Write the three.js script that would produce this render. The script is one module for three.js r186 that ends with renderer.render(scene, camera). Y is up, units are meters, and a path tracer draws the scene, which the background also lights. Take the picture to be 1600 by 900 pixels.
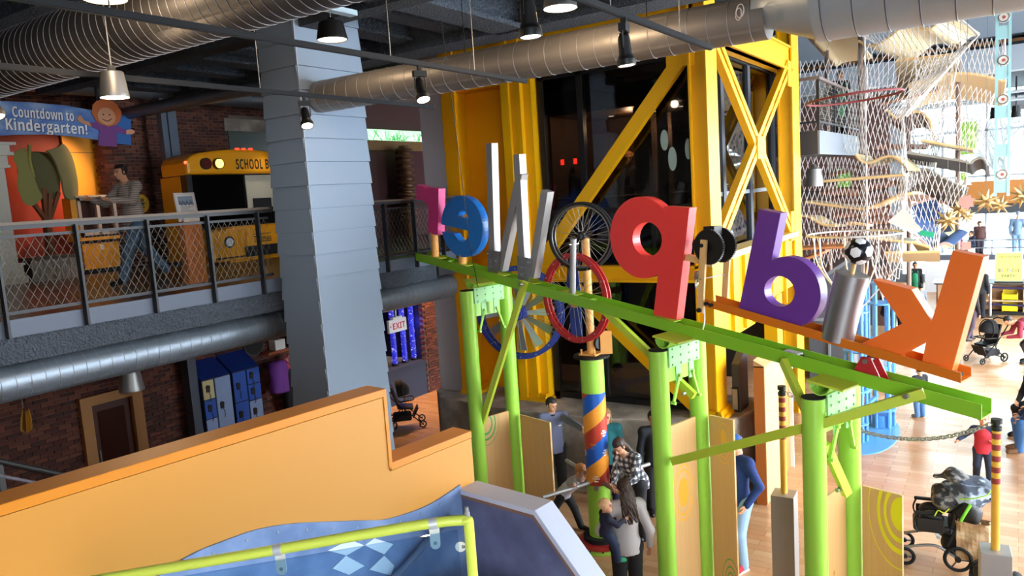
import * as THREE from 'three';
import { mergeGeometries } from 'three/addons/utils/BufferGeometryUtils.js';
import { RoundedBoxGeometry } from 'three/addons/geometries/RoundedBoxGeometry.js';
import { RectAreaLightUniformsLib } from 'three/addons/lights/RectAreaLightUniformsLib.js';

// ---------------------------------------------------------------- camera, sky, exposure
const scene = new THREE.Scene();
const camera = new THREE.PerspectiveCamera(41.35, 16 / 9, 0.05, 400);
{
  const yaw = THREE.MathUtils.degToRad(56.4435), pit = THREE.MathUtils.degToRad(6.9138), rol = THREE.MathUtils.degToRad(-3.7817);
  const fw = new THREE.Vector3(Math.cos(pit) * Math.sin(yaw), -Math.sin(pit), -Math.cos(pit) * Math.cos(yaw));
  const r0 = new THREE.Vector3(Math.cos(yaw), 0, Math.sin(yaw)), u0 = new THREE.Vector3().crossVectors(r0, fw);
  const r = r0.clone().multiplyScalar(Math.cos(rol)).addScaledVector(u0, Math.sin(rol));
  const u = u0.clone().multiplyScalar(Math.cos(rol)).addScaledVector(r0, -Math.sin(rol));
  camera.position.set(0, 5.0, 0);
  camera.quaternion.setFromRotationMatrix(new THREE.Matrix4().makeBasis(r, u, fw.clone().negate()));
}
scene.background = new THREE.Color().setRGB(0.86, 0.94, 1.0);      // bright overcast winter sky
scene.backgroundIntensity = 14;
const renderer = new THREE.WebGLRenderer({ antialias: true });
renderer.toneMapping = THREE.LinearToneMapping;
renderer.toneMappingExposure = 1.48;
renderer.shadowMap.enabled = true;
RectAreaLightUniformsLib.init();

// ---------------------------------------------------------------- helpers
let seed = 7;
const rnd = () => { seed = (seed * 1664525 + 1013904223) >>> 0; return seed / 4294967296; };
const rr = (a, b) => a + (b - a) * rnd();
const V = (x, y, z) => new THREE.Vector3(x, y, z);
const names = new Map();
function numbered(n) { const k = names.get(n) ?? 0; names.set(n, k + 1); return k ? n + '_' + String(k).padStart(3, '0') : n; }
const origin = new WeakMap();
// a thing whose parts are given in its own local frame
function thing(name, label, category, pos = [0, 0, 0], ry = 0, group) {
  const o = new THREE.Group(); o.name = numbered(name); o.position.set(...pos); o.rotation.y = ry;
  o.userData = { label, category }; if (group) o.userData.group = group;
  scene.add(o); return o;
}
// a thing whose parts are given in world coordinates; its group still sits at its base
function wthing(name, label, category, pos, group) { const o = thing(name, label, category, pos, 0, group); origin.set(o, V(...pos)); return o; }
function flat(g) {
  g = g.index ? g.toNonIndexed() : g;
  for (const k of Object.keys(g.attributes)) if (!['position', 'normal', 'uv', 'color'].includes(k)) g.deleteAttribute(k);
  if (!g.attributes.uv) g.setAttribute('uv', new THREE.BufferAttribute(new Float32Array(g.attributes.position.count * 2), 2));
  g.morphAttributes = {}; g.groups = []; return g;
}
function join(list) {
  list = [list].flat(Infinity).map(flat); if (list.length === 1) return list[0];
  if (list.some((g) => g.attributes.color)) for (const g of list) if (!g.attributes.color) g.setAttribute('color', new THREE.BufferAttribute(new Float32Array(g.attributes.position.count * 3).fill(1), 3));
  return mergeGeometries(list);
}
function boxUV(g) {           // uv in metres from the dominant side of each face
  const p = g.attributes.position, n = g.attributes.normal, uv = g.attributes.uv;
  for (let i = 0; i < p.count; i++) {
    const ax = Math.abs(n.getX(i)), ay = Math.abs(n.getY(i)), az = Math.abs(n.getZ(i));
    if (ay >= ax && ay >= az) uv.setXY(i, p.getX(i), p.getZ(i)); else if (ax >= az) uv.setXY(i, p.getZ(i), p.getY(i)); else uv.setXY(i, p.getX(i), p.getY(i));
  }
  return g;
}
function part(parent, name, geos, mat, label) {
  const g = join(geos); let o = parent; while (o && !origin.has(o)) o = o.parent;
  if (mat.map || mat.bumpMap || mat.roughnessMap) if (!mat.userData.keepUV) boxUV(g);
  if (o) g.translate(...origin.get(o).clone().negate().toArray());
  const m = new THREE.Mesh(g, mat); m.name = name; m.castShadow = m.receiveShadow = true;
  if (label) m.userData.label = label; parent.add(m); return m;
}
const each = (parent, name, geos, mat) => geos.map((g) => part(parent, name, [g], mat));
function inst(parent, name, geo, mat, pos, rot) {     // a piece sharing its geometry with alike pieces
  const m = new THREE.Mesh(geo, mat); m.name = name; m.position.set(...pos); if (rot) m.rotation.set(...rot);
  m.castShadow = m.receiveShadow = true; parent.add(m); return m;
}
function struct(name, geos, mat) { const m = part(scene, numbered(name), geos, mat); m.userData.kind = 'structure'; return m; }
function solo(name, label, category, geos, mat, group) {   // a thing of one mesh, world coordinates, origin moved to its base
  const g = join(geos); if ((mat.map || mat.bumpMap) && !mat.userData.keepUV) boxUV(g);
  g.computeBoundingBox(); const b = g.boundingBox, c = V((b.min.x + b.max.x) / 2, b.min.y, (b.min.z + b.max.z) / 2);
  g.translate(-c.x, -c.y, -c.z); const m = new THREE.Mesh(g, mat); m.name = numbered(name); m.position.copy(c); m.castShadow = m.receiveShadow = true;
  m.userData = { label, category }; if (group) m.userData.group = group; scene.add(m); return m;
}
const tf = (g, pos = [0, 0, 0], rot = [0, 0, 0], s = 1) => { g = g.clone(); if (s !== 1) Array.isArray(s) ? g.scale(...s) : g.scale(s, s, s); g.applyMatrix4(new THREE.Matrix4().makeRotationFromEuler(new THREE.Euler(...rot))); g.translate(...pos); return g; };
const bx = (w, h, d, x = 0, y = 0, z = 0, rot) => { const g = new THREE.BoxGeometry(w, h, d); if (rot) g.applyMatrix4(new THREE.Matrix4().makeRotationFromEuler(new THREE.Euler(...rot))); return g.translate(x, y, z); };
const b2 = (x0, x1, y0, y1, z0, z1) => bx(x1 - x0, y1 - y0, z1 - z0, (x0 + x1) / 2, (y0 + y1) / 2, (z0 + z1) / 2);
const rb = (w, h, d, r, x = 0, y = 0, z = 0, rot) => { const g = new RoundedBoxGeometry(w, h, d, 2, r); if (rot) g.applyMatrix4(new THREE.Matrix4().makeRotationFromEuler(new THREE.Euler(...rot))); return g.translate(x, y, z); };
const vv = (a) => (a.isVector3 ? a : V(...a));
function cyl(a, b, r, n = 14, r2 = r) {            // a straight round bar from a to b
  a = vv(a); b = vv(b); const d = b.clone().sub(a), L = d.length(), g = new THREE.CylinderGeometry(r2, r, L, n);
  g.translate(0, L / 2, 0); g.applyQuaternion(new THREE.Quaternion().setFromUnitVectors(V(0, 1, 0), d.normalize())); return g.translate(a.x, a.y, a.z);
}
function bar(a, b, w, h, up = [0, 1, 0]) {         // a straight square bar from a to b: w sideways, h along up
  a = vv(a); b = vv(b); const z = b.clone().sub(a), L = z.length(); z.normalize();
  let x = vv(up).clone().cross(z); if (x.length() < 1e-4) x = V(1, 0, 0).cross(z); x.normalize(); const y = z.clone().cross(x);
  const g = new THREE.BoxGeometry(w, h, L); g.applyMatrix4(new THREE.Matrix4().makeBasis(x, y, z)); const c = a.clone().add(b).multiplyScalar(0.5); return g.translate(c.x, c.y, c.z);
}
const pipe = (pts, r, seg = 24, n = 8, closed = false, t = 0.4) => new THREE.TubeGeometry(new THREE.CatmullRomCurve3(pts.map(vv), closed, 'catmullrom', t), seg, r, n, closed);
function ext(pts, depth, holes = [], bevel = 0, smooth) {   // outline in x,y given depth towards +z
  const s = pts instanceof THREE.Shape ? pts : new THREE.Shape(pts.map((p) => new THREE.Vector2(...p)));
  for (const h of holes) s.holes.push(h instanceof THREE.Path ? h : new THREE.Path(h.map((p) => new THREE.Vector2(...p))));
  return new THREE.ExtrudeGeometry(s, { depth: depth - 2 * bevel, bevelEnabled: bevel > 0, bevelSize: bevel, bevelThickness: bevel, bevelOffset: -bevel, bevelSegments: 2, curveSegments: smooth ?? 24 }).translate(0, 0, bevel);
}
const lathe = (pts, n = 24) => new THREE.LatheGeometry(pts.map((p) => new THREE.Vector2(...p)), n);
const ball = (r, x = 0, y = 0, z = 0, sx = 1, sy = 1, sz = 1, n = 14) => new THREE.SphereGeometry(r, n, Math.round(n * 0.7)).scale(sx, sy, sz).translate(x, y, z);
const tor = (R, r, n = 40, m = 10) => new THREE.TorusGeometry(R, r, m, n);
// ---- textures
function noise2(seedN) {
  const h = (x, y) => { let n = (x * 374761393 + y * 668265263 + seedN * 1442695) | 0; n = Math.imul(n ^ (n >>> 13), 1274126177); return ((n ^ (n >>> 16)) >>> 0) / 4294967296; };
  return (x, y, per) => {                           // value noise that repeats every per cells
    const xi = Math.floor(x), yi = Math.floor(y), f = x - xi, g = y - yi, w = (a) => ((a % per) + per) % per, s = f * f * (3 - 2 * f), t = g * g * (3 - 2 * g);
    const a = h(w(xi), w(yi)), b = h(w(xi + 1), w(yi)), c = h(w(xi), w(yi + 1)), d = h(w(xi + 1), w(yi + 1));
    return a + (b - a) * s + (c - a) * t + (a - b - c + d) * s * t;
  };
}
function dataTex(size, fn, { srgb = true, rep = [1, 1], h = size } = {}) {
  const d = new Uint8Array(size * h * 4);
  for (let y = 0; y < h; y++) for (let x = 0; x < size; x++) { const c = fn(x / size, y / h), i = (y * size + x) * 4; const a = Array.isArray(c) ? c : [c, c, c]; for (let k = 0; k < 3; k++) d[i + k] = Math.max(0, Math.min(255, a[k] * 255)); d[i + 3] = 255; }
  const t = new THREE.DataTexture(d, size, h, THREE.RGBAFormat); t.wrapS = t.wrapT = THREE.RepeatWrapping; t.magFilter = THREE.LinearFilter; t.minFilter = THREE.LinearMipmapLinearFilter; t.generateMipmaps = true;
  if (srgb) t.colorSpace = THREE.SRGBColorSpace; t.repeat.set(...rep); t.needsUpdate = true; return t;
}
const fbm = (n, x, y, per, oct = 4) => { let s = 0, a = 0.5, t = 0; for (let i = 0; i < oct; i++) { s += a * n(x * per, y * per, per); t += a; a /= 2; per *= 2; } return s / t; };
const N1 = noise2(1), N2 = noise2(5), N3 = noise2(11);
function mottle(dark, light, per = 6, rep = [0.5, 0.5], stretch = 1, oct = 5, size = 256, contrast = 1) {   // two tones mixed by layered noise
  return dataTex(size, (u, v) => { let k = 0; k = fbm(N1, u, v * stretch, per, oct); k = Math.max(0, Math.min(1, 0.5 + (k - 0.5) * 2 * contrast)); return dark.map((d, i) => d + (light[i] - d) * k); }, { rep });
}
function canvasTex(w, h, draw) { const c = document.createElement('canvas'); c.width = w; c.height = h; const g = c.getContext('2d'); draw(g, w, h); const t = new THREE.CanvasTexture(c); t.colorSpace = THREE.SRGBColorSpace; t.anisotropy = 8; return t; }
const hex = (h) => [(h >> 16) / 255, ((h >> 8) & 255) / 255, (h & 255) / 255];
// ---- materials
const S = (color, roughness = 0.5, metalness = 0, more = {}) => new THREE.MeshStandardMaterial({ color, roughness, metalness, ...more });
const P = (color, roughness = 0.5, more = {}) => new THREE.MeshPhysicalMaterial({ color, roughness, ...more });
const glow = (color, k) => new THREE.MeshStandardMaterial({ color: 0x111111, emissive: color, emissiveIntensity: k, roughness: 0.6 });
const roughBump = dataTex(256, (u, v) => fbm(N2, u, v, 48, 3), { srgb: false, rep: [1.2, 1.2] });
const fineBump = dataTex(256, (u, v) => fbm(N3, u, v, 24, 4), { srgb: false, rep: [1, 1] });
const M = {
  yellow: S(0xf2b400, 0.42), yellowDeep: S(0xeda100, 0.42),
  green: S(0x9bd048, 0.3), greenBeam: S(0x7fb42a, 0.38), mint: S(0x8fcb82, 0.42), lime: S(0xb6c93c, 0.4),
  darkMetal: S(0x15171c, 0.85, 0.0), black: S(0x0c0c0e, 0.5), blackGloss: S(0x0b0b0d, 0.25), rubber: S(0x131315, 0.85),
  railMetal: S(0x23272e, 0.5, 0.1), wire: S(0x76766f, 0.5, 0.3),
  steel: S(0xa3a19f, 0.45, 0.5), steelDull: S(0x9c9a98, 0.45, 0.8), chrome: S(0xdddddd, 0.15, 1),
  galv: S(0x7f8a96, 0.42, 0.65, { bumpMap: fineBump, bumpScale: 0.002 }), galvDark: S(0x70757d, 0.45, 0.6),
  white: S(0xeeeeea, 0.5), offWhite: S(0xd9d6cc, 0.6), cream: S(0xe9ddc0, 0.6),
  orange: S(0xe0641c, 0.42), orangeBeam: S(0xc96c14, 0.45), red: S(0xd63a36, 0.42), pink: S(0xd03a80, 0.42), blue: S(0x1c6cc0, 0.42), purple: S(0x5c2c7c, 0.42),
  navy: S(0x2c3c8c, 0.42), redWheel: S(0xb4292c, 0.42), wheelOrange: S(0xe0a050, 0.5),
  concrete: S(0xffffff, 0.85, 0, { map: mottle(hex(0x8f857c), hex(0xc9bdb0), 5, [0.6, 0.6]), bumpMap: fineBump, bumpScale: 0.006 }),
  firespray: S(0x4c5561, 0.95, 0, { bumpMap: roughBump, bumpScale: 0.05 }), firesprayDark: S(0x3a414a, 0.95, 0, { bumpMap: roughBump, bumpScale: 0.05 }),
  ceiling: S(0x2d343d, 0.9), duct: S(0x4c4a4a, 0.5, 0.4, { bumpMap: fineBump, bumpScale: 0.002 }),
  ply: S(0xffffff, 0.5, 0, { map: mottle(hex(0xc89a62), hex(0xe6c08a), 4, [0.35, 1.3], 1, 4) }),
  wood: S(0xffffff, 0.45, 0, { map: mottle(hex(0xb9763a), hex(0xd69a5c), 4, [2.0, 0.3], 1, 5) }),
  woodDark: S(0x7a4a22, 0.55), timber: S(0xd9b074, 0.55),
  skin: S(0xd39a78, 0.55),
  glassDark: P(0x8f8b88, 0.03, { transmission: 1, thickness: 0, ior: 1.5 }),
  glass: P(0xeaf4f4, 0.02, { transmission: 1, thickness: 0, ior: 1.5 }),
};
// ================================================================ the setting
const inFrame = (p) => { const q = p.clone().project(camera); return q.z < 1 && Math.abs(q.x) < 1.05 && Math.abs(q.y) < 1.05; };
camera.aspect = 16 / 9; camera.updateProjectionMatrix(); camera.updateMatrixWorld();
const CAM = camera.position.clone();
// pieces of one kind: the 300 that show largest as parts, the rest as one part
function pieces(parent, name, geo, mats, spots, most = 300) {   // spots: {p:[x,y,z], r:[rx,ry,rz], k: material number}
  for (const s of spots) { const v = V(...s.p); s.see = inFrame(v); s.d = v.distanceTo(CAM) + (s.see ? 0 : 1000) + (s.hid ? 500 : 0); }
  spots.sort((a, b) => a.d - b.d);
  for (const s of spots.slice(0, most)) inst(parent, name, geo, mats[s.k], s.p, s.r);
  const rest = spots.slice(most); if (!rest.length) return;
  const im = new THREE.InstancedMesh(geo, S(0xffffff, mats[0].roughness, 0, { bumpMap: mats[0].bumpMap }), rest.length), d = new THREE.Object3D(); im.name = name + '_field'; im.userData.kind = 'stuff';
  rest.forEach((s, i) => { d.position.set(...s.p); d.rotation.set(...(s.r ?? [0, 0, 0])); d.updateMatrix(); im.setMatrixAt(i, d.matrix); im.setColorAt(i, mats[s.k].color); });
  im.castShadow = im.receiveShadow = true; parent.add(im);
}
// ---- floor of long narrow boards laid in running bond
{
  const fl = struct('floor', [b2(-4.4, 44, -0.3, -0.012, -16.4, 7.4)], S(0x8a5c38, 0.55));
  const tones = [0xc0936a, 0xb98b62, 0xc69b74, 0xbc8a5e, 0xc89d76].map((c) => P(c, 0.34, { clearcoat: 0.35, clearcoatRoughness: 0.22 }));
  const board = boxUV(flat(bx(0.147, 0.012, 0.596))); const spots = [];
  for (let i = 0; i < 280; i++) for (let j = 0; j < 40; j++) {
    const x = 7.0 + i * 0.15, z = 6.1 - j * 0.6 + (i % 2) * 0.3; if (x > 43) continue;
    if (z > 2 + x * 0.12) continue;
    const h = x > 9.6 && z < -7.5 && z > -11 && x < 12; spots.push({ p: [x, -0.006, z], k: Math.floor(rnd() * 5), hid: h || z < -5 || x < 9.7 || x > 18.5 });
  }
  pieces(fl, 'floorboard', board, tones, spots, 300);
}
// ---- ceilings, outer walls
struct('ceiling', [b2(-4.4, 17.2, 8.0, 8.3, -16.4, 7.4)], M.ceiling);
struct('ceiling', [b2(17.0, 44, 11.6, 11.9, -16.4, 7.4), b2(17.0, 17.2, 8.0, 11.6, -16.4, 7.4)], S(0x7f8c98, 0.85));
struct('wall_back', [b2(-4.7, -4.4, -0.3, 8.3, -16.7, 2.4), b2(-4.7, -4.4, -0.3, 0.6, 2.4, 7.4), b2(-4.7, -4.4, 7.4, 8.3, 2.4, 7.4), b2(-4.62, -4.48, 0.6, 7.4, 4.7, 4.85), b2(-4.62, -4.48, 3.9, 4.0, 2.4, 7.1)], S(0x938d85, 0.8));  // window opening added behind the camera to brighten the sides facing the stairs
struct('wall_north', [b2(-4.4, 44, -0.3, 11.9, -16.9, -16.5)], S(0x6d5a52, 0.85));
{ // the glazed street side: sill, header and mullions
  const g = [b2(-4.4, 44, -0.3, 0.5, 7.1, 7.4), b2(-4.4, 44, 7.4, 11.9, 7.1, 7.4)];
  for (let x = 6.8; x < 44; x += 2.4) g.push(b2(x - 0.06, x + 0.06, 0.5, 7.4, 7.15, 7.35));
  for (const y of [2.8, 5.2]) g.push(b2(-4.4, 44, y - 0.04, y + 0.04, 7.18, 7.32));
  g.push(b2(-4.4, 6.8, 0.5, 7.4, 7.1, 7.4));
  struct('wall_street', g, S(0x5a6068, 0.5, 0.3));
}
{ // the window wall far behind the check-in desk
  const g = [b2(38, 38.3, -0.3, 0.35, -16.4, 7.1), b2(38, 38.3, 8.2, 11.6, -16.4, 7.1), b2(38, 38.3, 0.35, 8.2, -16.4, -4.2)];
  const fr = struct('window_1', g, S(0x8b95a0, 0.7));
  for (let z = -4.2; z <= 7.01; z += 1.6) part(fr, 'mullion', [b2(38.02, 38.14, 0.35, 8.2, z - 0.05, z + 0.05)], S(0xaab2ba, 0.5));
  for (const y of [3.0, 4.5, 6.4]) part(fr, 'transom', [b2(38.02, 38.14, y - 0.05, y + 0.05, -4.2, 7)], S(0xaab2ba, 0.5));
  for (let z = -4.2; z < 6.9; z += 1.6) part(fr, 'pane', [b2(38.06, 38.07, 0.4, 8.15, z + 0.06, z + 1.54)], M.glass);
  // warm timber fascia over the entrance and its dark soffit
  struct('trim_1', [b2(37.0, 37.9, 3.35, 4.3, -1.7, 7.0)], S(0xb0702a, 0.5));
  struct('trim_2', [b2(36.6, 37.9, 3.0, 3.34, -2.1, 7.0)], S(0x3a3c40, 0.7));
}
// ---- bulkheads that step up under the high roof
struct('ceiling_bulkhead', [b2(27.8, 28.3, 7.72, 8.45, -8, 7.0)], S(0xa8b6c4, 0.75));
struct('ceiling_bulkhead', [b2(28.4, 28.9, 8.85, 10.0, -8, 7.0), b2(28.6, 29, 10.2, 11.6, -8, 7)], S(0xa8b6c4, 0.75));
struct('ceiling_bulkhead', [b2(28.5, 29.0, 8.5, 8.72, -8, 1.0)], S(0xb27644, 0.6));
struct('ceiling_soffit', [b2(28.3, 37.9, 8.0, 8.6, -16.4, 7.0)], S(0x424a54, 0.85));
// ---- dark roof framing with sprayed-on fireproofing
{
  const c = [], up = [];
  c.push(b2(9.75, 10.05, 7.4, 8.0, -14.5, 7)); c.push(b2(9.62, 10.18, 7.36, 7.44, -14.5, 7));
  c.push(b2(-4.4, 9.75, 7.4, 7.98, -6.3, -6.05)); c.push(b2(-4.4, 9.75, 7.36, 7.43, -6.42, -5.92));
  struct('ceiling_beam', c, M.firespray);
  for (let k = 0; k < 9; k++) up.push(b2(-4.4, 9.7, 7.55, 7.98, -15.4 + k * 1.02, -15.2 + k * 1.02), b2(-4.4, 9.7, 7.52, 7.57, -15.5 + k * 1.02, -15.1 + k * 1.02));
  for (let k = 0; k < 9; k++) up.push(b2(-4.4, 9.7, 7.6, 7.98, -4.6 + k * 1.3, -4.42 + k * 1.3));
  for (let k = 0; k < 3; k++) up.push(b2(1.6 + k * 2.7, 1.9 + k * 2.7, 7.3, 7.98, -14.4, 7));
  struct('ceiling_joist', up, M.firesprayDark);
}
// ---- mezzanine slab, its sprayed edge beam and the grey fascia
struct('floor_mezzanine', [b2(-4.4, 11.0, 3.9, 4.0, -16.4, -8.48), b2(11.0, 17, 3.9, 4.0, -16.4, -10.5), b2(17, 24, 3.9, 4.0, -16.4, -12)], P(0x6a4a30, 0.32, { clearcoat: 0.3, clearcoatRoughness: 0.3 }));
struct('ceiling_mezzanine', [b2(-4.4, 24, 3.72, 3.9, -16.4, -12.1), b2(-4.4, 10.4, 3.72, 3.9, -12.1, -8.75)], S(0x2c3036, 0.9));
struct('beam', [b2(-4.4, 10.45, 3.63, 3.9, -8.72, -8.5)], M.firespray);
struct('beam', [b2(10.45, 11.25, 3.68, 3.94, -8.8, -8.45)], S(0x2e3238, 0.7));
struct('trim_3', [b2(-4.4, 11.0, 3.9, 4.08, -8.5, -8.465)], S(0x5b6678, 0.6));
// ---- brick walls: mortar bed with every brick in relief
const brickTone = [0x5c3028, 0x69392d, 0x4e2822, 0x723f31, 0x462722].map((c) => S(c, 0.85));
const brickGeo = boxUV(flat(bx(0.203, 0.06, 0.03)));
function brickSpots(x0, x1, y0, y1, z, skip = () => false) {
  const s = [];
  for (let r = 0; y0 + r * 0.072 < y1; r++) for (let c = 0; x0 + c * 0.213 < x1; c++) {
    const x = x0 + c * 0.213 + (r % 2 ? 0.1065 : 0), y = y0 + r * 0.072 + 0.036; if (skip(x, y)) continue;
    s.push({ p: [x, y, z + rr(-0.004, 0.004)], k: Math.floor(rnd() * 5) });
  }
  return s;
}
const mortar = S(0x76695f, 0.95);
{
  const w = struct('wall_upper', [b2(-4.4, 24, 4.0, 8.0, -16.4, -16.02)], mortar);
  pieces(w, 'brick', brickGeo, brickTone, brickSpots(4.6, 15, 4.0, 7.95, -16.01, (x, y) => (x > 12.1 && x < 13.9 && y > 5 && y < 7.35)));
  part(w, 'lintel', [b2(12.0, 14.0, 7.0, 7.3, -16.05, -15.96)], M.concrete);
  // the round brick pier behind the walking man
  const p = struct('wall_pier', [cyl([9.15, 4, -15.62], [9.15, 8, -15.62], 0.5, 40)], mortar), s = [];
  for (let r = 0; r < 55; r++) for (let c = 0; c < 15; c++) { const a = (c + (r % 2) / 2) / 15 * Math.PI * 2; if (Math.cos(a) < -0.3) continue; s.push({ p: [9.15 + Math.sin(a) * 0.505, 4.036 + r * 0.072, -15.62 + Math.cos(a) * 0.505], r: [0, a, 0], k: Math.floor(rnd() * 5) }); }
  pieces(p, 'brick', brickGeo, brickTone, s);
}
struct('window_2', [b2(12.1, 13.9, 5.0, 7.0, -16.03, -15.99)], S(0x16382f, 0.25));
{
  const w = struct('wall_lower', [b2(-4.4, 12.2, 0, 3.72, -13.2, -12.82)], mortar);
  pieces(w, 'brick', brickGeo, brickTone, brickSpots(3.2, 12.1, 0, 3.7, -12.81, (x, y) => x > 6.3 && x < 7.2 && y < 2.1));
  const p = struct('wall_brick_pier', [b2(15.05, 15.7, 0, 3.72, -13.4, -12.82)], mortar);
  pieces(p, 'brick', brickGeo, brickTone, [...brickSpots(15.12, 15.66, 0, 3.6, -12.81), ...brickSpots(0, 0.5, 0, 3.6, 0).map((b) => ({ p: [15.04, b.p[1], -12.95 - b.p[0]], r: [0, -Math.PI / 2, 0], k: b.k }))]);
}
// steel posts against the brick
struct('column_steel', [b2(9.38, 9.72, 4, 7.4, -14.6, -14.45), b2(9.5, 9.6, 4, 7.4, -14.8, -14.4)], S(0x596678, 0.6));
struct('column_steel', [b2(8.02, 8.19, 0, 3.72, -12.6, -12.45), b2(8.07, 8.13, 0, 3.72, -12.75, -12.6)], S(0x4a4f5c, 0.6));
// ---- the big clapboard column: every board a piece of its own
{
  const c = struct('column_clapboard', [b2(6.93, 8.03, 0, 8.0, -8.31, -7.64)], S(0x6b7380, 0.7));
  const bm = S(0x8798ac, 0.6), g1 = flat(ext([[0, 0.003], [0, 0.302], [0.006, 0.302], [0.036, 0.003]], 1.18).rotateY(-Math.PI / 2).translate(0.59, 0, 0)), g2 = flat(ext([[0, 0.003], [0, 0.302], [0.006, 0.302], [0.036, 0.003]], 0.73).rotateY(-Math.PI / 2).translate(0.365, 0, 0));
  for (let k = 0; k < 26; k++) { const y = 0.14 + k * 0.3035; if (y > 7.7) break; inst(c, 'clapboard', g1, bm, [7.48, y, -7.64]); inst(c, 'clapboard', g2, bm, [6.93, y, -7.98], [0, -Math.PI / 2, 0]); }
  part(c, 'corner_bead', [b2(6.885, 6.9, 0, 8, -7.61, -7.595)], S(0x9aa5b2, 0.6));
}
struct('column_plain', [b2(11.32, 12.3, 1.33, 8.0, -9.32, -8.76), b2(11.28, 12.34, 7.1, 7.22, -9.36, -8.74)], S(0xc6bcc0, 0.75));
// ---- curved concrete plinth of the tower
{
  const s = new THREE.Shape(); const pts = [[10.88, 9.02], [10.74, 8.0], [10.66, 7.0], [10.7, 6.0], [10.82, 5.2], [10.94, 4.5], [11.1, 3.95], [11.4, 3.62], [11.9, 3.46], [12.4, 3.4]];
  s.moveTo(12.75, 9.42); s.lineTo(11.3, 9.42); s.lineTo(10.88, 9.02); s.splineThru(pts.slice(1).map((p) => new THREE.Vector2(...p))); s.lineTo(12.75, 3.4); s.closePath();
  const g = ext(s, 1.33, [], 0.03, 12).rotateX(-Math.PI / 2); // shape y becomes -z
  struct('wall_plinth', [g], M.concrete);
}
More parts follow.
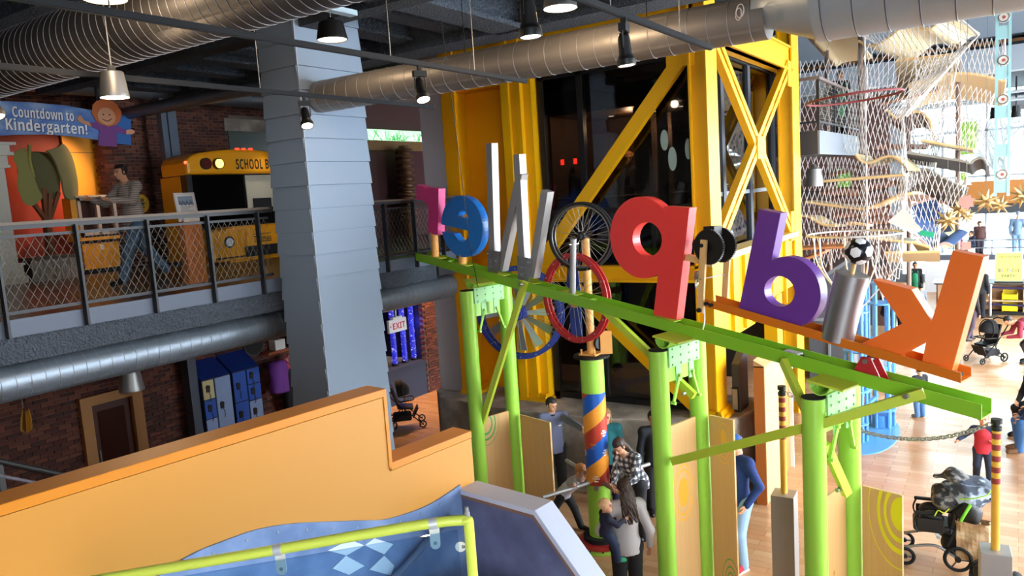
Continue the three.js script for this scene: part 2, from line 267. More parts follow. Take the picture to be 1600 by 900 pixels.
// ---- stair enclosure in the foreground (its own frame, turned a little)
const STAIR = { pos: [3.464, 0, -2.654], ry: THREE.MathUtils.degToRad(-7.4) };
function stair(name, geos, mat) { const g = join(geos); g.rotateY(STAIR.ry).translate(...STAIR.pos); return struct(name, [g], mat); }
{
  const om = S(0xcf8c34, 0.5), cap = S(0xdb8418, 0.45);
  const w = stair('wall_orange', [ext([[-7, 0], [0, 0], [0, 3.6], [-0.625, 3.6], [-0.625, 4.0], [-7, 4.0]], 0.15).translate(0, 0, -0.15)], om);
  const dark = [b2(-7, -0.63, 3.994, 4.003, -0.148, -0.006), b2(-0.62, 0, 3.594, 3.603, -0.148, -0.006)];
  const L = (g) => join(g).rotateY(STAIR.ry).translate(...STAIR.pos);
  part(w, 'coping', [L([ext([[-7, 4.003], [-0.625, 4.003], [-0.625, 4.045], [-7, 4.045]], 0.158, [], 0.004).translate(0, 0, -0.152)])], cap);
  part(w, 'coping', [L([ext([[-0.62, 3.603], [0, 3.603], [0, 3.645], [-0.62, 3.645]], 0.158, [], 0.004).translate(0, 0, -0.152)])], cap);
  part(w, 'coping', [L([ext([[-0.628, 3.61], [-0.606, 3.65], [-0.606, 4.044], [-0.628, 4.044]], 0.158, [], 0.002).translate(0, 0, -0.152)])], cap);
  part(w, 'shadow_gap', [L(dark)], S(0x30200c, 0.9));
  // blue-grey lower panel with a wavy top edge
  const top = [[-1.95, 3.52], [-1.82, 3.575], [-1.707, 3.597], [-1.563, 3.597], [-1.41, 3.587], [-1.248, 3.551], [-1.076, 3.495], [-0.852, 3.417], [-0.69, 3.362], [-0.514, 3.336], [-0.372, 3.33], [-0.221, 3.345], [-0.128, 3.36]];
  const sh = new THREE.Shape(); sh.moveTo(-0.128, 2.0); sh.lineTo(-4, 2.0); sh.lineTo(-4, 2.6); sh.lineTo(-2.2, 3.35); sh.splineThru(top.map((p) => new THREE.Vector2(...p))); sh.closePath();
  const slate = S(0xffffff, 0.55, 0, { map: mottle(hex(0x637aa2), hex(0x8599bf), 7, [1.1, 1.1], 1, 5), bumpMap: fineBump, bumpScale: 0.0015 });
  part(w, 'wavy_panel', [L([ext(sh, 0.012, [], 0.002, 40)])], slate);
  const studs = []; for (const [x, y] of [[-1.624, 3.565], [-1.468, 3.56], [-1.313, 3.535], [-1.162, 3.49], [-1.017, 3.44], [-0.874, 3.39], [-0.73, 3.345], [-0.593, 3.315], [-0.446, 3.303], [-0.3, 3.305], [-0.155, 3.32]]) part(w, 'stud', [L([ball(0.006, x, y, 0.012, 1, 1, 0.6, 8)])], M.steel);
  // pale diamonds added on the panel in place of reflections in the glass
  const reflection_tile = S(0xdfe6ee, 0.4);
  for (const q of [[[-1.06, 3.345], [-0.956, 3.276], [-0.842, 3.283], [-0.928, 3.348]], [[-0.842, 3.283], [-0.723, 3.185], [-0.658, 3.215], [-0.775, 3.294]], [[-1.044, 3.246], [-0.96, 3.277], [-0.854, 3.178], [-0.952, 3.173]], [[-0.825, 3.145], [-0.723, 3.178], [-0.663, 3.096], [-0.693, 3.056]]]) part(w, 'reflection_tile', [L([ext(q, 0.005).translate(0, 0, 0.012)])], reflection_tile);
  // low return wall with a sloped end
  const face = stair('wall_return', [ext([[0, 2.0], [0, 3.29], [-0.55, 3.29], [-1.3, 2.5], [-1.3, 2.0]], 0.13).rotateY(Math.PI / 2).translate(-0.126, 0, 0)], S(0xffffff, 0.6, 0, { map: mottle(hex(0x4e5270), hex(0x666a8c), 6, [1, 1]) }));
  const cm = S(0xb9bccb, 0.5), wd = S(0x7d5a48, 0.6);
  part(face, 'ledge', [L([ext([[0.0, 3.303], [0.0, 3.333], [-0.565, 3.333], [-1.36, 2.508], [-1.338, 2.487], [-0.553, 3.303]], 0.156, [], 0.003).rotateY(Math.PI / 2).translate(-0.134, 0, 0)])], cm);
  part(face, 'ledge_edge', [L([ext([[0.0, 3.285], [0.0, 3.303], [-0.553, 3.303], [-1.338, 2.487], [-1.325, 2.474], [-0.545, 3.285]], 0.15).rotateY(Math.PI / 2).translate(-0.132, 0, 0)])], wd);
  struct('floor_landing', [b2(-4.4, 3.0, 2.75, 2.95, -3.0, 7.0)], S(0x7e889a, 0.6));
}
// ---- out of doors: street, kerb, houses and bare trees behind the glass
struct('ground_outside', [b2(38.3, 140, -0.4, -0.05, -60, 60)], S(0xb8bcc0, 0.9));
struct('ground_street', [b2(-60, 44, -0.4, -0.3, 7.4, 60)], S(0xb8bcc0, 0.9));
// ================================================================ yellow steel tower with its glazed lift
{
  const t = wthing('steel_tower', 'tall yellow steel tower of columns and cross braces standing on the curved concrete plinth', 'tower', [13.8, 1.33, -6.2]);
  const Y = M.yellow, D = M.yellowDeep;
  const col = (x0, x1, z0, z1, name = 'column') => part(t, name, [b2(x0, x1, 1.33, 7.99, z0, z1)], Y);
  const base = (x, z, w, d) => part(t, 'base_plate', [b2(x - w / 2, x + w / 2, 1.33, 1.39, z - d / 2, z + d / 2), b2(x - w / 2 + 0.05, x + w / 2 - 0.05, 1.39, 1.47, z - d / 2 + 0.05, z + d / 2 - 0.05), ...[-1, 1].flatMap((a) => [-1, 1].map((b) => cyl([x + a * w * 0.42, 1.39, z + b * d * 0.42], [x + a * w * 0.42, 1.43, z + b * d * 0.42], 0.025, 8)))], Y);
  col(11.3, 11.68, -4.06, -3.82); each(t, 'flange', [b2(11.24, 11.74, 1.33, 8, -3.83, -3.8), b2(11.24, 11.74, 1.33, 8, -4.08, -4.05)], Y); base(11.5, -3.94, 0.62, 0.5);
  part(t, 'column', [b2(16.45, 16.95, 0, 8, -4.05, -3.8)], Y); part(t, 'flange', [b2(16.4, 17, 0, 8, -3.81, -3.78)], Y); part(t, 'flange', [b2(16.4, 17, 0, 8, -4.08, -4.04)], Y);
  // the wide boxed column at the far corner: two flanged posts and a recessed web
  col(11.28, 11.75, -8.68, -8.5); part(t, 'flange', [b2(11.22, 11.28, 1.33, 8, -8.72, -8.42)], D);
  part(t, 'web', [b2(11.66, 11.74, 1.4, 8, -8.5, -7.38)], D);
  col(11.28, 11.75, -7.4, -7.12); part(t, 'flange', [b2(11.22, 11.28, 1.33, 8, -7.42, -7.26), b2(11.24, 11.5, 1.33, 8, -7.12, -7.04), b2(11.34, 11.6, 1.33, 8, -7.04, -6.88)], Y);
  base(11.45, -7.15, 0.5, 0.62); base(11.45, -8.55, 0.5, 0.4);
  each(t, 'stiffener', [b2(11.3, 11.7, 3.5, 3.56, -8.5, -7.4), b2(11.3, 11.7, 6.9, 7.0, -8.5, -7.4)], D);
  // brace and beams of the side facing the stairs
  part(t, 'diagonal_brace', [bar([11.36, 7.05, -4.05], [11.36, 3.85, -6.85], 0.12, 0.21, [-1, 0, 0].map((v, i) => [0, 0.66, -0.75][i]))], Y);
  part(t, 'diagonal_brace', [bar([11.36, 3.45, -6.35], [11.36, 1.45, -4.15], 0.12, 0.2, [0, 0.74, -0.67])], Y);
  part(t, 'beam', [b2(11.3, 11.42, 3.5, 3.72, -6.9, -4.05), b2(11.24, 11.48, 3.7, 3.74, -6.9, -4.05), b2(11.24, 11.48, 3.48, 3.52, -6.9, -4.05)], Y);
  each(t, 'gusset_plate', [bx(0.03, 0.5, 0.5, 11.3, 3.75, -6.75), bx(0.03, 0.4, 0.45, 11.3, 6.95, -4.2)], Y);
  part(t, 'beam', [b2(11.3, 11.5, 7.3, 7.9, -8.5, -4.0)], Y);
  // the cross-braced side towards the climber
  const zz = -3.86, lad = (a, b) => {
    const d = V(b[0] - a[0], b[1] - a[1], 0).normalize(), n = V(-d.y, d.x, 0), L = Math.hypot(b[0] - a[0], b[1] - a[1]), o = [];
    for (const s of [-1, 1]) o.push(bar([a[0] + n.x * s * 0.085, a[1] + n.y * s * 0.085, zz], [b[0] + n.x * s * 0.085, b[1] + n.y * s * 0.085, zz], 0.12, 0.11, n));
    for (let k = 0; k <= 7; k++) { const p = L * k / 7, c = [a[0] + d.x * p, a[1] + d.y * p, zz]; o.push(bar([c[0] - d.x * 0.14, c[1] - d.y * 0.14, zz], [c[0] + d.x * 0.14, c[1] + d.y * 0.14, zz], 0.08, 0.07, n)); }
    return o;
  };
  part(t, 'cross_brace', lad([11.85, 7.12], [16.3, 3.9]), Y); part(t, 'cross_brace', lad([16.29, 7.2], [11.8, 4.15]), Y);
  each(t, 'gusset_plate', [bx(0.5, 0.4, 0.03, 14.05, 5.55, -3.79), bx(0.45, 0.6, 0.03, 16.35, 4.0, -3.8), bx(0.45, 0.5, 0.03, 16.35, 7.05, -3.8)], Y);
  part(t, 'beam', [b2(11.68, 16.5, 7.12, 7.6, -3.95, -3.83), b2(11.68, 16.5, 7.56, 7.6, -4.1, -3.78), b2(11.68, 16.5, 7.12, 7.16, -4.1, -3.78)], Y);
  for (const x of [12.6, 13.9, 15.2]) part(t, 'rafter', [b2(x, x + 0.12, 7.15, 7.5, -6.9, -4.0)], Y);
  part(t, 'edge_panel', [b2(11.7, 13.55, 2.45, 3.78, -3.9, -3.84)], Y); part(t, 'edge_panel', [b2(13.55, 16.5, 2.75, 3.78, -3.9, -3.84)], Y);
  for (const x of [12.2, 12.85, 13.4, 14.6, 15.6]) part(t, 'rib', [b2(x, x + 0.07, 2.5, 3.8, -3.85, -3.78)], Y);
  part(t, 'sill', [b2(11.7, 16.45, 3.78, 3.88, -4.1, -3.72)], S(0xf0d27a, 0.5));
  part(t, 'post', [b2(14.9, 15.3, 0.0, 2.75, -4.05, -3.8)], Y);
}
{ // dark lift shaft of glass inside the tower
  const t = wthing('lift_shaft', 'dark glass lift shaft with black mullions inside the yellow steel tower', 'lift', [13.9, 1.33, -5.5]);
  const K = S(0x17171a, 0.45, 0.3), g = M.glassDark, G = S(0x8d8d90, 0.4, 0.5);
  for (const z of [-6.8, -6.05, -4.14]) part(t, 'mullion', [b2(11.5, 11.62, 1.33, 7.9, z - 0.05, z + 0.05)], K);
  part(t, 'guide_rail', [b2(11.72, 11.78, 1.4, 6.75, -4.8, -4.63)], G); part(t, 'guide_rail', [b2(12.0, 12.06, 1.4, 6.6, -4.45, -4.36)], G);
  part(t, 'guide_rail', [b2(11.7, 11.78, 1.4, 3.4, -5.98, -5.88)], G); part(t, 'guide_rail', [b2(11.72, 11.78, 1.5, 3.4, -5.1, -4.9)], S(0x6a5238, 0.6));
  for (const y of [1.42, 4.64, 6.95]) part(t, 'transom', [b2(11.5, 11.6, y - 0.05, y + 0.05, -6.85, -4.1)], K);
  part(t, 'handrail', [cyl([11.8, 4.86, -6.75], [11.8, 4.86, -4.2], 0.025, 10)], M.steel);
  for (const [z0, z1] of [[-6.75, -6.1], [-6.0, -4.19]]) for (const [y0, y1] of [[1.48, 3.5], [3.75, 4.59], [4.69, 6.9], [7, 7.9]]) part(t, 'pane', [b2(11.54, 11.55, y0, y1, z0, z1)], g);
  for (const [x0, x1] of [[11.75, 13.0], [13.08, 14.6], [14.68, 16.35]]) for (const [y0, y1] of [[3.9, 4.75], [4.82, 7.1]]) part(t, 'pane', [b2(x0, x1, y0, y1, -4.2, -4.19)], g);
  for (const x of [13.04, 14.64, 16.38]) part(t, 'mullion', [b2(x - 0.08, x + 0.08, 3.85, 7.3, -4.26, -4.14)], S(0x2c3440, 0.5));
  part(t, 'transom', [b2(11.7, 16.4, 4.75, 4.82, -4.24, -4.16)], S(0x6d7680, 0.5)); part(t, 'transom', [b2(11.7, 16.4, 7.1, 7.2, -4.3, -4.14)], K);
  // the cab: brown metal walls, dark ceiling, floor
  const W = S(0x6b5442, 0.4, 0.3); { const L = new THREE.PointLight(0xffd8b0, 5, 8, 2); L.position.set(12.5 - 13.9, 6.1 - 1.33, -5.6 + 5.5); L.castShadow = true; t.add(L); }
  part(t, 'cab_wall', [b2(13.4, 13.46, 3.9, 6.6, -6.8, -5.2), b2(11.8, 13.4, 3.9, 6.6, -6.85, -6.8)], W);
  part(t, 'cab_floor', [b2(11.7, 13.46, 3.72, 3.9, -6.84, -4.3)], K); part(t, 'cab_ceiling', [b2(11.7, 13.46, 6.3, 6.7, -6.84, -4.3)], S(0x55412f, 0.5, 0.3));
  part(t, 'cab_post', [b2(11.95, 12.1, 3.9, 6.6, -5.3, -5.05)], S(0x4b4743, 0.4, 0.5));
  for (const [x, z] of [[12.3, -6.4], [12.8, -6.1], [12.4, -5.5], [12.9, -5.3], [12.6, -4.7]]) part(t, 'downlight', [cyl([x, 6.29, z], [x, 6.302, z], 0.05, 12)], glow(0xffeedd, 4));
  part(t, 'backdrop_panel', [b2(13.9, 14.0, 1.35, 3.7, -8.4, -4.3), b2(11.8, 14, 1.35, 3.7, -8.5, -8.4)], S(0x1b1b1e, 0.6));
  part(t, 'rear_wall', [b2(16.9, 17.0, 1.35, 8, -9, -4.3), b2(11.8, 17, 1.35, 8, -9.1, -8.8)], S(0x2a2624, 0.6));
  for (const [y, z, a, b] of [[5.7, -4.6, 0.065, 0.16], [5.4, -4.48, 0.07, 0.185], [5.53, -4.22, 0.05, 0.16]]) part(t, 'oval_sticker', [tf(new THREE.CylinderGeometry(1, 1, 0.006, 32), [11.53, y, z], [0, 0, Math.PI / 2], 1).translate(-11.53, -y, -z).scale(1, b, a).translate(11.53, y, z)], S(0x9fb8b0, 0.7));
  for (const [x, z] of [[11.53, -6.45], [11.53, -6.2]]) part(t, 'floor_indicator', [bx(0.01, 0.09, 0.06, x, 5.5, z)], glow(0xff2010, 1.2));
}
// ================================================================ ducts with spiral seams
function ductAlong(axis, name, label, c, r, a, b, mat, step = 0.11) {
  const t = wthing(name, label, 'duct', axis === 'x' ? [(a + b) / 2, c[0] - r, c[1]] : [c[0], c[1] - r, (a + b) / 2]);
  const at = (s) => (axis === 'x' ? [s, c[0], c[1]] : [c[0], c[1], s]);
  part(t, 'pipe', [cyl(at(a), at(b), r, 40)], mat);
  const n = Math.floor((b - a) / step), g = []; for (let k = 0; k < n; k++) { const q = tor(r + 0.001, 0.0036, 40, 5); if (axis === 'x') q.rotateY(Math.PI / 2 + 0.05); else q.rotateY(0.05); const p = at(a + k * step + 0.07); g.push(q.translate(...p)); }
  const seam = part(t, 'seam', g, S(0x9c9da2, 0.45, 0.5)); seam.userData.kind = 'stuff'; return t;
}
ductAlong('z', 'air_duct', 'widest grey spiral duct under the dark ceiling, above the hanging bell lamp', [4.0, 6.69], 0.3, -16, 3.2, M.duct);
{
  const t = ductAlong('z', 'air_duct', 'brownish spiral duct running from the clapboard column past the yellow tower', [7.2, 6.43], 0.2, -7.56, -1.85, S(0x85807c, 0.48, 0.45, { bumpMap: fineBump, bumpScale: 0.002 }), 0.19);
  part(t, 'taper', [tf(lathe([[0.2, 0], [0.2, 0.1], [0.36, 0.5], [0.38, 0.52], [0.38, 3.6]], 40), [7.2, 6.52, -1.95], [Math.PI / 2 - 0.0, 0, 0])], S(0xaab2b6, 0.42, 0.4));
  const sm = []; for (let k = 0; k < 14; k++) sm.push(tor(0.382, 0.006, 40, 5).translate(7.2, 6.52, -1.35 + k * 0.24)); part(t, 'seam', sm, S(0x62666c, 0.4, 0.6));
  each(t, 'hanger', [cyl([7.2, 6.6, -3.0], [7.2, 8.0, -3.0], 0.006, 6), cyl([7.2, 6.6, -5.2], [7.2, 8.0, -5.2], 0.006, 6)], M.darkMetal);
}
ductAlong('x', 'air_duct', 'bluish spiral duct hanging under the mezzanine edge beam', [3.4, -8.84], 0.21, -4, 11.2, M.galv, 0.145);
{
  const t = ductAlong('x', 'air_duct', 'dark grey duct with a slotted grille high on the brick wall', [7.6, -14.78], 0.19, 4.5, 14, M.galvDark, 0.6);
  part(t, 'grille', [b2(10.55, 11.0, 7.47, 7.63, -14.61, -14.57)], S(0x8b8f96, 0.5)); for (let k = 0; k < 9; k++) part(t, 'slot', [b2(10.6 + k * 0.042, 10.62 + k * 0.042, 7.5, 7.6, -14.575, -14.562)], M.black);
}
{ const g = [cyl([8.6, 7.05, -9.2], [8.6, 7.05, -14.6], 0.12, 16), cyl([8.6, 7.05, -10.0], [8.6, 7.53, -10.0], 0.015, 6)]; solo('sprinkler_pipe', 'thin dark pipe under the ceiling behind the clapboard column', 'pipe', g, M.galvDark); }
// ================================================================ lighting tracks, track heads and pendants
const rails = [[-6.3, 1.5, 7.95, 'lowest lighting track crossing the clapboard column', [2.6, 5.2]], [-4.38, 0.8, 7.14, 'middle black lighting track ending in front of the wide yellow column', [2.6, 5.0, 6.2]], [-2.3, 3.2, 6.95, 'short black lighting track ending at the yellow corner column', [4.9, 6.2]]];
for (const [z, x0, x1, label, hang] of rails) {
  const t = wthing('lighting_track', label, 'lighting track', [(x0 + x1) / 2, 6.18, z]);
  part(t, 'rail', [b2(x0, x1, 6.18, 6.22, z - 0.02, z + 0.02), b2(x0, x1, 6.175, 6.181, z - 0.012, z + 0.012)], M.darkMetal);
  for (const x of hang) part(t, 'hanger_wire', [cyl([x, 6.22, z], [x, 8.0, z], 0.005, 6)], M.steelDull);
}
function spotLamp(x, y, z, tilt, turn, lit, label, s = 1, cat = 'lamp') {
  const t = thing('track_light', label, cat, [x, y, z], turn);
  part(t, 'adapter', [bx(0.03, 0.05, 0.04, 0, -0.02, 0), bx(0.12 * s, 0.05 * s, 0.05 * s, 0, -0.07, 0)], M.black);
  part(t, 'yoke', [cyl([0.05 * s, -0.09, 0], [0.05 * s, -0.2 * s, 0], 0.006, 6), cyl([-0.05 * s, -0.09, 0], [-0.05 * s, -0.2 * s, 0], 0.006, 6)], M.black);
  const R = [tilt, 0, 0], p = [0, -0.2 * s, 0];
  part(t, 'housing', [tf(lathe([[0, 0.1], [0.03, 0.1], [0.04, 0.07], [0.046, -0.04], [0.06, -0.07], [0.064, -0.075], [0.064, -0.115], [0.058, -0.115]].map((q) => q.map((v) => v * s)), 20), p, R)], M.black);
  part(t, 'lens', [tf(new THREE.CylinderGeometry(0.056 * s, 0.056 * s, 0.006, 20).translate(0, -0.108 * s, 0), p, R)], glow(0xfff0dc, lit));
  const d = V(0, -1, 0).applyEuler(new THREE.Euler(...R)), L = new THREE.SpotLight(0xffe6c8, lit * 0.7, 14, 0.6, 0.6, 2), o = V(...p).addScaledVector(d, 0.13 * s);
  L.position.copy(o); L.target.position.copy(o.clone().add(d)); L.castShadow = true; L.shadow.radius = 2; t.add(L, L.target); return t;
}
spotLamp(5.76, 6.18, -6.3, -0.5, -0.6, 6, 'lit track head with pinkish glow on the track crossing the clapboard column', 1.05);
spotLamp(5.36, 6.18, -4.38, -0.45, -0.5, 6, 'lit black track head hanging in front of the pale plain column', 1.0);
spotLamp(5.1, 6.18, -2.3, -0.06, 0.2, 5, 'black track head hanging straight down before the glass lift', 1.05);
spotLamp(2.72, 6.18, -6.3, -0.35, 0.3, 7, 'bright track head beside the blue kindergarten sign', 1.2);
{ const t = spotLamp(4.9, 6.55, -2.95, -0.05, 0, 8, 'large black spotlight shining down in front of the yellow header', 1.35); part(t, 'drop_rod', [cyl([0, 0, 0], [0, 1.45, 0], 0.012, 8)], M.black); }
{ const t = spotLamp(11.2, 6.95, -13.0, 0.5, 0.4, 1.5, 'small black spotlight in the dark room right of the clapboard column', 1.3); part(t, 'drop_rod', [cyl([0, 0, 0], [0, 1.05, 0], 0.012, 8)], M.black); }
function bellLamp(x, y, z, r, h, lit, label, top, mat = M.steelDull) {    // spun metal bell on a thin rod; y is the rim
  const t = thing('pendant_lamp', label, 'lamp', [x, y, z]);
  part(t, 'shade', [lathe([[r, 0], [r * 1.02, 0.01], [r * 0.98, h * 0.2], [r * 0.8, h * 0.95], [r * 0.72, h], [r * 0.3, h], [r * 0.26, h * 1.2], [0.0, h * 1.25]], 28)], mat);
  part(t, 'diffuser', [new THREE.CylinderGeometry(r * 0.94, r * 0.94, 0.008, 28).translate(0, 0.012, 0)], glow(0xffedd0, lit));
  part(t, 'rod', [cyl([0, h * 1.2, 0], [0, top - y, 0], 0.007, 6)], M.steelDull);
  const L = new THREE.PointLight(0xffdcb0, lit * 0.45, 16, 2); L.position.set(0, -0.06, 0); L.castShadow = true; L.shadow.radius = 4; t.add(L); return t;
}
bellLamp(3.62, 6.007, -6.18, 0.11, 0.21, 7, 'lit steel bell lamp hanging above the railing left of the clapboard column', 8.0);
bellLamp(3.3, 6.62, -5.6, 0.15, 0.22, 3, 'lit ceiling lamp seen from below beside the widest duct', 8.0);
bellLamp(6.35, 6.85, -6.4, 0.17, 0.2, 3, 'black drum lamp at the top of the clapboard column', 8.0, M.black);
bellLamp(6.2, 6.62, -3.4, 0.15, 0.22, 7, 'lit lamp at the ceiling above the large black spotlight', 8.0);
bellLamp(5.75, 2.64, -10.3, 0.165, 0.28, 0, 'unlit steel bell lamp below the bluish duct in front of the brick wall', 3.7);
bellLamp(19.0, 4.74, -3.92, 0.2, 0.42, 0, 'unlit steel bell lamp hanging under the grey balcony', 5.42);
{ const t = wthing('strip_light', 'pale blue strip light fitting beside the widest duct', 'lamp', [6.6, 7.3, -6.6]); part(t, 'channel', [b2(6.1, 6.96, 7.24, 7.3, -6.68, -6.56)], S(0xb9d0dc, 0.5)); part(t, 'bracket', [cyl([6.3, 7.3, -6.62], [6.3, 7.52, -6.62], 0.01, 6), cyl([6.8, 7.3, -6.62], [6.8, 7.52, -6.62], 0.01, 6)], M.steelDull); }
{ // black cable that hangs down past the yellow column
  solo('power_cable', 'thin black cable hanging down beside the yellow column to the green beam', 'cable', [pipe([[8.37, 7.37, -6.4], [8.42, 6.6, -6.38], [8.5, 5.5, -6.36], [8.58, 4.4, -6.35], [8.75, 3.85, -6.4], [8.98, 3.7, -6.55]], 0.006, 40, 6)], M.black);
  solo('cable_coil', 'coil of pale cable hanging on the duct near the top edge', 'cable', [tor(0.055, 0.005, 24, 6).rotateY(0.9).translate(6.86, 6.45, -2.0), tor(0.05, 0.005, 24, 6).rotateY(0.8).translate(6.88, 6.43, -2.02)], S(0xcfcfd4, 0.5));
}
// ================================================================ the moving sculpture: green frame that carries the letters
const FR = { pos: [9.03, 0, -6.87], ry: Math.atan2(-0.9582, -0.286) };       // x runs down the beam, y up, z towards the stairs
const toWorld = (x, y, z) => V(x, y, z).applyAxisAngle(V(0, 1, 0), FR.ry).add(V(...FR.pos));
const yb = (x) => 4.02 + (x + 1.681) * -0.1365;                              // underside of the sloping beam
const lettering = (c) => P(c, 0.38, { clearcoat: 0.4, clearcoatRoughness: 0.3 });
{
  const t = thing('sculpture_frame', 'lime green frame of a sloping channel beam on three pairs of round posts', 'frame', FR.pos, FR.ry);
  const G = M.green, B = M.greenBeam, L = M.lime, tops = [[0.1, 3.64], [3.66, 3.145], [5.52, 2.9]];
  // channel beam: bottom, two flanges, cross ribs
  const sl = -0.1365, strip = (z0, z1, lo, hi) => ext([[-1.68, yb(-1.68) + lo], [6.86, yb(6.86) + lo], [6.86, yb(6.86) + hi], [-1.68, yb(-1.68) + hi]], z1 - z0).translate(0, 0, z0);
  part(t, 'beam_flange', [strip(-0.31, -0.298, 0, 0.135)], B); part(t, 'beam_flange', [strip(-0.545, -0.533, 0, 0.135)], B); part(t, 'beam_web', [strip(-0.535, -0.305, 0, 0.012)], B);
  for (const x of [-1.25, -0.53, 0.35, 1.02, 1.85, 3.45]) part(t, 'mounting_plate', [bx(0.3, 0.012, 0.23, x, yb(x) + 0.11, -0.42, [0, 0, sl])], L);
  for (const x of [-0.9, 0.75, 1.45, 2.25]) part(t, 'rib', [bx(0.012, 0.1, 0.22, x, yb(x) + 0.06, -0.42)], B);
  tops.forEach(([x, y], i) => {
    part(t, 'post', [cyl([x, 0.02, 0], [x, y, 0], 0.11, 32)], G); part(t, 'post_cap', [cyl([x, y, 0], [x, y + 0.008, 0], 0.112, 32)], M.darkMetal);
    part(t, 'post', [cyl([x - 0.02, 0.02, -0.74], [x - 0.02, y + 0.04, -0.74], 0.11, 32)], G);
    part(t, 'base_plate', [cyl([x, 0, 0], [x, 0.02, 0], 0.2, 24)], G); part(t, 'base_plate', [cyl([x - 0.02, 0, -0.74], [x - 0.02, 0.02, -0.74], 0.2, 24)], G);
    // saddle: half pipe under a flat plate
    const h = new THREE.CylinderGeometry(0.1, 0.1, 0.62, 20, 1, true, Math.PI * 0.5, Math.PI).rotateX(Math.PI / 2).rotateZ(-Math.PI / 2 * 0);
    const hp = []; for (const [r, k] of [[0.1, 1], [0.092, -1]]) hp.push(r); const arc = []; for (let k = 0; k <= 16; k++) { const a = Math.PI + k / 16 * Math.PI; arc.push([Math.cos(a) * 0.105, Math.sin(a) * 0.105]); } for (let k = 16; k >= 0; k--) { const a = Math.PI + k / 16 * Math.PI; arc.push([Math.cos(a) * 0.095, Math.sin(a) * 0.095]); }
    part(t, 'saddle', [ext(arc, 0.6).translate(x + 0.05, y + 0.125, -0.62)], G);
    part(t, 'saddle_plate', [bx(0.36, 0.02, 0.64, x + 0.12, y + 0.135, -0.3, [0, 0, sl])], L);
    // bolted plate between the posts, with two hanging links
    part(t, 'bolted_plate', [bx(0.016, 0.23, 0.56, x + 0.115, y - 0.08, -0.32)], M.mint);
    for (const z of [-0.1, -0.25, -0.4, -0.55]) for (const yy of [0.01, -0.08, -0.17]) part(t, 'bolt', [cyl([x + 0.12, y + yy, z], [x + 0.137, y + yy, z], 0.013, 8)], M.mint);
    part(t, 'web_plate', [bx(0.014, 0.5, 0.5, x - 0.02, y - 0.16, -0.37)], G);
    for (const z of [-0.2, -0.44]) {
      part(t, 'lug', [bx(0.016, 0.2, 0.09, x + 0.115, y - 0.28, z)], M.mint);
      part(t, 'tie_rod', [bar([x + 0.13, y - 0.31, z], [x + 0.11, y - 0.62, z + (z > -0.3 ? 0.1 : -0.13)], 0.025, 0.03), cyl([x + 0.1, y - 0.31, z], [x + 0.155, y - 0.31, z], 0.02, 8), cyl([x + 0.08, y - 0.62, z + (z > -0.3 ? 0.1 : -0.13)], [x + 0.14, y - 0.62, z + (z > -0.3 ? 0.1 : -0.13)], 0.02, 8)], G);
    }
  });
  const brace = (a, b) => part(t, 'brace', [bar(a, b, 0.06, 0.09)], L);
  brace([1.13, 3.79, -0.26], [0.15, 1.6, -0.06]); brace([2.45, 3.5, -0.38], [3.85, 2.56, -0.38]);
  brace([5.06, 3.15, -0.26], [5.46, 2.72, 0]); brace([5.58, 2.42, -0.1], [5.66, 1.86, -0.36]);
  brace([3.8, 1.87, 0], [5.44, 2.59, 0]); brace([5.6, 2.66, 0.0], [6.42, 3.03, -0.26]);
  for (const [x, y, z] of [[1.13, 3.76, -0.2], [6.3, 3.0, -0.2], [5.62, 1.93, -0.28], [3.78, 2.6, -0.3]]) part(t, 'bolt', [cyl([x, y, z], [x, y, z + 0.05], 0.022, 10)], M.steelDull);
}
// ---- printed plywood panels beside the posts
function ringPrint(col, cx, cy, rings, extra = () => {}) {
  const t = canvasTex(256, 640, (g, w, h) => {
    const im = g.createImageData ? null : null; g.fillStyle = '#cda066'; g.fillRect(0, 0, w, h);
    for (let k = 0; k < 420; k++) { g.strokeStyle = 'rgba(' + (k % 2 ? '150,105,55' : '230,190,130') + ',0.10)'; const x = rnd() * w; g.beginPath(); g.moveTo(x, 0); g.lineTo(x + rr(-8, 8), h); g.stroke(); }
    const draw = (c, x, y, rs) => { g.strokeStyle = c; g.fillStyle = c; for (const [r, lw] of rs) { g.lineWidth = lw; g.beginPath(); g.arc(x, y, r, 0, Math.PI * 2); lw ? g.stroke() : g.fill(); } };
    draw(col, cx, cy, rings); extra(draw, w, h);
  });
  return S(0xffffff, 0.5, 0, { map: t });
}
function panel(label, x0, x1, y, z, mat, along, group) {      // board standing on the floor, either along the beam or across it
  const w = x1 - x0, t = thing('plywood_panel', label, 'panel', along ? toWorld((x0 + x1) / 2, 0.021, z).toArray() : toWorld(z, 0.021, (x0 + x1) / 2).toArray(), FR.ry + (along ? 0 : Math.PI / 2));
  part(t, 'board', [bx(w, y, 0.03, 0, y / 2, 0)], M.ply);
  const face = new THREE.PlaneGeometry(w - 0.004, y - 0.004).translate(0, y / 2, 0.0155); mat.userData.keepUV = true; part(t, 'printed_face', [face], mat); return t;
}
panel('plywood panel with green rings between the far pair of green posts', -0.62, -0.12, 1.64, 0.1, ringPrint('#3f9a4a', 20, 40, [[60, 14], [95, 12], [130, 4]]), false);
panel('plain plywood panel with a pale edge beside the man in the grey fleece', 0.24, 0.92, 1.57, -0.76, ringPrint('#d9a050', 250, 250, [[30, 0]]), true);
panel('plywood panel with orange sun rings between the middle pair of green posts', -0.62, -0.12, 2.2, 3.66, ringPrint('#f2a020', 110, 250, [[52, 0], [80, 8], [100, 6]]), false);
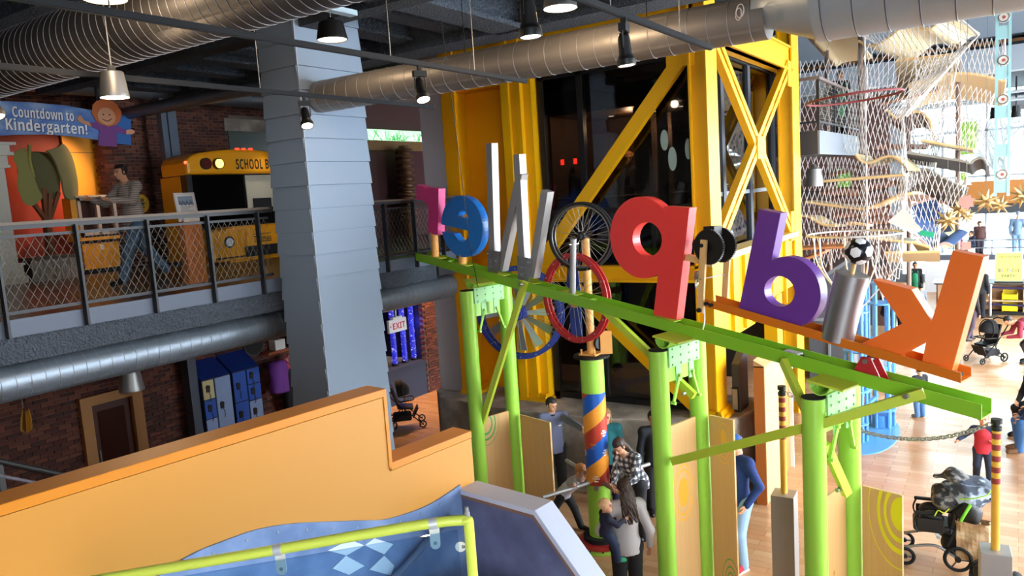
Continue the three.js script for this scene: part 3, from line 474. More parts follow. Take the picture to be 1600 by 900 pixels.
panel('tall plywood panel with faint rings beside the man in the blue cap', 3.765, 4.1, 2.2, -0.78, ringPrint('#e8a838', 150, 70, [[32, 0], [52, 4], [72, 4], [92, 3]], (d) => d('#3f9a4a', 180, 600, [[40, 6], [62, 5], [90, 4]])), true);
panel('plywood panel with big yellow rings next to the wheelchair', 5.625, 6.02, 1.8, -0.76, ringPrint('#e0d418', 246, 70, [[62, 0], [98, 18], [140, 20], [205, 5]], (d) => d('#d8b020', 60, 400, [[30, 0]])), true);
panel('brown plywood panel between the near pair of green posts', -0.62, -0.12, 1.82, 5.5, ringPrint('#b8782e', 120, 300, [[10, 0]]), false);
// ---- letters
const ZF = -0.36;
const arcPts = (cx, cy, rx, ry, a0, a1, n = 40) => Array.from({ length: n + 1 }, (_, k) => { const a = (a0 + (a1 - a0) * k / n) * Math.PI / 180; return [cx + Math.cos(a) * rx, cy + Math.sin(a) * ry]; });
function letter(name, label, x, y, pts, holes, depth, mat) {
  const t = thing(name, label, 'letter', toWorld(x, y, 0).toArray(), FR.ry);
  part(t, 'body', [ext(pts, depth, holes, 0.004).translate(-x, -y, ZF - depth)], mat); return t;
}
const peg = (t, x, y0, y1, ox, oy) => part(t, 'peg', [cyl([x - ox, y0 - oy, -0.42], [x - ox + 0.02, y1 - oy, -0.42], 0.062, 18)], M.wheelOrange);
{
  const c = [[-1.583, 5.276], [-1.44, 5.256], [-1.349, 5.209], [-1.295, 5.155], [-1.262, 5.1], [-1.231, 5.221], [-0.95, 5.18], [-1.072, 4.439], [-1.35, 4.475], [-1.285, 4.846], [-1.318, 4.945], [-1.38, 4.995], [-1.477, 5.019], [-1.62, 5.024]].reverse();
  const t = letter('letter_r', 'pink letter at the high end of the green beam, left of the blue one', -1.25, yb(-1.25) + 0.12, c, [], 0.14, lettering(0xe0408c)); peg(t, -1.27, yb(-1.25) + 0.12, 4.5, -1.25, yb(-1.25) + 0.12);
}
{
  const o = [...arcPts(-0.415, 4.57, 0.535, 0.478, 175, -171, 60), [-0.621, 4.461], [-0.581, 4.416], [-0.513, 4.354], [-0.426, 4.331], [-0.336, 4.352], [-0.262, 4.42], [-0.241, 4.451], [-0.243, 4.503]].reverse();
  const t = letter('letter_e', 'round blue letter between the pink letter and the silver bars', -0.53, yb(-0.53) + 0.12, o, [[[-0.617, 4.729], [-0.475, 4.738], [-0.443, 4.796], [-0.4, 4.822], [-0.35, 4.828], [-0.29, 4.805], [-0.254, 4.774], [-0.221, 4.691]]], 0.13, lettering(0x2078d0)); peg(t, -0.53, yb(-0.53) + 0.12, 4.13, -0.53, yb(-0.53) + 0.12);
}
{ // the letter made of four square metal tubes
  const ox = 0.7, oy = yb(0.7) + 0.12, t = thing('letter_w', 'letter of four square silver tubes bolted to the green beam', 'letter', toWorld(ox, oy, 0).toArray(), FR.ry), tube = (a, b, z) => bar([a[0] - ox, a[1] - oy, z], [b[0] - ox, b[1] - oy, z], 0.13, 0.12, [0, 0, 1]);
  for (const [a, b, z] of [[[0.27, 3.92], [0.39, 5.77], -0.43], [[0.44, 3.92], [1.02, 5.3], -0.43], [[0.955, 3.84], [0.99, 5.56], -0.425], [[1.13, 3.84], [1.52, 5.03], -0.43]]) { part(t, 'tube', [tube(a, b, z)], M.steel); }
  part(t, 'clamp_plate', [ext([[0.2, 4.22], [0.54, 4.19], [0.42, 3.87], [0.19, 3.9]].map(([a, b]) => [a - ox, b - oy]), 0.012).translate(0, 0, -0.362)], M.steelDull);
  part(t, 'clamp_plate', [ext([[0.88, 4.14], [1.2, 4.1], [1.1, 3.78], [0.87, 3.8]].map(([a, b]) => [a - ox, b - oy]), 0.012).translate(0, 0, -0.362)], M.steelDull);
  for (const [bx0, by0] of [[0.27, 4.06], [0.97, 3.97]]) for (const [a, b] of [[-0.03, 0.1], [-0.03, 0], [-0.03, -0.1], [0.15, 0.09], [0.12, 0], [0.09, -0.1]]) part(t, 'bolt', [cyl([bx0 + a - ox, by0 + b - oy, -0.35], [bx0 + a - ox, by0 + b - oy, -0.325], 0.014, 8)], M.chrome);
}
letter('letter_p', 'tall red letter with a round opening, standing on the middle of the green beam', 3.48, yb(3.48) + 0.118, [[3.552, 4.7], [3.554, 4.76], [3.895, 4.73], [3.652, 3.44], [3.313, 3.475], [3.408, 3.965], ...arcPts(3.17, 4.395, 0.49, 0.488, -61, -321.4, 60)].reverse(), [arcPts(3.265, 4.378, 0.222, 0.205, 0, 354, 40)], 0.14, lettering(0xe03a36));
letter('letter_d', 'purple letter with a round opening on the orange rocker', 4.9, 3.52, [[4.765, 4.691], [5.011, 4.642], [4.893, 4.158], ...arcPts(5.06, 3.84, 0.358, 0.365, 103, -110, 50), [4.75, 3.5], [4.483, 3.6]].reverse(), [arcPts(4.973, 3.846, 0.17, 0.157, 0, 354, 36)], 0.14, lettering(0x64328c));
letter('letter_k', 'big orange letter at the low end of the orange rocker', 6.3, 3.24, [[5.928, 4.006], [6.269, 3.933], [6.44, 3.66], [6.607, 4.286], [6.846, 4.235], [6.587, 3.15], [6.345, 3.215], [6.394, 3.468], [6.165, 3.31], [6.146, 3.25], [5.767, 3.33], [5.767, 3.36], [6.188, 3.616]].reverse(), [], 0.14, lettering(0xf0742a));
// ---- orange rocker channel with pivot
const yr = (x) => 3.545 + (x - 4.6) * -0.187;                               // its underside
{
  const x0 = 4.08, x1 = 6.7, s = (z0, z1, lo, hi) => ext([[x0, yr(x0) + lo], [x1, yr(x1) + lo], [x1, yr(x1) + hi], [x0, yr(x0) + hi]], z1 - z0).translate(0, 0, z0);
  const t = thing('rocker_channel', 'orange channel rocker above the green beam carrying the last letters', 'channel', FR.pos, FR.ry);
  part(t, 'flange', [s(-0.31, -0.298, 0, 0.09)], M.orangeBeam); part(t, 'flange', [s(-0.545, -0.533, 0, 0.09)], M.orangeBeam); part(t, 'web', [s(-0.535, -0.305, 0, 0.012)], M.orangeBeam);
  for (const [x, z] of [[4.14, -0.29], [4.2, -0.29], [6.6, -0.42], [6.66, -0.42]]) part(t, 'bolt', [cyl([x, yr(x) + 0.045, z], [x, yr(x) + 0.045, z + 0.04], 0.02, 8)], M.darkMetal);
  const p = thing('pivot_bracket', 'red pivot bracket between the orange rocker and the green beam', 'bracket', toWorld(5.87, yb(5.87) + 0.012, 0).toArray(), FR.ry), y = yb(5.87) + 0.012;
  for (const z of [-0.5, -0.36]) part(p, 'cheek', [ext([[-0.17, 0.035], [0.17, -0.012], [0.04, 0.26], [-0.05, 0.27]], 0.016).translate(0, 0, z)], M.redWheel);
  part(p, 'foot', [bx(0.36, 0.016, 0.22, 0, 0.012, -0.42, [0, 0, -0.1365])], M.redWheel); part(p, 'pin', [cyl([-0.005, 0.23, -0.55], [-0.005, 0.23, -0.31], 0.022, 12)], M.steelDull);
}
{ // the dot of the last word: metal drum with a football on a stick
  const a = V(5.545, 3.4, -0.42), b = V(5.705, 4.045, -0.42), t = thing('metal_cylinder', 'leaning brushed metal cylinder between the purple and the orange letters', 'cylinder', toWorld(5.545, 3.4, -0.42).toArray(), FR.ry);
  const d = b.clone().sub(a); part(t, 'drum', [cyl([0, 0, 0], d.toArray(), 0.155, 48)], S(0xb8babd, 0.36, 0.95));
  part(t, 'lid', [cyl(d.toArray(), d.clone().multiplyScalar(1.004).toArray(), 0.15, 40)], M.steelDull); part(t, 'rod', [cyl(d.toArray(), d.clone().multiplyScalar(1.18).toArray(), 0.02, 12)], M.timber);
  const ic = new THREE.IcosahedronGeometry(1, 0).attributes.position, c5 = []; for (let i = 0; i < ic.count; i++) { const v = V(ic.getX(i), ic.getY(i), ic.getZ(i)); if (!c5.some((q) => q.distanceTo(v) < 0.1)) c5.push(v); }
  const bc = toWorld(5.768, 4.262, -0.42), ft = thing('football', 'black and white football on a wooden stick above the metal cylinder', 'ball', [bc.x, bc.y - 0.12, bc.z], 0.5);
  const R = 0.125, patch = (n, ang, sides, rot) => { n = n.clone().normalize(); const u = V(0.3, 1, 0.2).cross(n).normalize(), w = n.clone().cross(u), pts = []; for (let k = 0; k < sides; k++) { const q = rot + k / sides * Math.PI * 2; pts.push(n.clone().multiplyScalar(Math.cos(ang)).addScaledVector(u, Math.sin(ang) * Math.cos(q)).addScaledVector(w, Math.sin(ang) * Math.sin(q))); } const pos = [], nn = []; const put = (v) => { const s = v.clone().normalize(); pos.push(s.x * (R + 0.0015), s.y * (R + 0.0015) + 0.12, s.z * (R + 0.0015)); nn.push(s.x, s.y, s.z); }; const N = 4; for (let k = 0; k < sides; k++) { const A = pts[k], B = pts[(k + 1) % sides]; for (let i = 0; i < N; i++) for (let j = 0; j < N - i; j++) { const f = (a, b) => n.clone().multiplyScalar(1 - (a + b) / N).addScaledVector(A, a / N).addScaledVector(B, b / N); put(f(i, j)); put(f(i + 1, j)); put(f(i, j + 1)); if (i + j < N - 1) { put(f(i + 1, j)); put(f(i + 1, j + 1)); put(f(i, j + 1)); } } } const g = new THREE.BufferGeometry(); g.setAttribute('position', new THREE.Float32BufferAttribute(pos, 3)); g.setAttribute('normal', new THREE.Float32BufferAttribute(nn, 3)); return g; };
  part(ft, 'cover', [ball(R, 0, 0.12, 0, 1, 1, 1, 40)], S(0x10101a, 0.3));
  c5.forEach((n, i) => part(ft, 'patch', [patch(n, 0.42, 6, 0.3)], S(0xf2f2f2, 0.35)));
}
{ // loose wheels, pulleys and the motor
  const wheelRing = (R, w, n, mat, t, y) => { for (const z of [-w, w]) part(t, 'rim', [tf(lathe([[R - 0.075, -0.012], [R, -0.012], [R, 0.012], [R - 0.075, 0.012], [R - 0.075, -0.012]], 56), [0, y, z], [Math.PI / 2, 0, 0])], mat); const pins = []; for (let k = 0; k < n; k++) { const a = k / n * Math.PI * 2; part(t, 'spacer', [cyl([Math.cos(a) * (R - 0.035), y + Math.sin(a) * (R - 0.035), -w - 0.02], [Math.cos(a) * (R - 0.035), y + Math.sin(a) * (R - 0.035), w + 0.02], 0.011, 8)], M.steel); } };
  const spokes = (t, R, w, n, y, r = 0.0035) => { const g = []; for (let k = 0; k < n; k++) { const a = k / n * Math.PI * 2, b = a + (k % 2 ? 0.35 : -0.35); g.push(cyl([Math.cos(b) * 0.07, y + Math.sin(b) * 0.07, (k % 4 < 2 ? 1 : -1) * w], [Math.cos(a) * R, y + Math.sin(a) * R, (k % 4 < 2 ? 1 : -1) * w * 0.7], r, 5)); } for (const q of g) part(t, 'spoke', [q], M.steel); };
  const bl = thing('spoked_wheel', 'large double-rimmed blue wheel turning behind the far green posts', 'wheel', [10.25, 2.35, -6.68], Math.PI / 2 + 0.12);
  wheelRing(0.76, 0.06, 16, M.navy, bl, 0.76); spokes(bl, 0.7, 0.06, 36, 0.76);
  part(bl, 'hub', [cyl([0, 0.76, -0.14], [0, 0.76, 0.14], 0.09, 20), cyl([0, 0.76, -0.1], [0, 0.76, 0.1], 0.12, 20)], M.navy);
  part(bl, 'axle', [cyl([0, 0.76, -0.7], [0, 0.76, 0.2], 0.022, 12), cyl([0, 0.76, -0.62], [0, 0.76, -0.52], 0.04, 12)], M.chrome);
  for (let k = 0; k < 12; k++) { const a = k / 12 * Math.PI * 2; part(bl, 'vane', [tf(ext([[0.14, -0.03], [0.62, -0.1], [0.62, 0.05], [0.14, 0.03]], 0.006), [0, 0.76, 0], [0, 0, a]).translate(0, 0, -0.02)], k % 2 ? M.steelDull : S(0xc9cdd0, 0.35, 0.4)); }
  const rd = thing('spoked_wheel', 'double-rimmed red wheel beside the striped pole under the bicycle wheel', 'wheel', toWorld(1.77, 2.93, -0.603).toArray(), FR.ry);
  wheelRing(0.62, 0.032, 14, M.redWheel, rd, 0.62); spokes(rd, 0.56, 0.03, 32, 0.62); part(rd, 'hub', [cyl([0, 0.62, -0.06], [0, 0.62, 0.04], 0.05, 16)], M.redWheel);
  part(rd, 'sail', [tf(ext([[-0.18, 0], [0.12, 0], [0.07, 0.5], [-0.1, 0.5]], 0.006), [0, 0.64, 0.01]), tf(ext([[-0.12, -0.5], [0.1, -0.5], [0.1, 0], [-0.12, 0]], 0.006), [0, 0.6, 0.01])], M.navy);
  part(rd, 'cap', [cyl([0, 0.62, 0.03], [0, 0.62, 0.045], 0.13, 20)], M.wheelOrange);
  const bk = thing('bicycle_wheel', 'spoked bicycle wheel with a black tyre at the top of the orange pole', 'wheel', [9.1, 3.93, -4.86], Math.PI / 2 + 0.1);
  part(bk, 'tyre', [tor(0.445, 0.02, 64, 12).translate(0, 0.46, -0.05), tor(0.445, 0.02, 64, 12).translate(0, 0.46, 0.05)], M.rubber); part(bk, 'rim', [tor(0.415, 0.012, 64, 8).translate(0, 0.46, -0.05), tor(0.415, 0.012, 64, 8).translate(0, 0.46, 0.05)], S(0x80807e, 0.35, 0.8)); spokes(bk, 0.41, 0.05, 40, 0.46, 0.0025);
  part(bk, 'hub', [cyl([0, 0.46, -0.1], [0, 0.46, 0.12], 0.03, 14), cyl([0, 0.46, -0.03], [0, 0.46, 0.03], 0.05, 14)], M.darkMetal);
  const tb = thing('steel_tube', 'upright steel tube on the green beam in front of the bicycle wheel', 'tube', toWorld(1.9, yb(1.9) + 0.116, -0.42).toArray(), FR.ry);
  part(tb, 'tube', [cyl([0, 0, 0], [0.07, 0.72, 0], 0.042, 20)], M.steel); part(tb, 'cap', [cyl([0.07, 0.72, 0], [0.071, 0.73, 0], 0.046, 20)], M.steelDull); part(tb, 'bolt', [cyl([0.062, 0.66, -0.1], [0.062, 0.66, 0.07], 0.014, 10)], M.chrome);
  // drive unit
  const ox = 4.15, oy = 4.3, dr = thing('drive_unit', 'black motor with two toothed discs on timber arms beside the purple letter', 'motor', toWorld(4.1, 3.63, -0.42).toArray(), FR.ry), q = (x, y, z) => [x - 4.1, y - 3.63, z + 0.42];
  const gear = (R) => { const s = []; for (let k = 0; k < 96; k++) { const a = k / 96 * Math.PI * 2, r = R + (k % 2 ? 0.008 : -0.004); s.push([Math.cos(a) * r, Math.sin(a) * r]); } return ext(s, 0.03); };
  for (const z of [-0.33, -0.56]) part(dr, 'toothed_disc', [tf(gear(0.19), q(ox + 0.02, oy, z))], M.black);
  part(dr, 'motor_body', [cyl(q(ox + 0.02, oy, -0.3), q(ox + 0.02, oy, -0.58), 0.07, 20), cyl(q(ox - 0.06, oy, -0.45), q(ox - 0.23, oy + 0.01, -0.45), 0.075, 20), cyl(q(ox - 0.23, oy + 0.01, -0.45), q(ox - 0.26, oy + 0.01, -0.45), 0.06, 20)], M.black);
  part(dr, 'gear_box', [bx(0.14, 0.1, 0.14, ...q(ox, oy + 0.17, -0.42))], M.black);
  part(dr, 'arm', [bar(q(4.14, 4.38, -0.27), q(4.06, 3.57, -0.27), 0.03, 0.075)], M.timber); part(dr, 'arm', [bar(q(4.24, 4.38, -0.58), q(4.16, 3.57, -0.58), 0.03, 0.075)], M.timber);
  part(dr, 'support', [bar(q(3.78, 4.17, -0.43), q(4.15, 4.1, -0.43), 0.08, 0.07)], M.timber); part(dr, 'tie_bolt', [cyl(q(4.09, 3.95, -0.24), q(4.2, 3.97, -0.62), 0.008, 6)], M.steelDull);
  part(dr, 'bolt', [cyl(q(4.06, 3.6, -0.29), q(4.06, 3.6, -0.23), 0.026, 10)], M.darkMetal); part(dr, 'bolt', [cyl(q(4.12, 4.32, -0.29), q(4.12, 4.32, -0.24), 0.022, 10)], M.darkMetal);
  // caged bulb and junction box
  const lp = thing('caged_bulb', 'small caged glass bulb lamp standing beside the red letter', 'lamp', toWorld(3.95, yb(3.95) + 0.012, -0.42).toArray(), FR.ry), h = 3.92 - yb(3.95);
  part(lp, 'stem', [pipe([[0, 0, 0], [0.05, 0.2, 0], [0.04, h - 0.2, 0], [0, h - 0.12, 0]], 0.009, 20, 6)], M.offWhite); part(lp, 'cap', [lathe([[0.0, 0.09], [0.05, 0.08], [0.06, 0.0], [0.045, -0.01], [0, -0.01]], 16).translate(0, h + 0.0, 0)], M.steelDull);
  part(lp, 'jar', [lathe([[0.04, -0.01], [0.045, -0.08], [0.03, -0.12], [0.0, -0.13]], 16).translate(0, h, 0)], M.glass); part(lp, 'bulb', [ball(0.02, 0, h - 0.06, 0)], glow(0xffd8a0, 6));
  for (let k = 0; k < 6; k++) { const a = k / 6 * Math.PI * 2; part(lp, 'cage_wire', [pipe([[Math.cos(a) * 0.05, h, Math.sin(a) * 0.05], [Math.cos(a) * 0.052, h - 0.08, Math.sin(a) * 0.052], [Math.cos(a) * 0.02, h - 0.135, Math.sin(a) * 0.02]], 0.003, 8, 5)], M.steelDull); }
  const jb = thing('junction_box', 'grey junction box with a braided cable lying in the green beam', 'box', toWorld(5.07, yb(5.07) + 0.012, -0.42).toArray(), FR.ry);
  part(jb, 'box', [rb(0.17, 0.1, 0.11, 0.008, 0, 0.06, 0, [0, 0, -0.1365])], S(0x8e9496, 0.5)); part(jb, 'cable', [pipe([[0.08, 0.06, 0], [0.2, 0.05, 0.04], [0.28, 0.02, -0.03], [0.38, -0.02, 0.04], [0.5, -0.05, -0.02]], 0.014, 30, 8)], S(0xa8a59c, 0.6)); part(jb, 'gland', [cyl([0.07, 0.06, 0], [0.12, 0.055, 0], 0.03, 12)], M.darkMetal);
}
{ // striped turning pole with push bars
  const px = 9.18, pz = -4.85, t = thing('turning_pole', 'round pole with red blue and orange spiral print, pushed round by bars', 'pole', [px, 0, pz]);
  part(t, 'floor_flange', [cyl([0, 0, 0], [0, 0.03, 0], 0.37, 40)], M.green); part(t, 'turntable', [cyl([0, 0.03, 0], [0, 0.1, 0], 0.31, 40)], M.redWheel); part(t, 'turntable_rim', [cyl([0, 0.1, 0], [0, 0.16, 0], 0.25, 40)], M.rubber);
  for (let k = 0; k < 12; k++) part(t, 'bolt', [cyl([Math.cos(k * 0.524) * 0.34, 0.03, Math.sin(k * 0.524) * 0.34], [Math.cos(k * 0.524) * 0.34, 0.045, Math.sin(k * 0.524) * 0.34], 0.012, 8)], M.darkMetal);
  part(t, 'lower_sleeve', [cyl([0, 0.16, 0], [0, 0.92, 0], 0.162, 40)], M.green); part(t, 'upper_sleeve', [cyl([0, 2.23, 0], [0, 2.72, 0], 0.162, 40)], M.green);
  const tex = canvasTex(512, 680, (g, w, h) => {
    const col = ['#b23a28', '#1c58b0', '#ef9a30'];
    for (let y = 0; y < h; y += 2) for (let x = 0; x < w; x += 2) { const d = y / h * 1.31, u = x / w - 0.578; const k = Math.floor((d + 0.75 * u - 0.13) / 0.25 + 10); g.fillStyle = col[((k % 3) + 3) % 3]; g.fillRect(x, y, 2, 2); }
    g.fillStyle = '#ffffff'; g.textAlign = 'center';
    const mark = (u, d) => { const x = ((u + 1) % 1) * w, y = d / 1.31 * h; g.font = 'bold 17px sans-serif'; g.fillText('Not', x, y - 9); g.fillText('Pulled', x, y + 7); g.beginPath(); g.moveTo(x - 17, y + 20); g.lineTo(x - 4, y + 11); g.lineTo(x - 4, y + 16); g.lineTo(x + 14, y + 16); g.lineTo(x + 14, y + 25); g.lineTo(x - 4, y + 25); g.lineTo(x - 4, y + 30); g.fill(); };
    mark(0.95, 0.56); mark(0.96, 0.84); mark(0.8, 1.2); mark(0.62, 0.85); mark(0.45, 0.9); mark(0.25, 0.7);
    g.fillStyle = '#ef9a30'; for (let k = 0; k < 6; k++) { const yy = 0.70 / 1.31 * h + k * 8; for (let x = 0; x < 40 - (k > 1 ? 10 : 0); x += 6) g.fillRect(0.78 * w - 20 + x, yy, 4, k < 2 ? 5 : 2); }
  });
  const pm = S(0xffffff, 0.35, 0, { map: tex }); pm.userData.keepUV = true;
  part(t, 'printed_sleeve', [new THREE.CylinderGeometry(0.164, 0.164, 1.31, 48, 1, true).translate(0, 1.575, 0)], pm); part(t, 'core', [cyl([0, 0.9, 0], [0, 2.25, 0], 0.158, 24)], M.green);
  part(t, 'gear_ring', [tf(lathe([[0.14, 0], [0.235, 0], [0.24, 0.01], [0.24, 0.035], [0.14, 0.035]], 48), [0, 2.72, 0])], M.black); const teeth = []; for (let k = 0; k < 60; k++) { const a = k / 60 * Math.PI * 2; teeth.push(bx(0.012, 0.03, 0.012, Math.cos(a) * 0.243, 2.737, Math.sin(a) * 0.243, [0, -a, 0])); } part(t, 'tooth', teeth, M.black).userData.kind = 'stuff';
  part(t, 'orange_mast', [cyl([0, 2.75, 0], [0, 4.36, 0], 0.056, 24)], M.wheelOrange); part(t, 'mast_foot', [bx(0.26, 0.02, 0.26, 0, 2.77, 0), cyl([0.1, 2.78, 0.1], [0.1, 2.84, 0.1], 0.014, 8), cyl([-0.1, 2.78, 0.1], [-0.1, 2.84, 0.1], 0.014, 8), cyl([-0.1, 2.78, -0.1], [-0.1, 2.84, -0.1], 0.014, 8)], M.wheelOrange);
  part(t, 'drive_bracket', [bx(0.03, 0.32, 0.16, 0.03, 2.93, 0.22, [0, 0.5, 0])], M.wheelOrange); part(t, 'drive_wheel', [tf(new THREE.CylinderGeometry(0.09, 0.09, 0.05, 24), [0.02, 2.92, 0.13], [Math.PI / 2, 0, 0.5])], M.black);
  const dirs = [[-0.905, -0.425], [-0.545, 0.84], [0.905, 0.425], [0.545, -0.84]];
  for (const [a, b] of dirs) { part(t, 'push_bar', [cyl([a * 0.15, 0.95, b * 0.15], [a * 0.95, 0.95, b * 0.95], 0.028, 16)], M.steel); }
  for (const [a, b] of [[-0.95, 0.3], [-0.1, 0.99], [0.95, -0.3]]) part(t, 'bolt_head', [cyl([a * 0.15, 0.9, b * 0.15], [a * 0.2, 0.9, b * 0.2], 0.035, 14)], M.steelDull);
  solo('floor_cable', 'thick black cable looping out of the turning pole base', 'cable', [pipe([[9.0, 0.04, -4.62], [8.88, 0.26, -4.56], [8.78, 0.3, -4.52], [8.72, 0.12, -4.4], [8.78, 0.035, -4.25], [8.9, 0.035, -4.1]], 0.02, 40, 8)], M.black);
}
// ================================================================ mezzanine: railing with wire mesh
function railing(x0, x1, z, posts, label) {
  const t = wthing('mezzanine_railing', label, 'railing', [(x0 + x1) / 2, 3.92, z]), R = M.railMetal;
  part(t, 'top_rail', [b2(x0, x1, 5.03, 5.06, z - 0.05, z + 0.05)], S(0x5f5144, 0.55)); part(t, 'rail', [b2(x0, x1, 4.985, 5.03, z - 0.025, z + 0.025)], R); part(t, 'rail', [b2(x0, x1, 4.9, 4.93, z - 0.015, z + 0.015)], R); part(t, 'rail', [b2(x0, x1, 4.13, 4.165, z - 0.015, z + 0.015)], R);
  for (const x of posts) part(t, 'post', [b2(x - 0.012, x + 0.012, 3.9, 5.0, z - 0.005, z + 0.075)], R);
  const g = []; const y0 = 4.15, y1 = 4.91, k = 0.145 / 0.088, H = y1 - y0;
  for (let x = x0 - H / k; x < x1; x += 0.088) for (const s of [1, -1]) {     // each wire runs straight from bottom to top
    let a = [x, s > 0 ? y0 : y1], b = [x + H / k, s > 0 ? y1 : y0]; const cut = (p, q, X) => [X, p[1] + (q[1] - p[1]) * (X - p[0]) / (q[0] - p[0])];
    if (b[0] <= x0) continue; if (a[0] < x0) a = cut(a, b, x0); if (b[0] > x1) b = cut(a, b, x1);
    if (b[0] - a[0] > 0.01) g.push(cyl([a[0], a[1], z + s * 0.002], [b[0], b[1], z + s * 0.002], 0.0026, 4));
  }
  part(t, 'wire_mesh', g, M.wire).userData.kind = 'stuff'; return t;
}
railing(-4, 6.88, -8.46, [0.3, 1.1, 1.9, 2.72, 3.52, 4.31, 5.12, 5.92, 6.68], 'long wire mesh railing along the mezzanine left of the clapboard column');
railing(8.1, 11.25, -8.46, [8.4, 9.14, 9.86, 10.6], 'short wire mesh railing right of the clapboard column');
// ---- banner with lettering
{
  const t = wthing('banner_sign', 'blue cloud banner board lettered Countdown to Kindergarten', 'sign', [7.3, 6.5, -14.25]), x0 = 6.0, x1 = 8.6, y0 = 6.38, y1 = 7.22;
  const pts = [[6.0, 6.53], [6.5, 6.575], [7.0, 6.6], [7.5, 6.575], [7.95, 6.52], [8.2, 6.47], [8.55, 6.44], [8.58, 6.7], [8.62, 6.98], [8.4, 7.01], [8.0, 7.05], [7.4, 7.12], [6.8, 7.14], [6.0, 7.12]];
  const tex = canvasTex(1024, 330, (g, w, h) => {
    const X = (x) => (x - x0) / (x1 - x0) * w, Y = (y) => (y1 - y) / (y1 - y0) * h;
    g.fillStyle = '#4a78cc'; g.fillRect(0, 0, w, h);
    for (let k = 0; k < 90; k++) { const x = rnd() * w * 0.75, y = rnd() * h, r = rr(14, 60); g.fillStyle = 'rgba(210,222,245,0.07)'; for (let j = 3; j > 0; j--) { g.beginPath(); g.ellipse(x, y, r * 1.6 * j / 3, r * j / 3, 0, 0, 7); g.fill(); } }
    g.fillStyle = '#1f66b4'; g.fillRect(X(7.98), 0, w, h);
    const word = (s, x, y, px, f, mw) => { g.save(); g.translate(X(x), Y(y)); g.rotate(0.03); g.font = f + px + 'px sans-serif'; g.fillStyle = '#1c2f66'; g.fillText(s, 5, 4, mw); g.fillStyle = '#ffffff'; g.fillText(s, 0, 0, mw); g.restore(); };
    word('Countdown to', 6.5, 6.88, 96, 'bold ', 410); word('Kindergarten!', 6.36, 6.66, 104, 'bold ', 550);
  });
  const m = S(0xffffff, 0.45, 0, { map: tex }); m.userData.keepUV = true;
  const g = ext(pts, 0.03); const uv = g.attributes.uv, p = g.attributes.position; for (let i = 0; i < p.count; i++) uv.setXY(i, (p.getX(i) - x0) / (x1 - x0), (p.getY(i) - y0) / (y1 - y0));
  part(t, 'board', [g.translate(0, 0, -14.28)], m);
  // cut-out figure of a child on the banner
  const c = part(t, 'cutout_figure', [ext([[7.86, 6.44], [7.92, 6.68], [7.74, 6.74], [7.6, 6.86], [7.5, 6.85], [7.52, 6.78], [7.68, 6.68], [7.8, 6.62]].length ? [[7.9, 6.42], [7.96, 6.7], [7.82, 6.76], [7.8, 6.84], [8.0, 6.86], [8.3, 6.8], [8.48, 6.72], [8.47, 6.64], [8.28, 6.68], [8.26, 6.4]] : [], 0.02).translate(0, 0, -14.25)], S(0x7a2f86, 0.5));
  part(t, 'cutout_arm', [ext([[7.82, 6.76], [7.8, 6.84], [7.7, 6.87], [7.66, 6.95], [7.62, 6.96], [7.6, 6.92], [7.57, 6.9], [7.6, 6.84], [7.7, 6.8]], 0.018).translate(0, 0, -14.25), ext([[8.47, 6.64], [8.48, 6.72], [8.58, 6.74], [8.64, 6.72], [8.65, 6.68], [8.6, 6.65]], 0.018).translate(0, 0, -14.25)], S(0xd99a72, 0.5)).userData.kind = 'stuff';
  part(t, 'cutout_hair', [ext(new THREE.Shape(arcPts(8.14, 7.03, 0.28, 0.25, 0, 350, 30).map((q, i) => new THREE.Vector2(q[0] + Math.sin(i * 1.9) * 0.012, q[1] + Math.cos(i * 2.3) * 0.012))), 0.02).translate(0, 0, -14.245)], S(0xd0682a, 0.5));
  part(t, 'cutout_face', [ext(new THREE.Shape(arcPts(8.12, 6.96, 0.17, 0.16, 0, 350, 30).map((q) => new THREE.Vector2(...q))), 0.02).translate(0, 0, -14.235)], S(0xdd9c72, 0.5));
  for (const x of [8.06, 8.18]) part(t, 'cutout_eye', [cyl([x, 6.99, -14.22], [x, 6.99, -14.21], 0.014, 10)], M.black);
  part(t, 'cutout_smile', [pipe([[8.03, 6.91, -14.212], [8.12, 6.87, -14.212], [8.21, 6.92, -14.212]], 0.008, 12, 5)], S(0x7a2a20, 0.5));
  part(t, 'bracket', [b2(6.4, 6.44, 7.05, 8.0, -14.3, -14.28)], M.darkMetal); part(t, 'bracket', [b2(8.0, 8.04, 7.0, 8.0, -14.3, -14.28)], M.darkMetal);
}
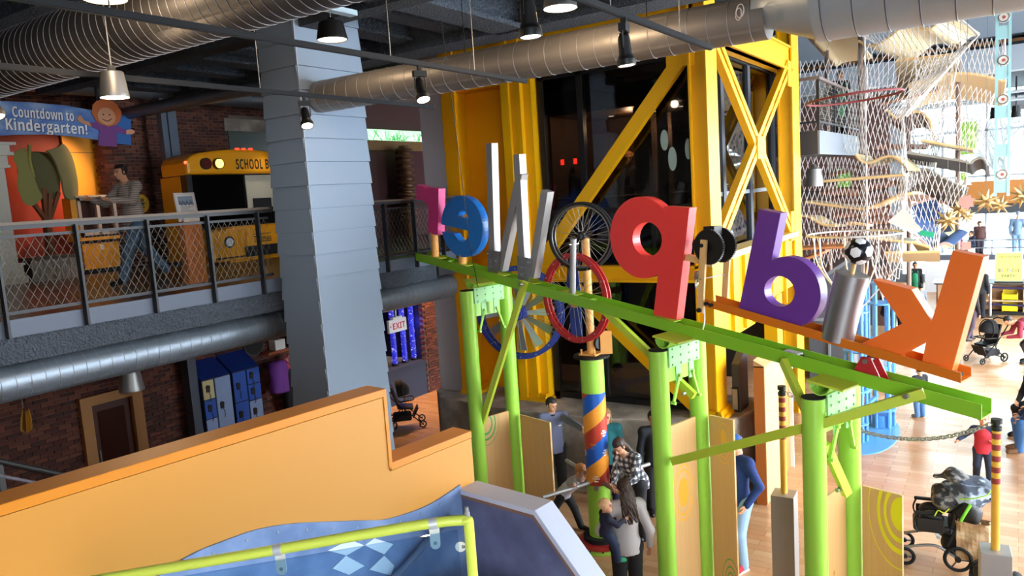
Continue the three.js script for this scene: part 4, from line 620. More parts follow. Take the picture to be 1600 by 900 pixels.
// ---- the little playhouse set
struct('wall_set', [b2(5.2, 8.06, 4.0, 6.42, -15.98, -15.9)], S(0xb8412a, 0.7)); struct('wall_set', [b2(5.2, 8.3, 6.42, 6.9, -15.98, -15.86)], S(0x7c2c20, 0.7));
{ const p = struct('wall_set', [b2(8.06, 8.9, 5.5, 6.8, -15.98, -15.8)], S(0xf0a012, 0.5)); part(p, 'panel_joint', [b2(8.06, 8.9, 6.42, 6.428, -15.8, -15.797)], M.black); }
{
  const t = wthing('white_pilaster', 'white moulded pilaster at the left edge beside the red wall', 'pilaster', [6.45, 4, -15.3]), w = M.offWhite;
  part(t, 'shaft', [b2(6.28, 6.66, 4.35, 6.1, -15.5, -15.15)], w); part(t, 'base', [b2(6.2, 6.76, 4, 4.12, -15.58, -15.06), b2(6.22, 6.72, 4.12, 4.32, -15.56, -15.1), b2(6.2, 6.75, 4.32, 4.36, -15.58, -15.08)], w);
  part(t, 'capital', [b2(6.22, 6.74, 6.08, 6.13, -15.56, -15.1), b2(6.24, 6.72, 6.13, 6.3, -15.56, -15.12), b2(6.18, 6.8, 6.3, 6.36, -15.6, -15.04), b2(6.22, 6.76, 6.36, 6.48, -15.58, -15.08), b2(6.16, 6.84, 6.48, 6.53, -15.62, -15.0)], w);
}
{
  const t = wthing('tree_cutout', 'stage tree of overlapping olive green boards on a brown trunk', 'tree prop', [7.25, 4, -15.2]);
  const lobe = (pts, z, col, ry, cx) => { const s = new THREE.Shape(); s.moveTo(...pts[0]); s.splineThru([...pts.slice(1), pts[0]].map((p) => new THREE.Vector2(...p))); const g = ext(s, 0.05, [], 0.004, 16); g.translate(-cx, 0, 0).rotateY(ry).translate(cx, 0, z); part(t, 'foliage_board', [g], S(col, 0.7)); };
  lobe([[6.95, 5.62], [6.88, 6.0], [6.98, 6.3], [7.25, 6.38], [7.5, 6.3], [7.6, 5.9], [7.5, 5.52], [7.2, 5.5]], -15.2, 0x5c5630, 0, 7.2);
  lobe([[7.3, 6.38], [7.55, 6.45], [7.7, 6.52], [7.84, 6.38], [7.92, 6.1], [7.93, 5.7], [7.84, 5.48], [7.6, 5.52], [7.55, 5.9], [7.45, 6.2]], -15.1, 0x948a5c, 0.35, 7.6);
  lobe([[6.86, 5.45], [6.8, 5.75], [6.84, 6.05], [6.8, 6.3], [7.0, 6.42], [7.05, 6.1], [7.12, 5.7], [7.16, 5.52], [6.98, 5.38]], -15.06, 0x949050, -0.4, 6.95);
  part(t, 'edge_leaf', [pipe([[7.06, 6.48, -15.0], [7.02, 6.2, -14.98], [7.06, 5.9, -15.0]], 0.03, 16, 6)], S(0xa8a050, 0.6));
  const B = S(0x7a4628, 0.7); part(t, 'trunk', [bar([7.25, 4.445, -15.18], [7.27, 5.2, -15.18], 0.16, 0.1), bar([7.27, 5.1, -15.18], [7.28, 5.7, -15.18], 0.1, 0.08)], B); part(t, 'branch', [bar([7.24, 5.1, -15.14], [6.98, 5.55, -15.12], 0.09, 0.06)], B); part(t, 'branch', [bar([7.3, 5.1, -15.14], [7.52, 5.62, -15.12], 0.09, 0.06)], B); part(t, 'branch', [bar([7.29, 5.1, -15.12], [7.36, 5.6, -15.1], 0.07, 0.06)], B);
}
solo('notice', 'small yellow notice on the red wall under the tree boards', 'notice', [b2(6.72, 6.98, 4.98, 5.14, -15.9, -15.88)], S(0xe8b02c, 0.6));
{ const t = wthing('slatted_bench', 'low grey bench front of upright slats before the red wall', 'bench', [7.1, 4, -15.1]); part(t, 'top', [b2(6.8, 7.62, 4.38, 4.44, -15.45, -14.9)], S(0x5a4a42, 0.6)); for (let k = 2; k < 12; k++) part(t, 'slat', [b2(6.62 + k * 0.083, 6.695 + k * 0.083, 4.0, 4.38, -14.96, -14.92)], S(0x9a9088, 0.7)); part(t, 'carcass', [b2(6.82, 7.6, 4.0, 4.38, -15.4, -14.97)], S(0x3a3230, 0.7)); }
{
  const t = wthing('play_cabinet', 'yellow play cabinet with white framed open windows and a drawer', 'cabinet', [8.2, 4, -15.3]), w = S(0xb9a89c, 0.6), y = S(0xe59a16, 0.5);
  part(t, 'drawer_front', [b2(7.84, 8.56, 4.1, 4.6, -15.3, -15.14)], y); part(t, 'handle', [b2(8.18, 8.24, 4.46, 4.56, -15.14, -15.12)], M.offWhite); part(t, 'plinth', [b2(7.86, 8.54, 4.0, 4.1, -15.4, -15.18)], M.black);
  part(t, 'shelf', [b2(7.82, 8.6, 4.66, 4.72, -15.4, -15.12)], y); part(t, 'back_panel', [b2(7.84, 8.58, 4.6, 5.5, -15.5, -15.42)], S(0x3a1a14, 0.7)); part(t, 'side_panel', [b2(7.72, 7.84, 4.66, 5.5, -15.45, -15.15)], y);
  part(t, 'window_frame', [b2(7.84, 8.6, 5.44, 5.5, -15.2, -15.12), b2(7.84, 8.6, 4.76, 4.82, -15.2, -15.12), b2(7.84, 7.9, 4.76, 5.5, -15.2, -15.12), b2(8.2, 8.26, 4.76, 5.5, -15.2, -15.12), b2(8.54, 8.6, 4.76, 5.5, -15.2, -15.12)], w); part(t, 'counter', [b2(7.8, 8.64, 5.5, 5.54, -15.5, -15.08)], w);
  const u = thing('uplight', 'small amber uplight glowing on the shelf against the yellow wall', 'lamp', [8.72, 5.52, -15.55]); part(u, 'base', [cyl([0, 0, 0], [0, 0.04, 0], 0.04, 12)], M.black); part(u, 'bulb', [ball(0.03, 0, 0.06, 0)], glow(0xffc060, 8));
  const L = new THREE.PointLight(0xffb040, 3.2, 6, 2); L.position.set(0, 0.14, 0.06); L.castShadow = true; u.add(L);
}
{ const t = wthing('wall_spotlight', 'small white lit spotlight on the round brick pier', 'lamp', [8.95, 7.2, -14.7]); part(t, 'housing', [cyl([8.98, 7.16, -14.72], [8.8, 7.14, -14.6], 0.06, 14)], M.black); part(t, 'arm', [cyl([8.98, 7.16, -14.72], [9.05, 7.16, -15.14], 0.02, 8)], M.black); part(t, 'lens', [cyl([8.8, 7.14, -14.6], [8.795, 7.139, -14.597], 0.055, 14)], glow(0xfff0e0, 8)); const L = new THREE.SpotLight(0xffd0a0, 22, 8, 0.7, 0.7, 2); L.position.set(8.76 - 8.95, 7.12 - 7.2, -14.56 + 14.7); L.target.position.set(7.2 - 8.95, 5.3 - 7.2, -15.6 + 14.7); L.castShadow = true; t.add(L, L.target); }
{ const t = wthing('round_sign', 'round yellow board with a dark bird shape on the brick pier', 'sign', [9.1, 5.1, -15.05]); part(t, 'board', [tf(new THREE.CylinderGeometry(0.2, 0.2, 0.03, 32), [9.1, 5.33, -15.11], [Math.PI / 2, 0, 0])], S(0xd8a828, 0.5)); part(t, 'emblem', [ext([[8.97, 5.31], [9.07, 5.37], [9.22, 5.34], [9.13, 5.29], [9.07, 5.23]], 0.01).translate(0, 0, -15.095)], S(0x3a5568, 0.5)); }
{
  const t = wthing('poster_stand', 'orange pedestal holding a framed poster behind the railing', 'stand', [6.76, 4, -10.05]);
  part(t, 'pedestal', [b2(6.63, 6.89, 4.03, 4.95, -10.12, -9.98)], S(0xc9773a, 0.5)); part(t, 'foot', [cyl([6.76, 4, -10.05], [6.76, 4.03, -10.05], 0.2, 24)], M.steelDull); part(t, 'side', [b2(6.89, 6.93, 4.03, 4.9, -10.16, -10.0)], S(0xd98a2a, 0.5));
  const tex = canvasTex(200, 256, (g, w, h) => { g.fillStyle = '#e6e9ee'; g.fillRect(0, 0, w, h); g.fillStyle = '#8ea6c4'; g.fillRect(14, 14, w - 28, 90); g.fillStyle = '#44546c'; for (let k = 0; k < 12; k++) g.fillRect(20 + k * 14, 60 + (k % 3) * 8, 9, 40); g.fillStyle = '#8a8f98'; for (let k = 0; k < 7; k++) g.fillRect(24, 122 + k * 13, 150 - (k % 3) * 30, 5); g.fillStyle = '#333'; for (let k = 0; k < 9; k++) g.fillRect(22 + k * 18, 224, 12, 16); });
  const m = S(0xffffff, 0.3, 0, { map: tex }); m.userData.keepUV = true;
  part(t, 'frame', [bx(0.33, 0.42, 0.02, 6.76, 5.14, -10.06, [-0.15, 0, 0])], S(0xd4d6da, 0.4)); part(t, 'poster', [tf(new THREE.PlaneGeometry(0.28, 0.36), [6.76, 5.14, -10.047], [-0.15, 0, 0])], m); part(t, 'card', [bx(0.26, 0.05, 0.03, 6.76, 4.95, -9.98)], M.white);
}
// ---- school bus front
{
  const t = wthing('school_bus', 'yellow school bus front with a dark windscreen behind the railing', 'bus', [10.6, 4, -14.2]), Y = S(0xe89c10, 0.35), z = -13.6;
  const cap = new THREE.Shape(); cap.moveTo(9.25, 5.82); cap.lineTo(9.25, 6.05); cap.quadraticCurveTo(9.32, 6.24, 9.7, 6.27); cap.quadraticCurveTo(10.6, 6.4, 11.5, 6.27); cap.quadraticCurveTo(11.95, 6.22, 12.0, 6.05); cap.lineTo(12.0, 5.82); cap.closePath();
  part(t, 'roof_cap', [ext(cap, 0.9, [], 0.06, 20).translate(0, 0, z - 0.9)], Y);
  part(t, 'windscreen', [b2(9.4, 11.85, 4.72, 5.82, z - 0.25, z - 0.2)], S(0x08090b, 0.15)); part(t, 'pillar', [b2(9.28, 9.4, 4.7, 5.82, z - 0.3, z - 0.1)], M.black); part(t, 'pillar', [b2(11.85, 11.97, 4.7, 5.82, z - 0.3, z - 0.1)], M.black);
  part(t, 'bonnet', [rb(1.5, 0.75, 0.6, 0.06, 10.62, 4.36, z - 0.1)], Y); part(t, 'fender', [rb(0.95, 0.66, 0.5, 0.1, 9.86, 4.36, z + 0.0)], Y); part(t, 'fender', [rb(0.7, 0.66, 0.5, 0.1, 11.5, 4.36, z + 0.0)], Y);
  part(t, 'body_side', [b2(9.26, 9.4, 4.1, 5.8, z - 0.95, z - 0.3)], Y); part(t, 'bumper', [rb(1.5, 0.22, 0.12, 0.03, 10.95, 4.2, z + 0.27)], M.black); part(t, 'vent_strip', [b2(9.5, 10.2, 4.1, 4.13, z + 0.22, z + 0.262)], M.black);
  const hl = part(t, 'headlight', [cyl([9.84, 4.43, z + 0.24], [9.84, 4.43, z + 0.27], 0.12, 28)], M.black); part(hl, 'lens', [cyl([9.84, 4.43, z + 0.27], [9.84, 4.43, z + 0.285], 0.085, 24)], S(0xe2e6ea, 0.3, 0.1));
  for (const [x, c, k] of [[9.66, 0x5a1010, 0.1], [9.95, 0xffb040, 6]]) { const w = part(t, 'warning_light', [cyl([x, 6.03, z], [x, 6.03, z + 0.07], 0.115, 24)], M.black); part(w, 'lens', [cyl([x, 6.03, z + 0.07], [x, 6.03, z + 0.085], 0.09, 24)], k > 1 ? glow(c, k) : S(c, 0.3)); }
  for (const x of [10.5, 10.66, 10.84]) part(t, 'marker_light', [rb(0.09, 0.04, 0.05, 0.015, x, 6.34, z - 0.04)], glow(0xff3018, 3)); part(t, 'marker_light', [rb(0.08, 0.05, 0.04, 0.015, 9.27, 6.06, z - 0.04)], glow(0xff4a30, 4));
  const txt = (s, w, h, px, font, cw, ch) => { const m = new THREE.MeshStandardMaterial({ roughness: 0.4, transparent: true, map: canvasTex(cw, ch, (g, W, H) => { g.fillStyle = '#e89c10'; g.fillRect(0, 0, W, H); g.fillStyle = '#141210'; g.font = font + px + 'px sans-serif'; g.textAlign = 'center'; g.textBaseline = 'middle'; g.fillText(s, W / 2, H / 2 + 3, W - 14); if (s === 'Thomas') { g.fillRect(10, 4, W - 20, 6); g.fillRect(10, H - 12, W - 20, 8); } }) }); m.transparent = false; m.userData.keepUV = true; return [new THREE.PlaneGeometry(w, h), m]; };
  { const [g, m] = txt('SCHOOL BUS', 1.12, 0.26, 94, 'bold ', 420, 84); part(t, 'lettering', [g.scale(1, 1, 1).translate(10.93, 6.03, z + 0.003)], m); }
  { const [g, m] = txt('Thomas', 0.5, 0.2, 56, 'bold ', 200, 80); part(t, 'badge', [g.translate(10.72, 4.46, z + 0.203)], m); }
  part(t, 'interior_panel', [b2(10.72, 11.85, 5.1, 5.8, z - 0.19, z - 0.16)], S(0xb9b2a0, 0.6)); part(t, 'monitor', [b2(10.85, 11.3, 4.98, 5.3, z - 0.15, z - 0.1)], S(0x1a1c20, 0.3)); part(t, 'step_bar', [b2(9.4, 12, 4.0, 4.08, z - 0.6, z - 0.2)], M.black);
}
// ---- dim play room right of the clapboard column, upper level
struct('wall_play_room', [b2(14.6, 24, 4, 8, -15.9, -15.7)], S(0x4a2022, 0.7)); struct('trim_4', [b2(14.6, 21, 6.5, 6.78, -15.2, -15.0)], S(0x8a6428, 0.6)); struct('wall_play_room', [b2(17.3, 21, 4, 6.5, -15.3, -15.1)], S(0x4a1820, 0.7));
solo('glow_sign', 'bright green and white lit strip with leaf shapes in the dim upper room', 'sign', [b2(15.0, 20.0, 6.8, 7.1, -15.2, -15.1)], new THREE.MeshStandardMaterial({ color: 0x223322, emissive: 0xffffff, emissiveIntensity: 1.1, emissiveMap: canvasTex(512, 64, (g, w, h) => { g.fillStyle = '#b8ffc0'; g.fillRect(0, 0, w, h); for (let k = 0; k < 160; k++) { g.strokeStyle = rnd() < 0.5 ? '#2aa040' : '#e6ffe8'; g.lineWidth = rr(1, 5); g.beginPath(); const x = rnd() * w; g.moveTo(x, h); g.lineTo(x + rr(-30, 30), rr(0, h)); g.stroke(); } }) }));
{ const t = wthing('rope_coil', 'thick brown rope wound up a post in the dim upper room', 'rope', [16.9, 4, -14.6]); part(t, 'post', [cyl([16.9, 4, -14.6], [16.9, 6.6, -14.6], 0.16, 16)], M.woodDark); for (let k = 0; k < 12; k++) part(t, 'rope_turn', [tor(0.2, 0.06, 24, 8).rotateX(Math.PI / 2 + 0.12).translate(16.9, 4.5 + k * 0.18, -14.6)], S(0x6a4428, 0.8)); }
// ================================================================ lower level under the mezzanine
{ // timber door in the brick wall
  const f = struct('door_1', [b2(6.37, 7.09, 0, 2.0, -12.86, -12.8)], S(0x4a2018, 0.5)); const T = S(0xb07a42, 0.55);
  part(f, 'door_frame', [b2(6.2, 6.38, 0, 2.16, -12.82, -12.7), b2(7.08, 7.26, 0, 2.16, -12.82, -12.7), b2(6.38, 7.08, 2.0, 2.16, -12.82, -12.7)], T); part(f, 'glass_panel', [b2(6.5, 6.96, 0.4, 1.86, -12.8, -12.785)], S(0x3a1c18, 0.12)); part(f, 'handle', [cyl([6.46, 0.9, -12.78], [6.46, 1.2, -12.78], 0.014, 10)], M.steel);
}
{
  const mk = (x0, x1, y0, y1, col, z) => [b2(x0 + 0.006, x1 - 0.006, y0 + 0.006, y1 - 0.006, z - 0.02, z)];
  const unit = (label, x0, x1, z, doors) => {
    const t = wthing('locker', label, 'locker', [(x0 + x1) / 2, 0, z - 0.22]); part(t, 'carcass', [b2(x0, x1, 0.05, 2.02, z - 0.45, z - 0.02)], S(0x10204a, 0.5)); part(t, 'plinth', [b2(x0 + 0.02, x1 - 0.02, 0, 0.05, z - 0.42, z - 0.04)], M.black);
    part(t, 'sloping_top', [ext([[z - 0.45, 2.02], [z - 0.0, 2.02], [z - 0.45, 2.32]], x1 - x0).rotateY(-Math.PI / 2).translate(x1, 0, 0)], S(0x14347c, 0.5));
    for (const [a, b, c, d, col] of doors) { const g = part(t, 'door', mk(a, b, c, d, col, z), S(col, 0.45)); part(g, 'lock', [tf(new THREE.CylinderGeometry(0.04, 0.04, 0.03, 16), [a + 0.1, (c + d) / 2 + 0.05, z + 0.012], [Math.PI / 2, 0, 0]), b2(a + 0.065, a + 0.135, (c + d) / 2 - 0.04, (c + d) / 2 + 0.05, z, z + 0.02)], M.black); part(g, 'key_strap', [pipe([[a + 0.1, (c + d) / 2 - 0.02, z + 0.02], [a + 0.13, (c + d) / 2 - 0.12, z + 0.03], [a + 0.125, (c + d) / 2 - 0.22, z + 0.02]], 0.006, 8, 5)], M.black); }
  };
  unit('blue locker bank with a cream and a pale grey door', 8.2, 8.8, -12.35, [[8.2, 8.44, 1.64, 2.0, 0xcdbf8c], [8.2, 8.44, 1.28, 1.63, 0x2455b4], [8.2, 8.44, 0.1, 1.27, 0x8ea2cc], [8.46, 8.8, 0.9, 2.0, 0x8ea2cc], [8.46, 8.8, 0.1, 0.89, 0x2455b4]]);
  unit('blue locker bank with all blue doors and a white lowest door', 8.85, 9.47, -12.35, [[8.85, 9.15, 1.42, 2.0, 0x2455b4], [9.17, 9.47, 1.7, 2.0, 0x2455b4], [8.85, 9.15, 0.9, 1.41, 0x2455b4], [9.17, 9.47, 1.38, 1.69, 0x2455b4], [9.17, 9.47, 0.9, 1.37, 0x8ea2cc], [8.85, 9.47, 0.1, 0.89, 0x2455b4]]);
}
{ const t = wthing('round_plaque', 'round black plaque with worn pale lettering above the blue lockers', 'sign', [9.72, 2.13, -12.78]); part(t, 'rim', [tf(new THREE.CylinderGeometry(0.24, 0.24, 0.03, 32), [9.72, 2.37, -12.77], [Math.PI / 2, 0, 0])], S(0x3a3f48, 0.4)); part(t, 'face', [tf(new THREE.CylinderGeometry(0.21, 0.21, 0.01, 32), [9.72, 2.37, -12.75], [Math.PI / 2, 0, 0])], M.black); }
{
  const t = wthing('coat_rack', 'wooden wall shelf with coat hooks beside the lockers', 'coat rack', [10.25, 2.05, -12.65]); part(t, 'shelf', [b2(9.85, 10.75, 2.12, 2.17, -12.8, -12.5)], S(0xa4542c, 0.6)); part(t, 'shelf', [b2(9.85, 10.75, 1.72, 1.76, -12.8, -12.6)], S(0x8a4424, 0.6)); for (let k = 0; k < 6; k++) part(t, 'hook', [pipe([[9.95 + k * 0.14, 1.74, -12.6], [9.95 + k * 0.14, 1.72, -12.5], [9.95 + k * 0.14, 1.78, -12.48]], 0.008, 8, 5)], M.steel);
  const cloth = (name, label, x, y0, y1, w, col, d = 0.16) => { const g = lathe([[0.02, y1], [w * 0.45, y1 - 0.03], [w * 0.5, y1 - 0.2], [w * 0.46, (y0 + y1) / 2], [w * 0.52, y0 + 0.05], [w * 0.48, y0], [0, y0]], 22); const p = g.attributes.position; for (let i = 0; i < p.count; i++) { const a = Math.atan2(p.getX(i), p.getZ(i)), k = 1 + 0.1 * Math.sin(a * 5 + p.getY(i) * 9); p.setXYZ(i, p.getX(i) * k, p.getY(i), p.getZ(i) * k * d / w * 1.6); } g.computeVertexNormals(); return solo(name, label, 'coat', [g.translate(x, 0, -12.42)], col); };
  cloth('jacket', 'purple and grey padded jacket hanging beside the lockers', 9.98, 1.35, 2.0, 0.42, S(0x7a3a9a, 0.7), 0.2); cloth('coat', 'long black coat hanging below the wooden shelf', 10.22, 0.75, 1.78, 0.34, S(0x1a181c, 0.8)); cloth('coat', 'dark patterned coat hanging closest to the clapboard column', 10.55, 0.8, 1.8, 0.34, S(0xffffff, 0.8, 0, { map: mottle([0.08, 0.08, 0.1], [0.55, 0.5, 0.48], 9, [3, 3], 1, 2, 128, 2) }));
  solo('knit_hat', 'pink patterned knitted hat hanging over the purple jacket', 'hat', [ball(0.14, 10.24, 1.93, -12.36, 1, 1.1, 0.9, 18)], S(0xffffff, 0.8, 0, { map: mottle([0.85, 0.15, 0.2], [1, 0.75, 0.75], 8, [5, 5], 1, 2, 128, 3) }));
  solo('white_box', 'white box on the wooden shelf over the coats', 'box', [rb(0.26, 0.22, 0.22, 0.02, 10.2, 2.28, -12.65)], M.white); solo('black_bag', 'black bag on the wooden shelf over the coats', 'bag', [rb(0.34, 0.26, 0.24, 0.08, 10.54, 2.3, -12.65)], M.black);
}
{ // hanging ornaments
  for (const [x, y, z, l] of [[4.05, 2.62, -9.6, 'gold leaf-shaped ornament hanging under the bluish duct at the left edge']]) { const t = thing('hanging_ornament', l, 'ornament', [x, y, z]); part(t, 'thread', [cyl([0, 0.3, 0], [0.0, 1.1, 0], 0.003, 5)], M.steelDull); for (let k = 0; k < 6; k++) part(t, 'leaf', [tf(ext([[0, 0], [0.07, 0.06], [0.05, 0.2], [0, 0.3], [-0.04, 0.18], [-0.06, 0.06]], 0.004), [0, 0, 0], [0.2, k * 1.05, 0.12])], S(0xb08a40, 0.3, 0.8)); }
}
{ // exit sign
  const t = wthing('exit_sign', 'white exit sign with red letters hanging by the clapboard column', 'sign', [10.07, 2.72, -9.2]);
  const m = S(0xffffff, 0.4, 0, { emissive: 0xffffff, emissiveIntensity: 0.25, map: canvasTex(256, 128, (g, w, h) => { g.fillStyle = '#f6eef0'; g.fillRect(0, 0, w, h); g.fillStyle = '#d83848'; g.font = 'bold 92px sans-serif'; g.textAlign = 'center'; g.textBaseline = 'middle'; g.fillText('EXIT', w / 2 + 12, h / 2 + 4); g.beginPath(); g.moveTo(8, 64); g.lineTo(26, 48); g.lineTo(26, 80); g.fill(); }) }); m.emissive.set(0x000000); m.userData.keepUV = true;
  part(t, 'housing', [b2(9.84, 10.3, 2.72, 2.95, -9.22, -9.17)], M.white); part(t, 'face', [new THREE.PlaneGeometry(0.45, 0.22).translate(10.07, 2.835, -9.168)], m); part(t, 'stem', [cyl([10.07, 2.95, -9.2], [10.07, 3.7, -9.2], 0.014, 10)], M.offWhite); part(t, 'canopy', [b2(9.95, 10.19, 2.95, 2.99, -9.24, -9.16)], M.white);
}
{ // bubble tubes in the blue parapet
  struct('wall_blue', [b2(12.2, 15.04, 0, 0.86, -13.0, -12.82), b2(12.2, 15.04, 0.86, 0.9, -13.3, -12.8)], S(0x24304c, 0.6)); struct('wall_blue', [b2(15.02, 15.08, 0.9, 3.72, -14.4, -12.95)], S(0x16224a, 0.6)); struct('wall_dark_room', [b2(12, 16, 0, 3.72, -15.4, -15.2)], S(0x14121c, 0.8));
  for (const [x, l] of [[14.17, 'leftmost blue lit bubble tube, just under the exit sign'], [14.55, 'middle blue lit bubble tube of the three'], [14.9, 'rightmost blue lit bubble tube, next to the brick pier']]) {
    const t = thing('bubble_tube', l, 'bubble tube', [x, 0.9, -13.1]), h = 2.2; part(t, 'foot', [cyl([0, 0, 0], [0, 0.06, 0], 0.09, 20)], M.black);
    const m = new THREE.MeshStandardMaterial({ color: 0x203070, roughness: 0.2, emissive: 0xffffff, emissiveIntensity: 0.6, emissiveMap: canvasTex(64, 512, (g, w, hh) => { g.fillStyle = '#2626c8'; g.fillRect(0, 0, w, hh); for (let k = 0; k < 420; k++) { g.fillStyle = ['#8c90ff', '#4a44e0', '#c8c0ff', '#16148c'][k % 4]; g.beginPath(); g.arc(rnd() * w, rnd() * hh, rr(1, 4), 0, 7); g.fill(); } }) }); m.userData.keepUV = true;
    part(t, 'water_column', [new THREE.CylinderGeometry(0.07, 0.07, h, 20).translate(0, 0.06 + h / 2, 0)], m); const L = new THREE.PointLight(0x5050ff, 0.12, 6, 2); L.position.set(0, 1.0, 0.14); L.castShadow = true; t.add(L); part(t, 'cap', [cyl([0, h + 0.06, 0], [0, 2.8, 0], 0.08, 20)], M.black);
  }
}

for (const [x, z, l] of [[13.6, -12.2, 'recessed warm downlight over the pushchair passage'], [15.2, -12.3, 'recessed warm downlight by the brick pier']]) { const t = thing('downlight', l, 'lamp', [x, 3.62, z]); part(t, 'trim_ring', [tor(0.1, 0.015, 24, 8).rotateX(Math.PI / 2), cyl([0, 0, 0], [0, 0.12, 0], 0.1, 20)], M.black); part(t, 'lens', [cyl([0, -0.012, 0], [0, -0.004, 0], 0.085, 20)], glow(0xffd8a8, 5)); const L = new THREE.SpotLight(0xffc890, 22, 8, 1.0, 0.8, 2); L.position.set(0, -0.04, 0); L.target.position.set(0, -3, 0); L.castShadow = true; t.add(L, L.target); }
const SHEETS = [
['W', 20.5, [[-3.19,8.10],[-2.94,7.95],[-2.66,7.97],[-2.39,8.14],[-2.20,8.27],[-1.98,8.25],[-1.76,8.14],[-1.59,8.14],[-1.42,8.31],[-1.21,8.33]], [2.4, -0.15, 0.45]],
['W', 21.5, [[-4.68,8.72],[-4.52,8.63],[-4.35,8.70],[-4.10,8.72],[-3.82,8.71],[-3.56,8.71]], [3.2, -0.5, 0.1]],
['W', 22, [[-2.53,7.70],[-1.82,7.68],[-1.18,7.66]], [1.8, -0.75, -0.2]],
['W', 22, [[-2.25,7.06],[-1.82,7.17],[-1.41,7.21],[-1.00,7.17],[-0.61,7.05],[-0.20,6.87]], [2, -0.45, -0.1]],
['B', 21.5, [[-2.73,6.50],[-2.48,6.25],[-2.20,6.33],[-1.95,6.33],[-1.78,6.12],[-1.75,5.90]], [1.5, -0.3, 0]],
['W', 21, [[-1.90,5.64],[-1.34,5.47],[-0.82,5.32]], [1.6, -0.05, 0]],
['D', 21, [[-2.22,5.38],[-1.60,5.22],[-1.01,5.07],[-0.87,5.00],[-0.77,5.09],[-0.64,5.11],[-0.55,4.94]], [1.2, -0.25, 0]],
['W', 20, [[-3.21,5.41],[-3.07,5.23],[-2.86,5.18],[-2.58,5.28],[-2.38,5.28],[-2.21,5.13],[-2.07,4.97]], [1.5, -0.05, 0.1]],
['W', 19.6, [[-4.23,4.81],[-3.15,4.83],[-2.11,4.85]], [1.2, -0.02, 0]],
['W', 20, [[-4.35,4.33],[-3.73,4.21],[-3.01,4.10],[-2.66,4.19],[-2.32,4.35],[-1.97,4.42]], [1.6, -0.05, 0]],
['W', 20, [[-4.48,3.99],[-4.27,3.95],[-3.97,3.76],[-3.66,3.71]], [1.6, -0.1, 0]],
['W', 20.5, [[-3.50,3.71],[-3.38,3.74],[-3.06,3.68]], [1.2, -0.1, 0]],
['G', 21.5, [[-2.40,4.68],[-2.13,4.90],[-1.85,4.94],[-1.57,4.78],[-1.23,4.56],[-0.94,4.41]], [1.4, -0.55, -0.25]],
['N', 21.3, [[-2.14,4.07],[-1.83,4.18],[-1.59,4.22]], [1.6, -0.9, 0.25]],
['N', 21, [[-2.27,3.67],[-1.99,3.33],[-1.67,3.00],[-1.55,3.04],[-1.39,3.15],[-1.23,3.08]], [1.3, 0.2, 0.25]],
['W', 20, [[-2.57,3.03],[-1.92,3.04],[-1.41,3.04]], [1.4, -0.35, -0.1]],
['W', 20.6, [[-3.03,3.37],[-2.53,3.28],[-2.07,3.20]], [1.4, -0.05, 0]],
['O', 19.5, [[-4.40,3.20],[-3.87,3.22],[-3.39,3.23]], [1.2, 0, 0]],
['O', 19.5, [[-4.41,2.91],[-4.16,2.99],[-3.90,3.07]], [1.2, 0, 0]],
['W', 20, [[-1.99,3.28],[-1.79,3.21],[-1.63,3.14]], [1.2, -0.3, 0]],
];
const NETS = [
[20.2, [[-3.45,8.59],[-2.72,8.58],[-1.93,8.54],[-1.32,8.54]], [[-2.97,8.11],[-2.46,7.74],[-1.67,7.48],[-0.68,7.81]]],
[20.1, [[-2.99,8.07],[-2.31,7.64],[-1.54,7.42],[-0.70,7.77]], [[-2.97,6.78],[-2.70,6.52],[-2.39,6.27],[-2.19,6.17]]],
[20.1, [[-4.43,7.80],[-3.84,7.76],[-3.27,7.62],[-2.91,7.43]], [[-4.47,5.95],[-3.87,5.51],[-3.29,5.46],[-2.98,5.43]]],
[20, [[-2.96,6.77],[-2.64,6.51],[-2.38,6.26],[-2.15,6.16]], [[-2.94,5.28],[-2.65,5.26],[-2.31,5.11],[-2.07,4.97]]],
[20, [[-4.45,5.51],[-3.86,5.43],[-3.42,5.38],[-2.94,5.20]], [[-4.51,2.68],[-3.97,2.68],[-3.45,2.99],[-2.93,3.22]]],
[20, [[-2.94,5.20],[-2.65,5.23],[-2.31,5.11],[-2.05,4.94]], [[-2.93,3.22],[-2.67,3.29],[-2.32,3.36],[-2.16,3.88]]],
[21.6, [[-2.38,6.50],[-2.00,7.38],[-1.52,7.61],[-1.12,7.62]], [[-2.28,4.43],[-2.07,4.58],[-1.79,4.72],[-1.65,4.87]]],
[21.4, [[-2.05,7.82],[-1.37,7.86],[-0.72,7.90],[-0.22,7.82]], [[-2.02,7.06],[-1.37,7.15],[-0.72,7.06],[-0.19,6.84]]],
[21.4, [[-2.19,6.93],[-1.50,6.99],[-0.84,6.83],[-0.40,6.62]], [[-2.05,5.44],[-1.50,5.47],[-1.10,5.36],[-0.77,5.26]]],
[21, [[-2.26,5.04],[-1.87,5.01],[-1.34,4.85],[-0.94,4.60]], [[-2.15,3.74],[-1.74,3.65],[-1.40,3.72],[-1.11,3.81]]],
[20.9, [[-2.34,3.76],[-2.00,3.64],[-1.66,3.65],[-1.46,3.72]], [[-2.01,3.32],[-1.80,3.19],[-1.62,3.00],[-1.51,3.06]]],
[19.6, [[-2.87,3.26],[-2.68,3.27],[-2.41,3.32],[-2.21,3.35]], [[-2.55,1.96],[-2.48,2.04],[-2.35,2.20],[-2.12,2.72]]],
];
